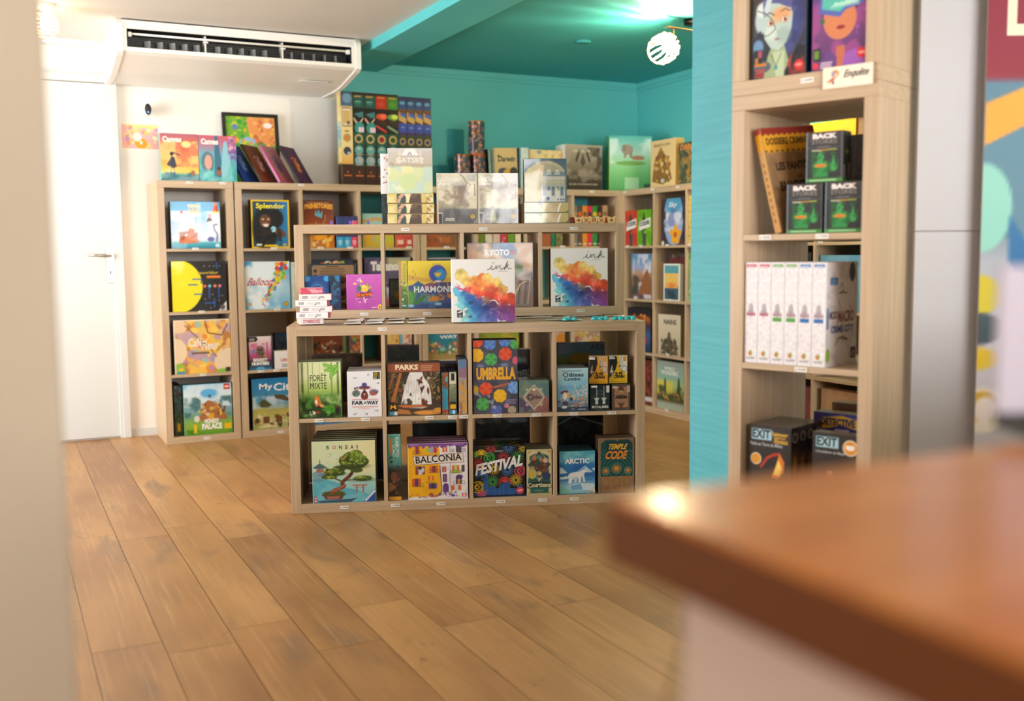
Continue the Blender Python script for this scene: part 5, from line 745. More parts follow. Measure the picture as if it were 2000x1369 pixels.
def a_back(a):
    a.v((0, '2c2e30'), (.6, '34353a'), (1, '4a4444')); a.r(0, 0, 1, .075, '3f8c3a'); a.bars(.08, .025, .92, .055, 1, 'b8dcb0', .8); a.r(0, .685, 1, .692, '6c7478'); g_ = '3f9c54'; a.e(.4, .5, .1, .1, g_); a.e(.4, .34, .23, .13, g_); a.p([(.2, .1), (.22, .38), (.58, .38), (.62, .1)], '2f8a48'); a.e(.76, .3, .12, .12, g_); a.p([(.72, .3), (.74, .52), (.79, .52), (.8, .3)], g_); a.n('1f6434', 8, .56, .07, 5, .8, (.15, .08, .9, .6)); a.e(.4, .33, .18, .05, 'c89c38'); a.e(.4, .325, .12, .03, 'd84c2c', op=.6); a.e(.4, .6, .07, .04, '6cc070', op=.5); a.r(.15, .625, .4, .645, 'd8d8b0'); a.r(.4, .63, .62, .65, 'd8a02c'); a.r(.62, .635, .85, .655, 'b8c44c'); a.bars(.3, .7, .7, .715, 1, 'a8a8a8', .5); a.l([(.01, 0), (.01, 1)], .02, '98b8c8'); a.l([(.99, 0), (.99, 1)], .015, '8a8e90')
def a_backside(a): a.v((0, '3c7c38'), (.07, '3c7c38'), (.08, '26282a'), (1, '303234')); a.e(.5, .6, .2, .1, '5c7c2c'); a.bars(.1, .1, .3, .35, 5, 'b0b0b0', .5); a.bars(.65, .1, .85, .4, 6, 'b0b0b0', .5)
def a_macro(c, kind=0):
    def f(a):
        a.c[:] = hx('e6e2e6'); a.n('cfcad0', 10, .62, .06, 4, .7); a.n('f2f0f2', 5, .55, .1, 8, .6); a.r(.1, .955, .9, .982, c); a.bars(.15, .96, .85, .978, 1, 'f4f0f0', .4); a.e(.5, .095, .12, .2, '7cac48'); a.e(.4, .09, .1, .15, 'd8702c'); a.r(.12, .045, .88, .05, '6a6a6a'); a.r(.18, .035, .8, .04, '8a8a8a'); a.e(.45, .5, .28, .25, 'b8a0a4', op=.6); a.e(.5, .54, .2, .4, '9a9498', op=.7); a.r(.12, .47, .85, .5, 'a8506a' if kind == 0 else '98808a', .7); a.ring(.5, .49, .35, .04, 'b04c60', .15, op=.6)
        if kind: a.r(.12, .42, .85, .46, c)
    return f
def a_macroside(a): a.c[:] = hx('cfccd0'); a.n('b8b4ba', 9, .6, .06, 4, .7); a.r(.12, .78, .36, .85, '2c6098'); a.bars(.15, .79, .33, .84, 4, 'a8c4e0', .4); a.e(.82, .9, .1, .14, '2c3034'); a.l([(.4, .74), (.5, .8), (.55, .72), (.4, .7), (.66, .7)], .018, '5c5c60'); a.l([(.4, .62), (.45, .56), (.42, .52)], .014, '6c6c70'); a.l([(.5, .26), (.7, .24), (.55, .28), (.4, .26), (.3, .2)], .02, '4a4444'); a.r(.02, .36, .08, .56, '3c68a8'); a.e(.07, .11, .07, .1, '8cac48'); a.r(.8, .05, .97, .16, '4c1c18'); a.bars(.83, .07, .94, .14, 4, 'c8b0a8', .4)
def a_exit(k):
    def f(a):
        a.v((0, '241a18'), (.5, '1c1a1c'), (1, '2a2826')); a.r(.07, .78, .55, .95, '98c8dc'); a.r(.09, .79, .53, .94, 'b8dce8', .6)
        if k == 0: a.l([(.3, .35), (.45, .5), (.6, .56), (.72, .58)], .06, 'b8301c'); a.p([(.55, .2), (.66, .4), (.74, .6), (.86, .46), (.84, .3), (.72, .2)], 'd87824'); a.p([(.6, .25), (.72, .5), (.8, .36), (.74, .24)], 'f8d868'); a.e(.18, .47, .13, None, 'e8dcc8'); a.e(.18, .47, .11, None, 'e09c2c'); a.bars(.62, .82, .9, .92, 2, 'c89c38', .5); a.ring(.66, .84, .05, .016, 'c89c38')
        else: a.e(.8, .81, .16, None, 'efe0c8'); a.e(.8, .81, .135, None, 'e09428'); a.bars(.7, .79, .9, .86, 1, 'fff', .8); a.e(.4, .3, .15, .1, 'b85c54', .05); a.e(.38, .4, .06, .05, 'd88c80')
    return f
def a_exitside(a): a.v((0, '4c3418'), (.5, '5c4020'), (.75, '1c1814'), (1, '201c1a')); a.e(.5, .84, .35, .3, 'a8a09c'); a.e(.5, .84, .28, .24, '2c2420'); a.e(.5, .4, .25, .6, 'c08c40', .2, op=.6)
# ------------------------------------------------------------------ the games: middle island, front shelf
Z1, Z2, Z3, Z4 = 0.0392, 0.3912, 0.7432, 1.0952
W_ = 'f4f2ee'
G = 'copies of one game standing behind each other: '
game('F', .0405, .012, Z2, .170, .230, .028, a_foret, 'green forest tin box with a sitting fox, upper left cube of the front shelf', text=[('FORÊT', .27, .66, .66, .80, '2e3a24', {'b': False}), ('MIXTE', .27, .52, .66, .63, '2e3a24', {'b': False})], side='4c4a38', top='5a5844', copies=4, clabel='forest game box hidden behind the fox cover, only its top edge showing', group=G + 'forest boxes', base='35322a', name='game_tin')
game('F', .2345, .012, Z2, .1385, .188, .038, a_faraway, 'white game box with a mushroom-hatted traveller, right of the fox box', text=[('FAR', .13, .27, .46, .355, '1c1c34', {'b': .035}), ('A', .47, .285, .56, .34, '1c1c34', {'b': .03}), ('WAY', .56, .27, .9, .355, '1c1c34', {'b': .035})], side='8a8690', top='c9c4c6', copies=4, clabel='white traveller game box standing behind the front copy, top edge showing', group=G + 'white traveller boxes', base='6a6262')
game('F', .398, .012, Z2, .216, .217, .055, a_parks, 'square box with a white waterfall under a rust red banner', text=[('PARKS', .15, .875, .58, .975, 'f0e2c0', {'b': .04})], side='4a3a30', top='6a5a4c', base='3a3028', left=a_dark('3a2c24', '6a4030', 3), copies=1, clabel='second waterfall game box behind the first, only its top showing', group=G + 'waterfall boxes')
game('F', .618, .02, Z2, .028, .175, .18, gen('c84820', '6a4c34', ['c85a28', '3fb0c8', '2f9cc0', '58c4d8'], 4, 8, (.3, .6), ((.1, .12, .9, .6, '38a4c8'),)), 'slim game box on edge with a turquoise water spine, right of the waterfall box', side='3a2a24', top='2a2422', cell=None)
game('F', .649, .012, Z2, .031, .178, .16, gen('20282c', 'd8cfae', ['5c7c50', 'e8e0c0', '7a8c5c'], 6, 5, (.1, .2), ((0, 0, 1, .3, '1f1e24'), (.05, .01, .95, .1, '3f9cc8'), (.45, .01, .7, .1, 'dce8ec'), (.1, .13, .9, .24, 'e8b41c'), (0, .72, 1, .98, 'd8d0b4'), (.25, .8, .75, .97, '20262c'))), 'slim game box on edge with a cream and black spine and yellow mark', side='2c2824', top='201e1c')
game('F', .688, .008, Z2, .034, .228, .2, gen('e0a848', '7a90b0', ['d89838', 'a86a48', '8a6c88', '8094b4'], 5, 10, (.2, .5), ((0, .85, 1, 1, '5c7ca8'), (0, .68, 1, .85, '8c6c84'))), 'tall slim box with a desert sunset spine, last before the divider', side='3a4c68', top='4c5c74')
game('F', .600, .22, Z2, .1, .19, .12, a_dark('201c1c', '2a2624', 4), 'dark wrapped box lying at the back behind the slim upright games', side='2a2422', top='3a3230', m='foil')
game('F', .749, .010, Z2, .184, .306, .12, a_umbrella, 'tall box covered with colourful open umbrellas seen from above', text=[('UMBRELLA', .07, .46, .955, .63, 'f0b030', {'b': .05})], side='2a2424', top='241f1e', base='241f1e')
game('F', .938, .012, Z2, .126, .135, .042, a_codex, 'small square box with a cream diamond emblem, right of the umbrella box', text=[('Codex', .3, .42, .76, .56, '3b3442', {'b': .02})], side='3c3a40', top='6a5c50', copies=2, clabel='diamond emblem box behind the front copy, only its top showing', group=G + 'diamond emblem boxes', base='4a4038')
game('G', .955, .03, Z2, .085, .225, .08, lambda a: (a.v((0, '5c6c84'), (.25, '8090a4'), (.27, '141c24'), (1, '1c2428')), a.r(.25, .04, .48, .2, '9cb4c4'), a.r(.55, .04, .85, .22, 'b0a4bc'), a.ring(.5, .6, .45, .03, '4c5c58')), 'black flower card box with number tiles, behind the diamond emblem boxes', text=[('FLOWERS', .02, .42, .96, .58, 'c4ccd0', {'rot': 8}), ('2', .3, .06, .42, .18, '20282c'), ('3', .62, .06, .76, .2, '20282c')], side='1c1c1c', top='4a4438', m='foil', tname='number_and_title_lettering')
game('F', 1.099, .012, Z2, .131, .183, .04, a_combo, 'blue box with a long-nosed merchant in front of a castle town', text=[('Château', .17, .80, .84, .90, '1c2430', {'b': .02}), ('Combo', .22, .71, .74, .79, '1c2430', {'b': .02})], side='4c3c38', top='6a5448', copies=3, clabel='castle town merchant box behind the front copy, only its top showing', group=G + 'castle merchant boxes', base='5a4438')
game('G', 1.165, .03, Z2, .22, .25, .06, lambda a: (a.v((0, '6a3038'), (.45, '783a40'), (.5, '5a6c3c'), (.7, '7c8440'), (.85, '6a94b4'), (1, '7c98ac')), a.e(.5, .72, .25, .12, 'a8903c'), a.r(0, .82, .3, .97, '8a94b4'), a.r(.3, .5, .75, .62, '2c5c94')), 'landscape game box with a small hill, behind the castle merchant boxes', text=[('ASSI', .7, .88, .97, .97, '4c3060')], side='2c2428', top='38343a')
for i, (s, pale, lb) in enumerate(((1.237, True, 'left yellow crash card box with an inked face, on top of the dark green box'), (1.322, False, 'right yellow crash card box with an inked face, on top of the brown box'))):
    game('F', s, .035, Z2 + .112, .079, .117, .045, a_crash(pale), lb, 'card game', 'card_game_box', text=[('6.40', .34, .32, .75, .42, '1a1616', {'b': .06}), ('CRASH', .28, .17, .84, .30, '1a1616', {'b': .06, 'arc': .15})], side='d8a41c', top='b8a080', group='pair of yellow crash boxes', rot=(-9 if pale else 0), left=(lambda a: (a.v((0, 'b87c14'), (1, 'e0c030')), a.n('4c6c30', 6, .6, .06, 4, .8))) if pale else None)
game('F', 1.239, .014, Z2, .083, .110, .048, a_royaumes, 'small black box with a pale mirrored crown, bottom row of the card boxes', 'card game', 'card_game_box', text=[('ROYAUMES', .08, .1, .92, .2, 'dfe4e4', {'b': .03})], side='0f1414', top='1a2020', copies=1, clabel='black crown card box standing behind its twin', group=G + 'black crown boxes')
game('F', 1.331, .016, Z2, .079, .109, .05, a_arena, 'small brown box with a carved totem, below the right yellow card box', 'card game', 'card_game_box', text=[('ARENA', .18, .45, .86, .56, '241c18', {'b': .03})], side='3c302a', top='5a4a40', copies=1, clabel='brown totem card box standing behind its twin', group=G + 'brown totem boxes')
# lower row
game('F', .085, .008, Z1, .257, .256, .045, a_bonsai, 'large box with a bonsai tree in a pot, bottom left cube', text=[('B', .235, .87, .27, .93, '2c2c28'), ('O', .325, .87, .38, .93, 'c86a48'), ('N', .43, .87, .475, .93, '2c2c28'), ('S', .525, .87, .565, .93, '2c2c28'), ('A', .61, .87, .66, .93, '2c2c28'), ('I', .71, .87, .722, .93, '2c2c28')], side='2c3c38', top='4a5448', copies=5, clabel='bonsai game box standing behind the front copy, top edge showing', group=G + 'bonsai boxes', base='3a3028', jit=.003)
game('F', .393, .012, Z1, .054, .278, .25, a_kabuto, 'teal and brown box standing on its spine beside the purple topped box', text=[('KABUTO', .58, .66, .84, .95, 'd8e8e0', {'rot': -90}), ('SUMO', .34, .66, .52, .84, 'd8e8e0', {'rot': -90})], side='2c4844', top='34302a', rot=0)
game('F', .474, .006, Z1, .247, .236, .045, a_balconia, 'box with yellow and white house fronts full of balconies', text=[('BALCONIA', .13, .665, .9, .79, '1c1a20', {'b': .015, 'rot': 3})], side='5a3468', top='6a4058', copies=3, clabel='balcony game box standing behind the front copy, top edge showing', group=G + 'balcony boxes', base='3c2430', jit=.002)
game('F', .747, .014, Z1, .215, .214, .06, a_festival, 'black box with painted fireworks over a blue skyline', text=[('FESTIVAL', .03, .52, .97, .74, 'f0eef2', {'b': .04, 'rot': 11, 'sh': .08})], side='14141a', top='2c2420', topart=lambda a: (a.v((0, '101216'), (1, '101216')), a.sp(26, 0, 0, 1, 1, .04, .1, ['8a2428', '2c6c34', '2a4c84', '8a7a20'], 3)), copies=2, clabel='fireworks game box standing behind the front copy', group=G + 'fireworks boxes')
game('G', .785, .02, Z1, .25, .31, .08, lambda a: (a.v((0, '141414'), (1, '26282c')), a.e(.12, .86, .13, .1, '9a948c'), a.e(.3, .87, .12, .1, '8c8c8c'), a.e(.62, .88, .12, .09, '94766a'), a.n('3c3c40', 5, .55, .08, 4, .8), a.r(.72, .8, .95, .9, '5a84a8'), a.r(.38, .78, .46, .97, '5c5a48')), 'large dark box with grey portrait photographs, behind the fireworks boxes', side='141414', top='1c1c1c', m='foil')
game('F', .968, .013, Z1, .106, .196, .05, a_court, 'narrow cream and green box with costumed courtiers in a diamond', text=[('Courtisans', .04, .17, .96, .27, 'e4dcb4', {'b': .03, 'arc': .12})], side='2c3c34', top='5a5c48', copies=2, clabel='courtier card box standing behind the front copy', group=G + 'courtier boxes')
game('F', 1.106, .012, Z1, .152, .184, .05, a_arctic, 'blue box with a walking polar bear on ice', text=[('ARCTIC', .15, .71, .84, .83, 'f2f4f8', {'b': .035})], side='12242c', top='24444c', copies=2, clabel='polar bear game box standing behind the front copy', group=G + 'polar bear boxes')
game('G', 1.165, .02, Z1, .21, .28, .08, lambda a: (a.v((0, '14161a'), (1, '26262a')), a.n('3c4440', 5, .55, .08, 4, .8), a.l([(0, .82), (.35, .96), (1, .8)], .03, '9ca4a4')), 'large dark box with a pale roof line, behind the polar bear boxes', side='141414', top='1a1a1c', m='foil')
game('F', 1.272, .010, Z1, .155, .236, .05, a_temple, 'teal and bronze box with three stone idols, bottom right cube', text=[('TEMPLE', .27, .79, .79, .89, 'e0b040', {'b': .04, 'sh': .12}), ('CODE', .2, .61, .79, .77, 'e09038', {'b': .05, 'sh': .12})], side='4a3a2c', top='54443a', copies=1, clabel='stone idol game box standing behind the front copy', group=G + 'stone idol boxes', base='3a3028')
# things in the rear floor unit seen through the front one
game('G', .395, .03, Z2, .142, .255, .06, a_dark('1c201a', '26261e', 5, '4c5a40'), 'dark green wrapped box behind the waterfall game box', side='181a16', top='2c2c26', m='foil')
game('G', .06, .05, Z2, .22, .215, .09, a_dark('4c3c30', '5c4a3c', 4, '8a7460'), 'low tan topped box behind the forest boxes', side='4c4034', top='8a7868')
game('G', .11, .03, Z1, .26, .22, .07, a_dark('1c2438', '24304c', 4, '5a6c9c'), 'dark blue box seen past the bonsai boxes in the rear shelf', side='1c2438', top='202020')
game('G', .50, .03, Z1, .2, .25, .07, a_dark('24282a', '2c3034', 7, '6a6c70'), 'dark grey wrapped box lying behind the balcony boxes', side='24241f', top='2c2824', m='foil')
# ------------------------------------------------------------------ on top of the front unit
o = game('F', .667, .035, .7703, .262, .259, .06, a_ink, 'white box with a rainbow ink splash, standing in front of the upper tier', side='f0efee', top='f0efee', m='print', base='e8e6e4')
script_ink(o, .262, .259)
o = game('U', 1.134, .012, .8097, .262, .262, .06, a_ink, 'white box with a rainbow ink splash, inside the right cube of the upper tier', side='efeeec', top='efeeec', m='print', left=lambda a: a.v((0, '6a4c34'), (1, '6a4c34')), base='6a4c34')
script_ink(o, .262, .262)
# stack of small white and pink boxes
def a_sym(a): a.c[:] = hx('f4f0f2'); a.bars(.08, .25, .28, .8, 3, '6a6468', .5); a.bars(.35, .3, .6, .75, 3, 'b0a4a8', .3); a.bars(.62, .35, .8, .8, 2, '5c565a', .4); a.e(.62, .25, .02, None, '3a3438')
def a_sympink(a): a.h((0, 'd8506c'), (1, 'e07088')); a.n('f0b0bc', 5, .6, .08, 4, .6)
def a_symend(a): a.c[:] = hx('f6f2f5')
rs = [(0, 0, 22, 'bottom'), (-.012, .005, -8, 'second'), (.004, 0, 3, 'third'), (-.014, .004, -6, 'fourth'), (.002, .0, 2, 'fifth'), (.006, .015, 12, 'topmost')]
for k, (dx, dy, rr, w_) in enumerate(rs):
    fa_ = a_sym if k in (1, 2, 3, 4) else (a_symend if k == 0 else a_sympink)
    tx = [('SYMBIOSE', .15, .2, .85, .8, 'd87088', {'b': .03})] if k in (0,) else ([('Symbiose', .45, .15, .97, .75, 'f8d8e0', {'b': .02})] if k == 5 else [])
    wv = .098 if k == 0 else (.128 if k < 5 else .09)
    game('F', .046 + dx, .06 + dy, .7703 + k * .0247, wv, .0242, .128 if k == 0 else .095, fa_, 'small white and pink card box, %s in the leaning stack at the island corner' % w_, 'card game', 'card_game_box', text=tx, side='e890a0' if k != 0 else 'd8a890', top='f0b8c4', rot=rr * .45, group='leaning stack of pink and white card boxes', m='print',
         right=(a_sympink if k in (1, 3) else None))
# playing cards fanned in rows on the island
mcard = M['print']
k = 0
for i in range(4):
    for j, (dd, zz) in enumerate(((.045, 0), (.20, 0), (.26, 0))):
        if j == 1 and i in (2, 3): continue
        s = .225 + i * .087 + (.003 * j); rr = random.Random(i * 5 + j).uniform(-4, 4)
        A_ = MB(); nseg = 6
        colr = ['e8ccc8', 'c4d8e0', 'ecd4cc', 'd0dcd4', 'dcdce2'][(i + j) % 5]
        for q_ in range(nseg):
            x0, x1 = q_ / nseg * .07, (q_ + 1) / nseg * .07; z0_, z1_ = .0006 + .004 * (x0 / .07) ** 3, .0006 + .004 * (x1 / .07) ** 3
            A_.add([(x0, 0, z0_), (x1, 0, z1_), (x1, .1, z1_), (x0, .1, z0_)], [[0, 1, 2, 3]], 'eeeae4'); A_.add([(x0 + .004, .006, z0_ + .0003), (x1 - (.004 if q_ == nseg - 1 else 0), .006, z1_ + .0003), (x1 - (.004 if q_ == nseg - 1 else 0), .094, z1_ + .0003), (x0 + .004, .094, z0_ + .0003)], [[0, 1, 2, 3]], colr)
        A_.add([(0, -.0005, 0), (.07, -.0005, .0015), (.07, -.0005, .0055), (0, -.0005, .0022)], [[0, 1, 2, 3]], 'f2efea')
        A_.add([(0, 0, .0002), (0, .1, .0002), (.07, .1, .0002), (.07, 0, .0002)], [[0, 1, 2, 3]], 'd8d4ce')
        c_ = A_.build('playing_card', mcard); c_.location = to_world('F', s, dd, .7705); c_.rotation_euler = (0, 0, FR['F'][1] + R(rr))
        tag(c_, 'pale playing card lying flat on the island, left of the white splash box', 'playing card', 'playing cards laid out left of the white splash box')
for i, (s, dd, rr) in enumerate(((.955, .26, 5), (1.03, .3, -14), (1.075, .08, 4), (1.13, .06, -3), (1.2, .3, 22), (1.3, .33, 40), (1.36, .31, -10))):
    A_ = MB(); A_.box(0, .085, 0, .06, 0, .0008, 0, 'e4dfd8'); A_.box(.004, .081, .004, .056, .0008, .001, 0, ['c8b8a8', 'd0c8c4', 'b4c4cc'][i % 3])
    c_ = A_.build('playing_card', mcard); c_.location = to_world('F', s, dd, .7708); c_.rotation_euler = (0, 0, FR['F'][1] + R(rr))
    tag(c_, 'flat playing card on the right half of the island near the turquoise gems', 'playing card', 'playing cards scattered right of the white splash box')
# turquoise resin pieces
def gem_mesh(seed, r=.0125, h=.021):
    g = random.Random(seed); bm = bmesh.new(); bmesh.ops.create_icosphere(bm, subdivisions=2, radius=1)
    for v in bm.verts:
        f = 1 + .14 * math.sin(v.co.x * 5 + seed) * math.cos(v.co.y * 4 + seed); z = v.co.z
        v.co = Vector((v.co.x * r * f * (1 - .25 * max(0, z)), v.co.y * r * f, max(-.55, z) * h * .5 + .55 * h * .5))
    bm.verts.index_update(); m_ = mesh_obj('resin_gem', [v.co[:] for v in bm.verts], [[v.index for v in f.verts] for f in bm.faces], M['gem'], smooth=True); bm.free(); return m_
gp = [(1.138, .035), (1.152, .05), (1.176, .04), (1.14, .06)] + [(1.258 + .0125 * i, .03 + .012 * (i % 2)) for i in range(5)] + [(1.342 + .0135 * i, .028 + .014 * (i % 2)) for i in range(7)]
gdesc = ['in the small cluster nearest the white splash box', 'in the middle cluster', 'in the row at the right end of the island']
base_g = None
for i, (s, dd) in enumerate(gp):
    gi = 0 if i < 4 else (1 if i < 9 else 2)
    if base_g is None: g_ = base_g = gem_mesh(3)
    else: g_ = base_g.copy(); COL.objects.link(g_)
    g_.location = to_world('F', s, dd, .7705); g_.rotation_euler = (0, 0, i * 1.3); g_.scale = (1, 1, .85 + .3 * ((i * 37) % 10) / 10)
    tag(g_, 'turquoise glassy game piece ' + gdesc[gi], 'game piece', 'turquoise game pieces ' + gdesc[gi])
# ------------------------------------------------------------------ upper tier, inside
game('U', .0405, .012, .8097, .104, .152, .03, a_night, 'dark blue box with a glowing compass star, far left of the upper tier', side='1c2c50', top='24304c')
game('U', .146, .03, .8097, .05, .152, .03, lambda a: (a.v((0, '2c3a5c'), (1, '38485c')), a.ring(.1, .55, .5, .04, '5a8098'), a.ring(.1, .55, .3, .03, '5a8098'), a.n('4a94c4', 4, .6, .08, 5, .7), a.e(.9, .95, .4, None, '3f88b8', .1), a.r(.9, 0, 1, 1, '1c2c50')), 'narrower dark blue box tucked right of the glowing compass box', side='1c2c50', top='24304c')
game('U', .050, .2, .8097, .205, .203, .05, a_tan, 'tan box turned to its printed back, behind the two dark blue boxes', side='2c5060', top='2c4450')
game('U', .221, .008, .8097, .153, .156, .05, a_pink, 'magenta box with a heap of yellow cartoon creatures', text=[('Oh my brain', .27, .36, .73, .47, 'f08030', {'b': .05, 'rot': 6})], side='8a3a84', top='7c3a78')
game('U', .492, .010, .8097, .222, .213, .05, a_harm, 'yellow and blue landscape box with a round blue creature in a bubble', text=[('HARMONIES', .12, .34, 1.02, .47, 'e8ecf0', {'b': .02})], side='8a7438', top='8a7a38', left=a_harmside, copies=0)
game('U', .452, .012, .8097, .037, .214, .08, a_harmside, 'slim flowery yellow box on edge, left of the round blue creature box', side='7a5c44', top='7a6c38')
game('U', .757, .02, .8097, .298, .290, .06, a_kyoto, 'large box with a sunset sky over a temple street, behind the splash box', text=[('KYOTO', .27, .8, .64, .9, 'f4f2f0', {'b': .05}), ('NO NEKO', .32, .67, .64, .76, 'f4f2f0', {'b': .05})], side='4c3c38', top='a09088')
# ------------------------------------------------------------------ on top of the upper tier
ZT = .7705 + .4145
def flat(fr_, s, d, z, w, h, t, art, label, **k): return game(fr_, s, d, z, w, h, t, art, label, **k)
game('U', .413, .03, ZT + .1355, .197, .198, .06, a_gatsby, 'pale shiny box with an arched gold title, standing on three flat copies', text=[('GATSBY', .18, .68, .82, .79, 'f0ece4', {'b': .02})], side='b8b8b0', top='d0ccc0', m='foil', group='pale gold title boxes')
for k, w_ in enumerate(('lowest', 'middle', 'uppermost')):
    game('U', .408 + (.002 if k == 1 else 0), .012 + .002 * k, ZT + k * .045, .204, .0445, .2, a_gside, 'pale gold box lying flat with a coloured stripe side, %s of the three' % w_, side='b8a860', top='c8c4b0', m='foil', group='pale gold title boxes')
game('U', .380, .09, ZT + .137, .05, .178, .05, lambda a: (a.v((0, 'e8e6ec'), (1, 'eceaf0')), a.sp(9, .2, .1, .8, .9, .06, .14, ['8a4a50', '6a4438', 'b08060', '9098b8'], 4, 1.4)), 'white box with small red drawings peeking out left of the gold title box', side='d8d6dc', top='e0dee4')
MB_ = game('U', .383, .09, ZT, .024, .1365, .14, a_dark('30404c', '2c3a44', 4), 'dark grey box on edge carrying the white box, left of the flat gold boxes', side='24303a', top='2c3840')
game('U', .6145, .1, ZT, .010, .095, .1, a_dark('8a84a0', '9c98ac', 4), 'thin lilac box on edge between the gold boxes and the castle boxes', side='7c7890', top='8c88a0')
for k, (s, lb) in enumerate(((.6265, 'left of the two shiny grey boxes with a windswept castle cliff picture'), (.809, 'right of the two shiny grey boxes with a windswept castle cliff picture'))):
    game('U', s, .014, ZT, .181, .223, .05, a_chateau(3 + k * 4), lb, text=[('Le Château', .04, .835, .58, .93, 'f6f2e8', {'b': .03, 'sh': .1}), ('Blanc', .04, .76, .33, .84, 'f6f2e8', {'b': .03, 'sh': .1})], side='8a8478', top='c8c4b4', m='foil', group='pair of grey castle boxes')
game('U', 1.019, .03, ZT + .093, .193, .196, .05, a_jolis, 'pale blue box with a cream half dome and arcade, standing on two flat copies', text=[('JOLIS', .45, .42, .93, .5, 'd8cf90', {'b': False})], side='54687a', top='6a7c8a', m='foil', group='half dome boxes')
for k, w_ in enumerate(('lower', 'upper')):
    game('U', 1.017, .014, ZT + k * .0465, .200, .046, .195, a_jside, 'cream gold box lying flat under the half dome box, %s of the two' % w_, side='b8a870', top='c8c4b0', m='foil', group='half dome boxes')
game('U', .995, .15, ZT, .02, .12, .1, gen('a03030', '5c5450', ['7c7870', 'b0a8a0'], 4, 8, (.2, .5)), 'thin red and grey box on edge between the castle and half dome boxes', side='5a3030', top='6a6460')
# carved shield tokens
mt = mat('cream_token', 'f0cf94', 0.45); mr = mat('red_print', 'a8341c', 0.5); mo = mat('orange_token', 'd88a30', 0.45)
def token(s, d, kind, m_):
    P = [(-.0135, 0), (.0135, 0), (.016, .012), (.0185, .031), (.010, .027), (.0, .0245), (-.010, .027), (-.0185, .031), (-.016, .012)]
    t = MB().prism(P, 0, .01).build('shield_token', m_); t.location = to_world('U', s, d, ZT); t.rotation_euler = (0, 0, FR['U'][1])
    q_ = MB()
    if kind == 0: q_.box(-.0085, .0085, -.0006, 0, .0105, .0145).box(-.002, .002, -.0006, 0, .004, .021)
    elif kind == 1:
        for sg in (1, -1): q_.box(-.0095, .0095, -.0006, 0, -.0015, .0015, 0, None, Matrix.Translation((0, 0, .012)) @ Matrix.Rotation(sg * .75, 4, 'Y'))
        for x in (-.008, .008):
            for z in (.005, .0195): q_.box(x - .0018, x + .0018, -.0006, 0, z - .0018, z + .0018)
    else:
        for z in (.005, .010, .015, .02): q_.box(-.0085, .0085, -.0006, 0, z, z + .0025)
        q_.box(-.0085, -.006, -.0006, 0, .005, .022).box(.006, .0085, -.0006, 0, .005, .022)
    q_.build('printed_emblem', mr, t); return t
for i, (s, kd, w_) in enumerate(((1.262, 0, 'leftmost cream shield token with a red cross'), (1.297, 1, 'second cream shield token from the left with a red lattice'), (1.332, 2, 'middle cream shield token with a red barred window'), (1.3665, 1, 'cream shield token with a red lattice, second from the right'), (1.4125, 0, 'rightmost cream shield token with a red cross'))):
    tag(token(s, .012, kd, mt), w_ + ', on the upper tier', 'game piece', 'row of shield tokens on the upper tier')
tag(token(1.394, .03, 2, mo), 'orange shield token between the two rightmost cream ones, slightly behind', 'game piece', 'row of shield tokens on the upper tier')
tag(token(1.25, .03, 2, mo), 'orange shield token behind the leftmost cream one', 'game piece', 'row of shield tokens on the upper tier')
tk = MB().box(-.009, .009, 0, .02, 0, .026, .002).build('red_block', mat('dark_red_block', '7c1c1c', 0.5)); tk.location = to_world('U', 1.234, .014, ZT); tk.rotation_euler = (0, 0, FR['U'][1]); tag(tk, 'small dark red block left of the shield tokens', 'game piece')
def meeple(s, d, c, w_, kind):
    b_ = MB().prism([(-.006, 0), (.006, 0), (.005, .007), (.007, .01), (.004, .013), (.0035, .018), (-.0035, .018), (-.004, .013), (-.007, .01), (-.005, .007)], 0, .007).build('pawn', mat(w_ + '_pawn', c, .25, coat=.5)); b_.location = to_world('U', s, d, ZT); b_.rotation_euler = (0, 0, FR['U'][1]); return b_
for i, (s, d, c, n_, w_) in enumerate(((.161, .03, '7a5cc8', 'violet', 'small violet pawn alone at the left of the upper tier'), (.243, .03, '7a4cc0', 'purple', 'small purple pawn left of the pink ones on the upper tier'), (.256, .035, 'e070a0', 'pink', 'small light pink pawn beside the purple one'), (.268, .03, 'd82c50', 'crimson', 'small crimson pawn, right end of the little pawn cluster'), (.322, .04, '6c50b8', 'lilac', 'small lilac pawn alone left of the flat gold boxes'))):
    tag(meeple(s, d, c, n_, i), w_, 'game piece', 'small pawns on the upper tier')
# ------------------------------------------------------------------ back wall shelves, left columns
game('A', .070, .02, Z4, .270, .262, .06, a_ship, 'blue box with a white sailed ship on the sea, top cube of the narrow shelf', text=[('TERRA', .34, .86, .6, .93, 'f0d8a0', {'b': .05, 'arc': .2}), ('NUI', .36, .75, .58, .85, 'f0c080', {'b': .06})], side='3c5c5c', top='4a6870', left=a_dark('2a3c40', '3c5458', 3, 'c9a888'))
game('A', .062, .012, Z3, .298, .283, .05, a_yellow, 'black box with a big yellow shape and blue maze lines, narrow shelf', text=[('quoridor', .48, .72, .86, .8, 'b8a040', {'b': .03})], side='2c2c2e', top='4c4c44')
game('A', .060, .008, Z2, .312, .306, .05, a_cafe, 'square box with orange and yellow flower tiles and cream cups', text=[('Café', .25, .5, .5, .66, 'f0e8e4', {'b': .02}), ('Fleur', .48, .44, .8, .6, 'f0e8e4', {'b': .02})], side='3a3024', top='4c5030')
game('A', .054, .05, Z1, .045, .285, .22, a_monkside, 'green jungle box on edge, left of the brick castle box', side='20302c', top='3c5c54')
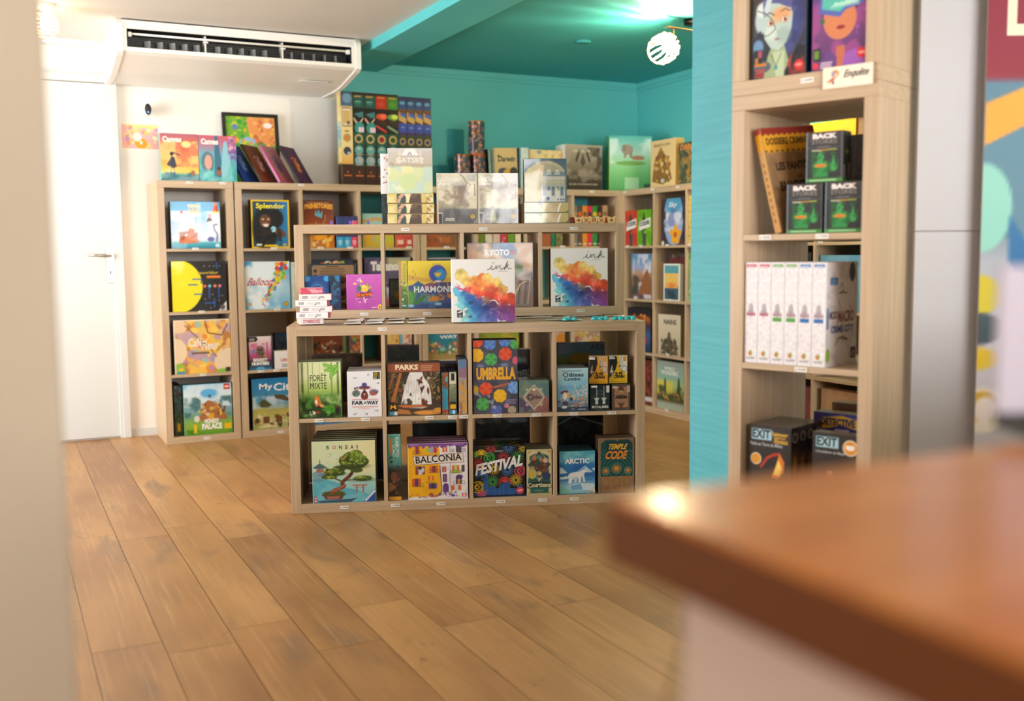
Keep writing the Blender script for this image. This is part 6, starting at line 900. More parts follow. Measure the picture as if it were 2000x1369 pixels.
game('A', .099, .008, Z1, .268, .290, .06, a_monkey, 'jungle box with a brown brick castle, bottom cube of the narrow shelf', text=[('MONKEY', .42, .22, .72, .31, 'f4f0e8', {'b': .06}), ('PALACE', .36, .1, .78, .22, 'f4f0e8', {'b': .06})], side='20302c', top='4a7074')
game('A', .514, .02, Z4, .222, .278, .07, a_splendor, 'black box with a yellow frame and a dark figure holding a blue gem', text=[('Splendor', .13, .79, .88, .93, 'ecdc3c', {'b': .03})], side='16181a', top='8a7428')
game('A', .464, .012, Z3, .262, .276, .06, a_balloon, 'sky blue box with a stream of coloured balloons', text=[('Balloon', .08, .5, .62, .66, 'c03c3c', {'b': .01, 'sh': .15})], side='b0c8c8', top='c4d4dc')
game('A', .734, .02, Z3, .024, .27, .2, gen('e0ecec', 'e8f0f0', ['b8d4d0', 'd0e4e4'], 4, 8, (.2, .5)), 'pale slim box on edge right of the balloon box', side='ccd8d8', top='dce4e4')
game('A', .466, .010, Z2, .147, .196, .05, a_bounty, 'small pink and black card box with a masked traveller', 'card game', 'card_game_box', text=[('BOUNTY', .22, .25, .78, .35, 'f0f0ee', {'b': .06}), ('HUNTERS', .16, .14, .84, .24, 'f0f0ee', {'b': .06})], side='14161a', top='2c3034')
game('A', .622, .012, Z2, .140, .105, .06, lambda a: (a.v((0, 'e6e2e2'), (1, 'eae6e4')), a.bars(.3, .1, .6, .3, 2, '6a6a6a', .5)), 'white card box with red capital letters, left front of its cube', 'card game', 'card_game_box', text=[('UNLIKELY', .26, .66, 1.2, .84, 'c87860', {'b': .05}), ('UNION', .26, .4, .9, .58, 'c87860', {'b': .05})][1:], side='c8c4c4', top='d8d4d4')
game('A', .655, .12, Z2, .11, .2, .08, gen('c89028', '1c3860', ['1a3458', '24487c'], 4, 5, (.05, .1), ((0, .3, 1, .5, 'b88c38'),)), 'dark blue box behind the white card box', side='14243c', top='1c3050', text=[('Tokens', .1, .8, .8, .9, 'e8e8e8')][:0])
game('A', .485, .012, Z1, .300, .30, .06, a_mycity, 'blue box with flying ships over a brown village, partly behind the island', text=[('My', .14, .76, .4, .9, 'f0f4f8', {'b': .02}), ('City', .42, .7, .86, .9, 'f0f4f8', {'b': .02})], side='10181c', top='1c3038')
game('A', .815, .02, Z4, .19, .282, .06, a_prehist, 'brown box with a blue feathered skeleton bird over orange rocks', text=[('PREHISTORIES', .06, .8, .96, .91, 'f0a840', {'b': .06, 'arc': .2})], side='3c1c10', top='5c3420')
for i, (c, w_) in enumerate((('28a0d0', 'left'), ('28a0d0', 'middle'), ('d83c68', 'pink footed right'))):
    game('A', 1.0143 + i * .0445, .012 + .001 * i, Z4, .044, .187, .12, a_three(c), 'slim night blue box, %s of three on the back shelf' % w_, side='1c2450', top='28306c', group='three slim night blue boxes')
game('A', .850, .02, Z3, .268, .285, .06, a_donut, 'dark box with fruit, rings and red tomatoes, behind the upper tier', side='20283c', top='2c3448')
game('A', .825, .1, Z2, .262, .27, .06, lambda a: (a.v((0, '7c8c50'), (1, '8a9a60')), a.r(.09, .03, .91, .66, '8a4c34'), a.sp(70, .12, .04, .88, .5, .03, .06, ['c8a888', '5c4438', 'b0543c', 'e0d4c0', '3c3430', 'a8583c'], 4), a.r(.06, .7, .94, .8, 'b8b49c'), a.r(.06, .82, .94, .97, '9a9a80')), 'olive framed box in the back shelf, seen above the forest boxes', side='6a7848', top='8a8c78')
game('A', 1.084, .02, Z2, .062, .27, .2, gen('5c5a60', '3a3444', ['e07828', '6a9c3c', '8ab4c8', 'c84c28'], 9, 22, (.12, .3)), 'multicoloured box on edge in the back shelf, above the white traveller box', side='241c18', top='3c342c')
game('A', .835, .02, Z1, .28, .3, .08, gen('2c7cb0', '3c8cc0', ['58a4d0', '2c70a4'], 4, 12, (.05, .12)), 'blue box at floor level in the back shelf, seen below the white traveller box', side='1c4c70', top='2c5c80')
game('A', 1.176, .014, Z4, .2, .205, .06, lambda a: (a.v((0, 'c8a828'), (.4, 'e8a82c'), (.5, 'c87c50'), (.6, 'a8d0c8'), (1, '98c8c4')), a.n('a8a8a0', 5, .55, .1, 4, .7, (0, 0, .5, .4)), a.p([(0, .8), (.4, .9), (1, .82), (1, .74), (.4, .8), (0, .72)], 'd8a060'), a.n('b8c030', 5, .5, .1, 6, .9, (.4, 0, 1, .35))), 'aqua box with an orange banner in the teal backed cube', side='4a8c88', top='8cb8b4')
game('A', 1.385, .014, Z4, .066, .13, .09, gen('c83c2c', 'c84830', ['d85c40', 'b03424'], 5, 6, (.1, .2), ((.2, .15, .8, .35, 'e8c8b8'),)), 'small red card box, left one of two behind the upper tier', 'card game', 'card_game_box', side='8a2418', top='a03828')
game('A', 1.4525, .014, Z4, .046, .13, .09, gen('c03828', 'c04030', ['d0543c', 'a83020'], 7, 6, (.1, .2), ((.2, .15, .8, .35, 'e8c8b8'),)), 'small red card box, right one of two behind the upper tier', 'card game', 'card_game_box', side='8a2418', top='a03828')
game('A', 1.184, .016, Z3, .298, .292, .06, a_taken, 'purple box with big white brush lettering, behind the upper tier', text=[('Takenoko', .13, .72, .93, .92, 'e4e0dc', {'b': .07})], side='2c2438', top='4c4458')

game('U', .405, .25, .8097, .084, .130, .04, lambda a: (a.c.__setitem__(slice(None), hx('20241f')), a.r(.09, .07, .91, .94, '6c8480'), a.r(.09, .07, .91, .4, '50685c'), a.e(.5, .42, .2, .2, 'c89828'), a.e(.52, .3, .13, .1, 'b88420'), a.r(.09, .65, .91, .67, '54706c')), 'small black edged card box with an orange animal, left of the landscape box', 'card game', 'card_game_box', side='161814', top='2c2c28')
game('A', 1.316, .02, Z2, .085, .27, .16, gen('d8a858', 'e0b868', ['e8c878', 'c85840', 'd89c50'], 5, 14, (.1, .25)), 'orange patterned box on edge behind the waterfall boxes', side='8a5c30', top='a87840')
game('A', 1.405, .02, Z2, .078, .27, .16, gen('d8c8b0', 'c8a890', ['c84c48', '4c8ca8', 'e8d8c0'], 8, 14, (.1, .25), ((0, 0, .2, 1, '5ca8c0'),)), 'pale striped box on edge, right of the orange patterned one', side='6a5c50', top='8a7c70')
game('A', 1.592, .02, Z4, .215, .27, .06, gen('b85c20', '8a6c50', ['a84c1c', 'c87c3c', '604830'], 5, 30, (.04, .1)), 'rusty orange landscape box behind the upper tier', side='3c2418', top='5c3c28')
game('A', 1.594, .016, Z3, .21, .288, .06, lambda a: (a.v((0, '2c3c70'), (1, '283c80')), a.r(.3, .8, .7, .86, 'b8a078'), a.r(0, .975, 1, 1, 'd0c4a8')), 'plain dark blue box with a thin pale top edge behind the yellow landscape box', side='1c2850', top='c8bca0')
game('A', 1.592, .016, Z2, .212, .262, .06, lambda a: (a.v((0, 'a88c54'), (.12, 'a88c54'), (.2, '60785c'), (.32, '2c8098'), (1, '1c88b4')), a.sp(60, .03, .14, 1, .4, .03, .06, ['d86858', 'e8c050', '3c8450', 'e0e0d8', 'b84c58'], 4), a.e(.45, .24, .1, .06, '88b8c4')), 'blue box with a colourful little town, above the waterfall box', text=[('WAY', .35, .5, .95, .58, 'e8eef0', {'b': .05})], side='1c4c5c', top='2c6474')
for i, (s, w, c) in enumerate(((1.94, .05, '7c8c28'), (1.995, .05, 'e0d8c4'), (2.05, .05, 'd8b8b0'), (2.105, .045, 'c83c50'), (2.155, .05, '6c9428'), (2.21, .04, 'e8dcc0'))):
    game('A', s, .02, Z4, w, .15 if i else .19, .16, gen(c, c, [c, 'e8e0d0', 'c84c38', c], i + 3, 10, (.1, .25)), '%s patterned slim box in the row seen above the temple street box' % ('green', 'cream', 'pale pink', 'crimson', 'leaf green', 'light cream')[i], side='5c5448', top='8a8070', group='row of slim boxes above the temple street box')
for i, (s, w, h_, c, d_) in enumerate(((2.35, .12, .2, 'a85c38', 'food patterned brown box'), (2.475, .03, .24, '2c7c5c', 'green slim book-like box'), (2.51, .05, .2, '7c7448', 'olive slim box'), (1.915, .3, .1, '8c8c30', 'long low olive box'))):
    if i == 3: continue
    game('A', s, .02, Z4, w, h_, .15, gen(c, c, [c, 'c8b080', '3c3428', c], i + 13, 14, (.08, .2)), d_ + ' in the back shelf left of the coloured spines', side='3c3428', top='5c5444')
game('A', 1.95, .02, Z2, .28, .25, .07, gen('6c8438', 'a8a030', ['8c9c30', 'c8a838'], 5, 20, (.05, .1)), 'green and yellow box in the back shelf, seen over the umbrella box', side='3c4420', top='5c6430')
game('A', 2.290, .02, Z2, .07, .26, .15, gen('8c6c5c', 'a08070', ['6c5448', '5c8cb0'], 5, 14, (.1, .2)), 'grey brown box on edge in the back shelf above the flower card box', side='4c4038', top='6a5c50')
game('A', 2.46, .02, Z2, .115, .262, .08, gen('d08828', '9c98a4', ['b8b0b4', 'c87c20', 'a8a4b0'], 5, 12, (.1, .25), ((0, 0, 1, .45, 'c87c24'),)), 'grey and amber box in the back shelf above the castle merchant box', side='4c4440', top='6a605c')
game('A', 2.642, .012, Z2, .21, .266, .06, gen('8a6848', 'b8a4a8', ['c8b4b8', 'a8584c', '7c6874', 'd8b84c'], 9, 40, (.04, .1), ()), 'pinkish fantasy battle box in the back shelf above the yellow crash boxes', side='3c3430', top='5c5450')
cs = [('8a8078', 'c8a030', .03), ('5c4a48', 'e86030', .036), ('e0901c', '6a5030', .037), ('d83048', '303840', .037), ('2c8a44', 'e8b828', .038), ('38281c', 'b86c38', .034), ('b8906c', '806050', .037)]
s = 2.6415; nm = ['grey', 'dark plum', 'orange', 'crimson', 'green', 'dark brown', 'tan']
for i, (c, c2, w) in enumerate(cs):
    game('A', s, .014, Z4, w, .27 if i < 6 else .275, .17, (lambda c, c2: lambda a: (a.v((0, c), (1, c)), a.e(.5, .8, .42, None, c2), a.e(.5, .06, .35, .15, 'd8d4cc')))(c, c2), '%s spine in the row of upright boxes in the corner shelf' % nm[i], 'board game', 'game_box_spine' if False else 'board_game_box', side=c, top=c, group='row of coloured spines in the corner shelf'); s += w + .0015 + (.006 if i == 5 else 0)
# top of the back shelves
ZA = 1.4702
game('A', .030, .02, ZA, .204, .258, .05, a_canvas1, 'orange sunset box with a girl silhouette, on top of the narrow shelf', text=[('Canvas', .06, .82, .56, .94, 'f6eee4', {'b': .05})], side='5ca4a0', top='a86a74')
game('A', .236, .02, ZA, .207, .256, .05, a_canvas2, 'teal and pink box with towers, right of the sunset box', text=[('Canvas', .06, .8, .52, .93, 'f6eee8', {'b': .05})], side='3c7c8c', top='9c5c70')
fr0 = empty('framed_picture', (.605, .315, ZA), 0); fr0.rotation_euler = (R(-7), 0, 0); tag(fr0, 'black framed colourful garden picture leaning on the white wall', 'picture')
w, h = .335, .44; f_ = MB()
for x0, x1, z0, z1 in ((-w/2, w/2, h - .02, h), (-w/2, w/2, 0, .02), (-w/2, -w/2 + .02, .02, h - .02), (w/2 - .02, w/2, .02, h - .02)): f_.box(x0, x1, 0, .018, z0, z1, .0015)
f_.build('frame', M['black_frame'], fr0)
A = Art(w - .04, h - .04, .0034); a_frame(A); me = box_mesh('picture', w - .04, h - .04, .004, A, 'cccccc', 'cccccc', M['print']); po = bpy.data.objects.new('picture', me); COL.objects.link(po); po.parent = fr0; po.location = (-w/2 + .02, .008, .02)
# tilted books on little stands
for i, (x, c1, c2, cols, lb) in enumerate(((.50, '1c3c8c', '2c2450', ['1c4ca0', '8cb4d8'], 'midnight blue tilted puzzle box with a pale figure, first of four on stands'), (.602, '7c3418', '4c3020', ['6c3c20', 'd8b4a8'], 'brown tilted puzzle box with a pale figure, second of four on stands'), (.706, 'c05c68', 'b08088', ['a86878', '4c5478'], 'pink tilted puzzle box with dark blue shapes, third of four on stands'), (.822, '481c44', '3c2c38', ['5c2c50', 'e08828'], 'dark plum tilted puzzle box with a golden burst, last of four on stands'))):
    def art(a, c1=c1, c2=c2, cols=cols): a.v((0, c1), (1, c2)); a.n(cols[0], 3, .5, .12, 5, .7); a.e(.5, .45, .16, .22, cols[1], .08, rot=-10); a.sp(12, .35, .3, .65, .7, .02, .06, [cols[1]], 4); a.n(c1, 6, .55, .1, 9, .5)
    st = 'pink' if i == 2 else ''
    o = game('A', x, .09, ZA + .021, .19, .25, .014, art, lb, 'puzzle', 'puzzle_box', side='d878b8' if i == 2 else ['14204c', '4c2c1c', 'x', '1c141c'][i], m='print')
    ps = to_world('A', x - .012, .035, ZA + .010)
    o.rotation_euler = Euler((R(-30), 0, R(50)), 'XYZ'); o.location = ps
    es = empty('display_stand', (x - .012 + .061 - .082, .035 + .073 + .070, ZA), R(50)); tag(es, 'clear little easel under the %s tilted puzzle box' % ('midnight blue', 'brown', 'pink', 'dark plum')[i], 'display stand', 'clear easels on the back shelf')
    MB().box(-.035, .035, -.01, .026, 0, .003, .0008).build('base', M['clear'], es)
    MB().prism([(-.02, .003), (.02, .003), (.012, .05), (-.012, .05)], .024, .028).build('back_rest', M['clear'], es)
# nine tall narrow boxes
s = 1.085
for i in range(9):
    w = .0745 if i < 5 else .0565; kd = [0, 1, 1, 2, 3, 4, 4, 4, 4][i]
    nm_ = ['cream box with a round seal, leftmost', 'dark green box with teal discs, second from the left', 'dark green box with teal discs, third from the left', 'red topped box with a swirl, fourth', 'lime green topped box with a swirl, fifth', 'blue box, sixth', 'blue box, seventh', 'blue box, eighth', 'blue box, rightmost'][i]
    A0 = game('A', s, .1 + .004 * i, ZA, w - .001, .56 if i < 5 else .553, .075, mat_art(kd), 'tall narrow ' + nm_ + ' of the nine', 'puzzle', 'tall_narrow_box', side='3c2218', top='241c14', group='nine tall narrow boxes on the back shelf', left=(lambda a: (a.v((0, '2c1c16'), (.22, '3c2a20'), (.25, 'd8c070'), (.4, 'c8c080'), (.45, '6c9cac'), (.65, '7cb0c4'), (.7, 'd8c88c'), (1, 'c8a868')), a.n('e8dca0', 6, .55, .1, 4, .7, (0, .25, 1, 1)))) if i == 0 else None, m='print')
    s += w
# tins
def tin(x, y, z, label):
    t = empty('cylindrical_tin', (x, y, z)); tag(t, label, 'tin', 'three patterned tins stacked on the back shelf')
    A = Art(.33, .205, .005, '24242c'); A.sp(190, 0, .02, 1, .98, .012, .035, ['d88048', 'e8a060', '6a78b8', 'b8788c', 'e0d0b8', '2c2c34', '38383c'], 5)
    n = 28; V, Fq, Cq = [], [], []
    ny = A.ny
    vs, fs = [], []
    for j in range(ny):
        for i_ in range(n): a_ = 6.2832 * i_ / n; vs.append((.053 * math.cos(a_), .053 * math.sin(a_), .004 + .205 * j / (ny - 1)))
    fs = [[j * n + i_, j * n + (i_ + 1) % n, (j + 1) * n + (i_ + 1) % n, (j + 1) * n + i_] for j in range(ny - 1) for i_ in range(n)]
    o = mesh_obj('tin_body', vs, fs, M['foil'], t, smooth=True); at = o.data.color_attributes.new('Col', 'FLOAT_COLOR', 'POINT')
    cc = np.concatenate([s2l(np.stack([A.c[j, int(i_ / n * (A.nx - 1))] for j in range(ny) for i_ in range(n)])), np.ones((ny * n, 1))], 1); at.data.foreach_set('color', cc.reshape(-1).astype(np.float32))
    for z_, nm in ((0, 'bottom_rim'), (.207, 'lid')):
        MB().tube([(0, 0, z_), (0, 0, z_ + .004), (0, 0, z_ + .008)], [.053, .0545, .0535], 28).build(nm, M['tinmetal'], t)
M['tinmetal'] = mat('copper_coloured_rim', 'd87848', .3, metal=.8)
tin(1.905, .16, ZA, 'dark floral tin, lower left of the stack of three'); tin(2.013, .16, ZA, 'dark floral tin, lower right of the stack of three'); tin(2.005, .16, ZA + .2153, 'dark floral tin standing on top of the two others')
for i, (x, c) in enumerate(((2.075, '6c8c88'), (2.099, '4c6c60'))):
    game('A', x + .006, .12, ZA, .018, .255, .18, gen(c, c, [c, 'a8b4a0'], i + 3, 6, (.2, .4)), '%s slim box leaning between the tins and the tan box' % ('grey green', 'dark green')[i], side='3c4c48', top='5c6c64', roll=-3)
game('A', 2.118, .1, ZA, .165, .262, .05, lambda a: (a.v((0, 'b8905c'), (.4, 'd0b078'), (1, 'd8b880')), a.e(.35, .42, .25, .15, '4c5058'), a.e(.55, .38, .22, .18, 'd89c40', rot=20), a.e(.82, .4, .18, .2, '3c3028'), a.e(.5, .2, .3, .15, '6a5440'), a.e(.15, .8, .05, .05, '3c3c38')), 'tan book shaped box with dark animals, right of the tins', text=[('Darwin', .14, .66, .9, .8, '34464c', {'b': .03, 'sh': .1})], side='c8a878', top='d8c498', rot=4, roll=-2.5)
game('A', 2.292, .09, ZA, .055, .27, .16, gen('a8c4d0', 'b8d4dc', ['d8e0dc', 'e8dcc0'], 5, 10, (.1, .3)), 'pale blue slim box on edge beside the tan book shaped box', side='7c98a4', top='c8d8d8')
game('A', 2.352, .07, ZA, .235, .258, .08, gen('d8bc84', 'e0c48c', ['e8d4a0', '6c94b4', 'c89c50'], 5, 16, (.05, .12)), 'cream and blue map box behind the half dome box', side='c8ac78', top='d8c49c')
game('A', 2.590, .03, ZA, .285, .298, .13, a_skyrim, 'large brown grey box with a winged emblem over ruins', text=[('SKYRIM', .2, .83, .66, .89, 'e0d4c4', {'b': False}), ('LE JEU D\'AVENTURE', .1, .1, .86, .145, 'c8bca8', {'b': .02})], side='d8d0c4', top='d8d4cc', left=lambda a: a.v((0, 'b8ac9c'), (1, 'e0dad0')), m='print')
game('A', 2.925, .02, ZA, .300, .366, .1, a_eleph, 'large green box with an elephant family, standing in the corner', side='4c7c18', top='8cc4bc', left=lambda a: (a.v((0, '5c8c14'), (.5, '7c9420'), (1, '4c9c80'))), rot=-14)
# ------------------------------------------------------------------ right wall shelf
def gd(s, d, z, w, h, t, art, lb, **k): return game('D', s, d, z, w, h, t, art, lb, **k)
gd(.315, .03, 1.4702, .27, .295, .07, a_baby, 'tan box with a terraced stone tower, on top of the right wall shelf', text=[('BABYLON', .15, .86, .8, .92, '8a6434', {'b': .03})], side='d8a860', top='d8b880', right=None, rot=0)
gd(.620, .03, 1.4702, .2, .255, .07, gen('4c5040', '2c3838', ['c88c38', '28302c', 'b8a04c', '58684c'], 6, 40, (.04, .1)), 'dark jungle box with orange title on top of the right wall shelf', text=[('DARK', .1, .82, .9, .95, 'c87c38', {'b': .05})], side='24302c', top='3c4840')
gd(.0395, .012, Z4, .150, .236, .06, a_code('b83c30', 'd85030'), 'red box with a tilted white label and a dark spy, top row', side='5c2018', top='6a3028', text=[('CODE', .14, .56, .84, .68, '20242c', {'b': .05, 'rot': 8})])
gd(.1905, .012, Z4, .165, .236, .06, a_code('5ca020', '84c030'), 'lime green box with a tilted white label and a dark spy, top row', side='2c5010', top='4c7c28', text=[('CODE', .14, .56, .84, .68, '20242c', {'b': .05, 'rot': 8})])
gd(.435, .03, Z4, .262, .295, .06, a_flower, 'blue sky box framed by dark trunks with a yellow flower', text=[('Sky', .32, .78, .66, .92, 'e0e8f4', {'b': .02, 'sh': .2})], side='2c2428', top='4c5c74')
gd(.745, .02, Z4, .03, .3, .2, gen('c8b03c', 'd8c45c', ['e0d48c', '6c8c3c', 'c88c38'], 5, 14, (.2, .4)), 'pale yellow spine, left of two at the pier edge, top row', side='8a7c30', top='a8984c')
gd(.777, .02, Z4, .04, .29, .2, gen('6c3418', 'e0a030', ['d86c20', '8a3c1c', 'e8b440'], 5, 14, (.2, .4)), 'orange red spine, right of two at the pier edge, top row', side='4c2c18', top='8a5c30')
gd(.105, .02, Z3, .240, .300, .06, lambda a: (a.v((0, '5c4c54'), (.4, '8a6450'), (.55, 'b88c70'), (.7, '98a8d0'), (1, '4c88b8')), a.n('e0dce8', 4, .55, .1, 4, .8, (.1, 0, 1, 1)), a.p([(.35, .1), (.65, .55), (.8, .68), (1, .3), (1, .1)], '94603c'), a.n('3c4438', 4, .55, .1, 7, .8, (0, .1, .5, .55))), 'blue sky box with a red desert mountain, middle row', side='14181c', top='2c4458')
gd(.3505, .02, Z3, .024, .3, .2, lambda a: (a.v((0, 'a8b8c8'), (.3, 'e0dcd8'), (1, 'e4e0dc')), a.bars(.3, .25, .7, .9, 12, '8a4c4c', .5)), 'white spine with dark red letters against the divider', side='c8c4c0', top='d8d4d0', )
gd(.430, .08, Z3, .285, .302, .06, gen('4c3428', '3c3434', ['5c4c48', '8a7468', '2c2420'], 5, 20, (.05, .1)), 'dark box with dark red capitals behind the small sunset box', text=[('AVENTURE', .05, .76, .98, .9, '7c2c24', {'b': .05})], side='241c18', top='3c342c')
gd(.487, .015, Z3, .176, .235, .03, lambda a: (a.c.__setitem__(slice(None), hx('e4e4e0')), a.r(.07, .04, .93, .96, '5ca0b0'), a.mix(((a.X > .07) & (a.X < .93) & (a.Y > .04) & (a.Y < .75)) * 1.0, 'e8c068'), a.mix(((a.X > .07) & (a.X < .93) & (a.Y > .04) & (a.Y < .35)) * 1.0, '3c5c78'), a.e(.5, .42, .3, .1, 'e89048', .06), a.n('2c3c40', 5, .52, .1, 4, .8, (.07, .04, .93, .4))), 'small white edged box with a sunset lake', side='c8c4bc', top='d8d4cc')
gd(.745, .02, Z3, .1, .3, .2, gen('5c8c50', '8cac74', ['a8c088', '5c8450'], 5, 14, (.1, .3)), 'pale green box at the pier edge, middle row', side='3c5434', top='6c8458')
gd(.045, .03, Z2, .275, .29, .06, lambda a: (a.v((0, '1c3450'), (.4, '3060a0'), (.6, '4c2c3c'), (.75, 'a85c28'), (.85, '241c20'), (1, '242428')), a.n('a83c48', 4, .55, .1, 4, .8, (.3, .2, 1, .6)), a.sp(20, .1, .68, .9, .85, .03, .07, ['d89838', 'b87028', '8a3c30'], 5)), 'dark blue box with a flame coloured title, lower row by the corner', side='14181c', top='1c2024', m='print')
gd(.408, .03, Z2, .245, .262, .09, a_nains, 'cream box with a group of dark dwarf figures on a rock', text=[('NAINS', .26, .76, .82, .88, '3c3428', {'b': .03})], side='8a7458', top='b8a888', m='print')
gd(.10, .03, Z1, .25, .3, .08, gen('4c2018', '5c2c24', ['8a3428', '3c1c18', 'a04838'], 5, 20, (.05, .1), ((0, .08, 1, .18, 'c8c8cc'),)), 'dark red box with a pale strip at floor level near the corner', side='2c1814', top='3c2420', m='print')
gd(.398, .03, Z1, .295, .312, .07, a_wonders, 'grey green landscape box with two ruined towers, bottom row', text=[('WORLD', .28, .82, .66, .89, 'e0e4dc', {'b': .04}), ('WONDERS', .15, .72, .78, .81, 'e0e4dc', {'b': .04})], side='3c4030', top='6a7060', m='print')
# seen through the narrow shelf by the pier
D2 = [(1.875, Z3, .31, .285, ['5c94b8', '78b0d0'], 'pale blue box seen through the narrow shelf above the white boxes', 'a8c8d8'), (1.76, 1.4702, .345, .24, ['c89818', 'e8b820'], 'bright yellow box on the right wall shelf, glimpsed above the dark script box', 'e8b820'), (2.23, Z3, .28, .29, ['6c5c50', '8a7460'], 'grey brown box in the second right wall shelf', '8a7460'), (2.23, Z4, .27, .3, ['a88050', 'c8a070'], 'tan box in the top row of the second right wall shelf', 'c8a070'), (1.55, Z1, .29, .29, ['7c4450', '94586a'], 'dusty rose box in the second right wall shelf', '94586a'), (1.90, Z1, .28, .295, ['b08868', 'c49c7c'], 'beige box with a crimson crystal seen above the detective box', 'c49c7c'), (1.55, Z3, .26, .3, ['2c2c30', '3c3c40'], 'charcoal box in the second right wall shelf', '3c3c40'), (2.23, Z2, .27, .29, ['6c7c50', '8c9c6c'], 'moss green box in the second right wall shelf', '8c9c6c'), (2.12, 1.4702, .2, .26, ['a88058', '5c4434'], 'tan box beside the bright yellow one on top of the right wall shelf', '5c4434')]
for s, z, w, h, cc, lb, tp in D2:
    gd(s, .03, z, w, h, .07, (lambda cc: lambda a: (a.v((0, cc[0]), (1, cc[1])), a.n(cc[0], 4, .55, .1, 4, .6), (a.p([(.42, .35), (.5, .72), (.58, .6), (.62, .4), (.5, .25)], '9c2c48') if cc[0] == 'b08868' else None)))(cc), lb, side=cc[0], top=tp, m='print')
# ------------------------------------------------------------------ narrow shelf by the pier
def ge(s, d, z, w, h, t, art, lb, **k): return game('E', s, d, z, w, h, t, art, lb, **k)
ZE = 1.4705 + .0392
ge(.050, .015, ZE, .158, .26, .05, a_lucy, 'box with a pale faced girl with big eyes, top shelf by the pier', text=[('FLASHBACK', .07, .87, .93, .955, 'f4e8e4', {'b': .05, 'rot': 2}), ('LUCY', .62, .82, .83, .86, 'f0e4e0', {'b': .05})], side='1c3c54', top='2c3440')
ge(.226, .012, ZE, .150, .26, .05, a_vr, 'box with a girl wearing a teal visor, top shelf by the pier', text=[('FLASHBACK', .06, .93, .93, .99, 'f0dce8', {'b': .05})], side='5c3c6c', top='6c4c7c')
ge(.210, .05, ZE, .014, .26, .12, a_dark('1c2c3c', '243c50', 4, '9cb4c0'), 'thin dark blue box on edge between the two face boxes', side='14242c', top='243440')
def bs(s, d, z, rot, lb): return game('E', s, d, z, .098, .131, .06, a_back, lb, 'card game', 'card_game_box', text=[('BACK', .18, .86, .84, .96, 'f2e8e6', {'b': .06}), ('STORIES', .16, .76, .84, .84, '9a9490', {'b': False})], side='26282a', top='7c6450', right=a_backside, rot=rot, m='foil', group='three green and black card boxes')
bs(.162, .012, Z4, 5, 'green and black card box with a figure, lower left of three'); bs(.270, .012, Z4, 5, 'green and black card box with a figure, lower right of three'); bs(.213, .016, Z4 + .1315, 4, 'green and black card box with a figure, standing on the two others')
ge(.200, .2, Z4, .16, .268, .05, gen('6c3c20', '241c18', ['3c2818', '8a4c24', '1c1818'], 5, 16, (.05, .12)), 'dark brown box with faint script behind the green and black boxes', side='1c1410', top='2c241c', text=[('Sherlock', .3, .82, .8, .9, '8a7c70', {'b': False, 'sh': .2})][:0])
def a_fant(a):
    a.v((0, '8c6c48'), (1, 'a8845c')); a.r(0, .76, 1, .96, 'dca028'); a.r(0, .94, 1, 1, '8a2c20'); [a.r(x / 10, .925, x / 10 + .05, .95, '8a2c20') for x in range(10)]; [a.r(x / 10, .765, x / 10 + .05, .78, '3c2c1c') for x in range(10)]; a.n('6c5438', 4, .55, .12, 4, .5, (0, 0, 1, .75))
o = ge(.052, .03, Z4 + .001, .19, .29, .026, a_fant, 'x', text=[('DOSSIERS CRIMINELS', .06, .83, .94, .9, '5c3c14', {'b': .04}), ('LES FANTÔMES', .15, .58, .95, .68, '3c2c1c', {'b': .05}), ('DE', .5, .5, .6, .53, '3c2c1c', {'b': .03}), ('BRANDEBOURG', .15, .38, .95, .48, '3c2c1c', {'b': .05})], side='c89c60', top='8a2c20', left=lambda a: (a.v((0, 'c89458'), (.78, 'c89c60'), (.79, 'e0a020'), (.94, 'e0a020'), (.95, 'a83c2c'), (1, 'a83c2c')), a.bars(.3, .1, .6, .7, 9, '8a6030', .5)), m='print')
o['label'] = 'tan book box with a yellow hazard band, leaning at the left of its cube'
a_ = FR['E'][1]
o.rotation_euler = (Matrix.Rotation(a_, 4, 'Z') @ Matrix.Rotation(R(-14), 4, 'Y') @ Matrix.Rotation(R(68), 4, 'Z')).to_euler(); o.location = to_world('E', .143, .022, Z4 + .0062)
for i in range(6):
    c = ['c04058', 'c04058', '5c9c48', '5c9c48', '3c70b0', '3c70b0'][i]; nm_ = ['crimson tab, leftmost', 'crimson tab, second from the left', 'green tab, third', 'green tab, fourth', 'blue tab, fifth', 'blue tab, rightmost with its side showing'][i]
    ge(.0425 + i * .0398, .008, Z3, .039, .277, .19, a_macro(c, i > 1), 'white box on edge with a ' + nm_ + ' of six', side='d4d0d4', top='e4e0e4', m='print', right=a_macroside if i == 5 else None, group='six white boxes on edge', rot=0,
       text=[])
w6 = [o_ for o_ in COL.objects if o_.get('label', '').startswith('white box on edge with a blue tab, rightmost')][0]
for tx_, g_ in (('MICRO', (.02, .125, .07, .147, '5c4c4c')), ('MACRO', (.072, .115, .17, .147, '7c4448')), ('CRIME CITY', (.03, .088, .17, .108, '3c5088'))):
    tb = MB(); put_text(tb, text_geo(tx_, .04), g_[0], g_[1], g_[2], g_[3], -.0004, g_[4]); tt = tb.build('title_lettering', M['print'], w6); tt.rotation_euler = (0, 0, R(90)); tt.location = (.0391, 0, 0)
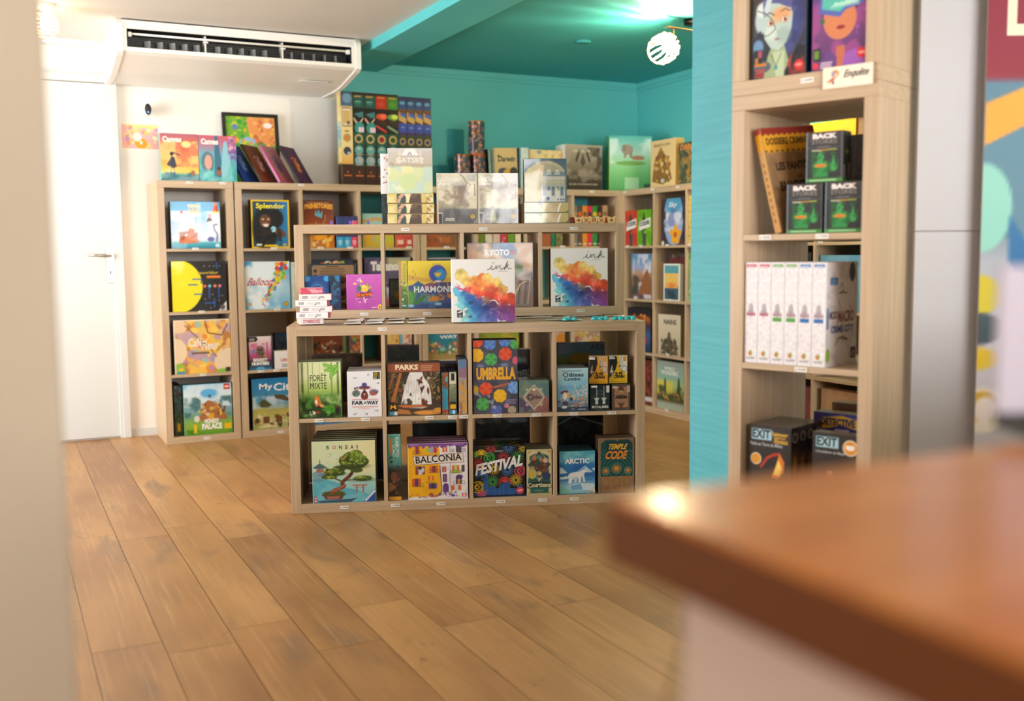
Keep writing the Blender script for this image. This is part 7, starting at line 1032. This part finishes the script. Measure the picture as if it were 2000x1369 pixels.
ge(.150, .215, Z2, .215, .200, .06, lambda a: (a.v((0, '2c2c74'), (1, '38388c')), a.n('4c3c8c', 4, .55, .1, 4, .6), a.p([(.05, .8), (.1, .93), (.4, .98), (.62, .93), (.64, .78), (.4, .84), (.1, .76)], 'd8a830'), a.sp(16, .76, .6, 1, .9, .03, .07, ['3c8c3c', '58a848', '2c6c30'], 5, .5), a.r(.3, .6, .5, .78, 'c8c4d8')), 'purple blue box with a yellow banner title, behind the dark escape boxes', text=[('DETECTIVE', .1, .82, .58, .93, '2c2858', {'b': .05}), ('Charlie', .3, .64, .55, .75, '7c3c5c', {'b': .02, 'sh': .2})], side='24245c', top='a8907c', m='wrap')
ex = lambda k: [('EXIT', .1, .8, .52, .935, '141c24', {'b': .03})]
game('E', .052, .02, Z2, .130, .178, .045, a_exit(0), 'dark escape game box with a flame and red dragon', text=ex(0) + [('Frodon en Terre du Milieu', .03, .69, .8, .73, 'b8bcc0', {'b': .02})][:0] + [('Périls en Terre du Milieu', .05, .68, .8, .735, 'b8bcc0', {'b': .02}), ('Seigneur', .56, .84, .93, .92, 'd8a840', {'b': .03}), ('Anneaux', .6, .74, .93, .82, 'd8a840', {'b': .03})], side='201a16', top='5c5450', right=a_exitside, copies=3, clabel='dark escape game box standing behind the flame cover', group=G + 'dark escape boxes', m='foil')
game('E', .236, .035, Z2, .135, .175, .045, a_exit(1), 'dark escape game box with a round orange badge', text=ex(1) + [('25', .74, .77, .86, .85, 'fff8f0', {'b': .06}), ("L'Académie de Magie", .08, .68, .7, .73, 'b8bcc0', {'b': .02})], side='201a16', top='8a7464', m='foil')
ge(.17, .29, Z2, .19, .22, .05, a_dark('6c5444', '8a7058', 4), 'grey tan box behind the purple blue box', side='5c4438', top='a89078', m='print')
# round cornered sign
sg = empty('category_sign', to_world('E', .333, -.004, 1.4865), FR['E'][1]); tag(sg, 'cream rounded sign with a small figure, fixed to the oak shelf edge', 'sign')
MB().box(-.066, .066, -.003, 0, -.027, .027, .0028).build('sign_board', mat('cream_board', 'f4e8d4', .4), sg)
t_ = MB(); put_text(t_, text_geo('Enquête', .015), -.008, -.008, .056, .016, -.0036, '2c2420', .15); t_.build('lettering', M['print'], sg)
A = Art(.05, .045, .001, 'f4e8d4'); A.e(.55, .7, .22, .2, 'e0904c'); A.e(.5, .68, .13, .13, '8a9cc0'); A.e(.6, .62, .1, .1, 'f0c8a0'); A.e(.35, .35, .22, .08, 'c8684c', rot=30); A.e(.2, .3, .1, .04, 'd8a080'); A.e(.45, .2, .06, .1, '6a4438'); A.sp(6, .0, .5, .25, .9, .01, .02, ['c8a888'], 4)
me = box_mesh('mascot_print', .05, .045, .0003, A, 'f4e8d4', 'f4e8d4', M['print']); po = bpy.data.objects.new('printed_figure', me); COL.objects.link(po); po.parent = sg; po.location = (-.06, -.0034, -.022)
# ------------------------------------------------------------------ drawing on the wall
A = Art(.2, .138, .003, 'f4e0b8'); A.v((0, 'f0c890'), (1, 'f0dc90')); A.n('f0a8b8', 3, .5, .12, 4, .8); A.n('f4e078', 3, .55, .1, 8, .8, (.5, .3, 1, 1)); A.sp(26, .05, .2, .95, .9, .03, .08, ['f0a8a0', 'e89478', 'f4c84c', 'c890b8', 'f8e8c0'], 5); A.e(.52, .22, .17, .15, 'f0a030'); A.e(.42, .48, .12, .12, 'fcf4e0', .04); A.e(.52, .25, .04, .05, 'f8ece0')
me = box_mesh('child_drawing', .2, .138, .0008, A, 'f4f0e8', 'f4f0e8', M['print']); po = bpy.data.objects.new('paper_drawing', me); COL.objects.link(po); po.location = (-.125, .3938, 1.675); tag(po, 'small yellow and pink paper drawing taped to the white wall by the door', 'drawing')
# ------------------------------------------------------------------ ceiling spot with glass shades
def spot_head(par, P, dirv, nm='lamp_shade'):
    d_ = Vector(dirv).normalized(); a_ = d_.orthogonal().normalized(); b_ = d_.cross(a_); P = Vector(P)
    MB().tube([P, P + d_ * .05], [.019, .021], 16).build('socket', M['bronze'], par)
    g_ = MB(); n = 14; c0 = P + d_ * .045
    prof_ = [(.0, .022), (.01, .056), (.035, .070), (.105, .070), (.132, .056)]
    for i in range(n):
        t = 6.2832 * i / n; e = a_ * math.cos(t) + b_ * math.sin(t); g_.tube([c0 + d_ * x + e * r_ for x, r_ in prof_], .0055, 6)
    for x, r_ in ((.0, .023), (.132, .056)): g_.tube([c0 + d_ * x + (a_ * math.cos(t) + b_ * math.sin(t)) * r_ for t in [6.2832 * k / 20 for k in range(21)]], .004, 6)
    g2_ = g_.build(nm, M['shade'], par)
    q_ = MB(); q_.tube([c0 + d_ * x for x in (.005, .02, .045, .065, .075)], [.008, .013, .018, .014, .004], 14); q_.build('bulb', M['glow'], g2_)
    return c0 + d_ * .06
sp_ = empty('ceiling_spotlight', (2.50, -1.46, 2.2599)); tag(sp_, 'bronze ceiling spot rail with lit ribbed glass shades on the teal ceiling', 'ceiling light')
MB().tube([(0.03, 0, 0), (0.03, 0, -.025)], [.06, .058], 28).build('ceiling_rose', M['blackmetal'], sp_)
MB().box(-.17, .2, -.011, .011, -.058, -.052, .001, None, Matrix.Rotation(R(8), 4, 'Z')).build('rail', M['bronze'], sp_)
MB().tube([(.03, 0, -.02), (.03, 0, -.055)], .006, 8).build('rail_stem', M['blackmetal'], sp_)
MB().tube([(-.12, -.017, -.058), (-.12, -.017, -.115)], .005, 8).build('arm', M['bronze'], sp_)
h1 = spot_head(sp_, (-.10, .0, -.12), (-.80, -.32, -.42))
MB().tube([(.19, .024, -.058), (.19, .024, -.09)], .005, 8).build('arm', M['bronze'], sp_)
h2 = spot_head(sp_, (.19, .0, -.1), (.25, -.9, .05))
# spiral shade lamp at the left edge
sl = empty('hanging_lamp', (-.54, -.45, 2.2599)); tag(sl, 'small lit lamp with a spiral wire shade at the left ceiling edge', 'ceiling light')
MB().tube([(0, 0, 0), (0, 0, -.02)], [.05, .048], 20).build('ceiling_rose', M['white_plastic'], sl)
MB().tube([(0, 0, -.02), (0, 0, -.06)], .008, 8).build('stem', M['white_plastic'], sl)
pts = [(.062 * math.sin(math.pi * (i / 160) * .94 + .12) * math.cos(i * .35), .062 * math.sin(math.pi * (i / 160) * .94 + .12) * math.sin(i * .35), -.02 - .16 * i / 160) for i in range(161)]
MB().tube(pts, .0032, 5).build('wire_shade', mat('warm_wire', 'f0e0c0', .4, emit='ffd8a0', estr=1.2), sl)
MB().tube([(0, 0, -.05), (0, 0, -.07), (0, 0, -.11), (0, 0, -.13)], [.01, .022, .022, .006], 12).build('bulb', M['soft_glow'], sl)
sm_ = MB().tube([(2.27, -.75, 2.26), (2.27, -.75, 2.252)], [.045, .043], 24).build('ceiling_disc', M['teal_ceiling']); tag(sm_, 'small flat round disc on the teal ceiling', 'ceiling fitting')
# ------------------------------------------------------------------ counter in the foreground
ct = empty('counter', (.5, -6.4, 0)); tag(ct, 'out of focus wooden counter top on a pale base in the near right corner', 'counter')
M['counter_wood'] = noise_variation(mat('warm_oak_worktop', 'cc7c28', .3, coat=.35, coat_rough=.2), 'c47420', 'd8882c', (2, 12, 12), 2.0)
MB().box(-.965, 1.3, -1.2, .985, .855, .893, .003).build('worktop', M['counter_wood'], ct)
MB().box(-.968, -.965, -1.2, .985, .852, .890).build('edge_shade', mat('dark_brown_edge_shade', '6a3814', .5), ct)  # added strip, shade on the worktop's left face put into its colour
MB().box(-.93, 1.25, -1.15, .955, 0, .853, .002).build('counter_base', mat('pale_grey_panel', 'd8ccca', .6), ct)
# upright pale board standing on the counter at the right edge
bd = empty('display_board', (-.028, -5.413, .893), R(-26)); tag(bd, 'pale lilac upright board standing on the counter at the right edge', 'board')
MB().box(-.052, .11, 0, .008, .02, .142, .002).build('panel', mat('pale_lilac_board', 'a8a4b4', .6), bd)
MB().box(-.03, .1, -.03, .05, 0, .02, .002).build('foot', M['dark_plastic'], bd)
# white glossy boards and poster behind the narrow shelf
cr = Vector((.8944, -.4471, 0)); P0 = CAMLOC.copy() + Vector((0.7965, 0.7144, 0)) * 0
wb = empty('white_board', (1.340, -4.022, 0), R(-26.6)); tag(wb, 'glossy white two-part display boards right of the narrow oak shelf', 'display board')
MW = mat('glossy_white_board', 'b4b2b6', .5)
MB().box(0, .225, .004, .02, .02, 1.097, .001).build('lower_board', MW, wb); MB().box(0, .225, .004, .02, 1.0985, 2.2, .001).build('upper_board', MW, wb)
def a_poster(a):
    a.v((0, 'c8b838'), (.14, 'c8c4cc'), (.3, 'c4c0cc'), (.42, 'a8acb8'), (.48, '5c7c8c'), (.65, '5a8094'), (.66, '8a2c3c'), (1, '7c2438')); a.p([(0, .625), (.2, .65), (.6, .69), (1, .71), (1, .66), (.5, .64), (.2, .6), (0, .57)], 'e8a03c'); a.p([(0, .57), (.2, .6), (.5, .64), (1, .66), (1, .45), (0, .45)], '5c8498'); a.e(.0, .49, .13, .19, '8ccabc'); a.p([(.12, .48), (.3, .4), (.6, .36), (.6, .3), (.3, .34), (.12, .42)], '2c6ca0'); a.e(-.02, .375, .12, .09, 'c8b82c'); a.e(.0, .33, .11, .07, '3c4c54'); a.e(-.02, .29, .12, .05, 'd8b82c'); a.e(.03, .22, .11, .1, 'ece4d8'); a.e(.03, .225, .07, .07, 'd0a83c'); a.e(.04, .22, .05, .06, 'f0e4e0')
A = Art(.6, 1.95, .008, '888888'); a_poster(A); me = box_mesh('poster', .6, 1.95, .003, A, 'e8e8e8', 'e8e8e8', M['print'])
po = bpy.data.objects.new('poster', me); COL.objects.link(po); po.location = (1.462, -4.122, .2); po.rotation_euler = (0, 0, R(-26.6)); tag(po, 'tall colourful poster with a red top band and blue shapes at the right edge', 'poster')
lt_ = MB(); put_text(lt_, text_geo('LO', .03), .05, 1.385, .24, 1.53, -.0006, 'e8dcc0'); lt_.build('poster_lettering', M['print'], po)
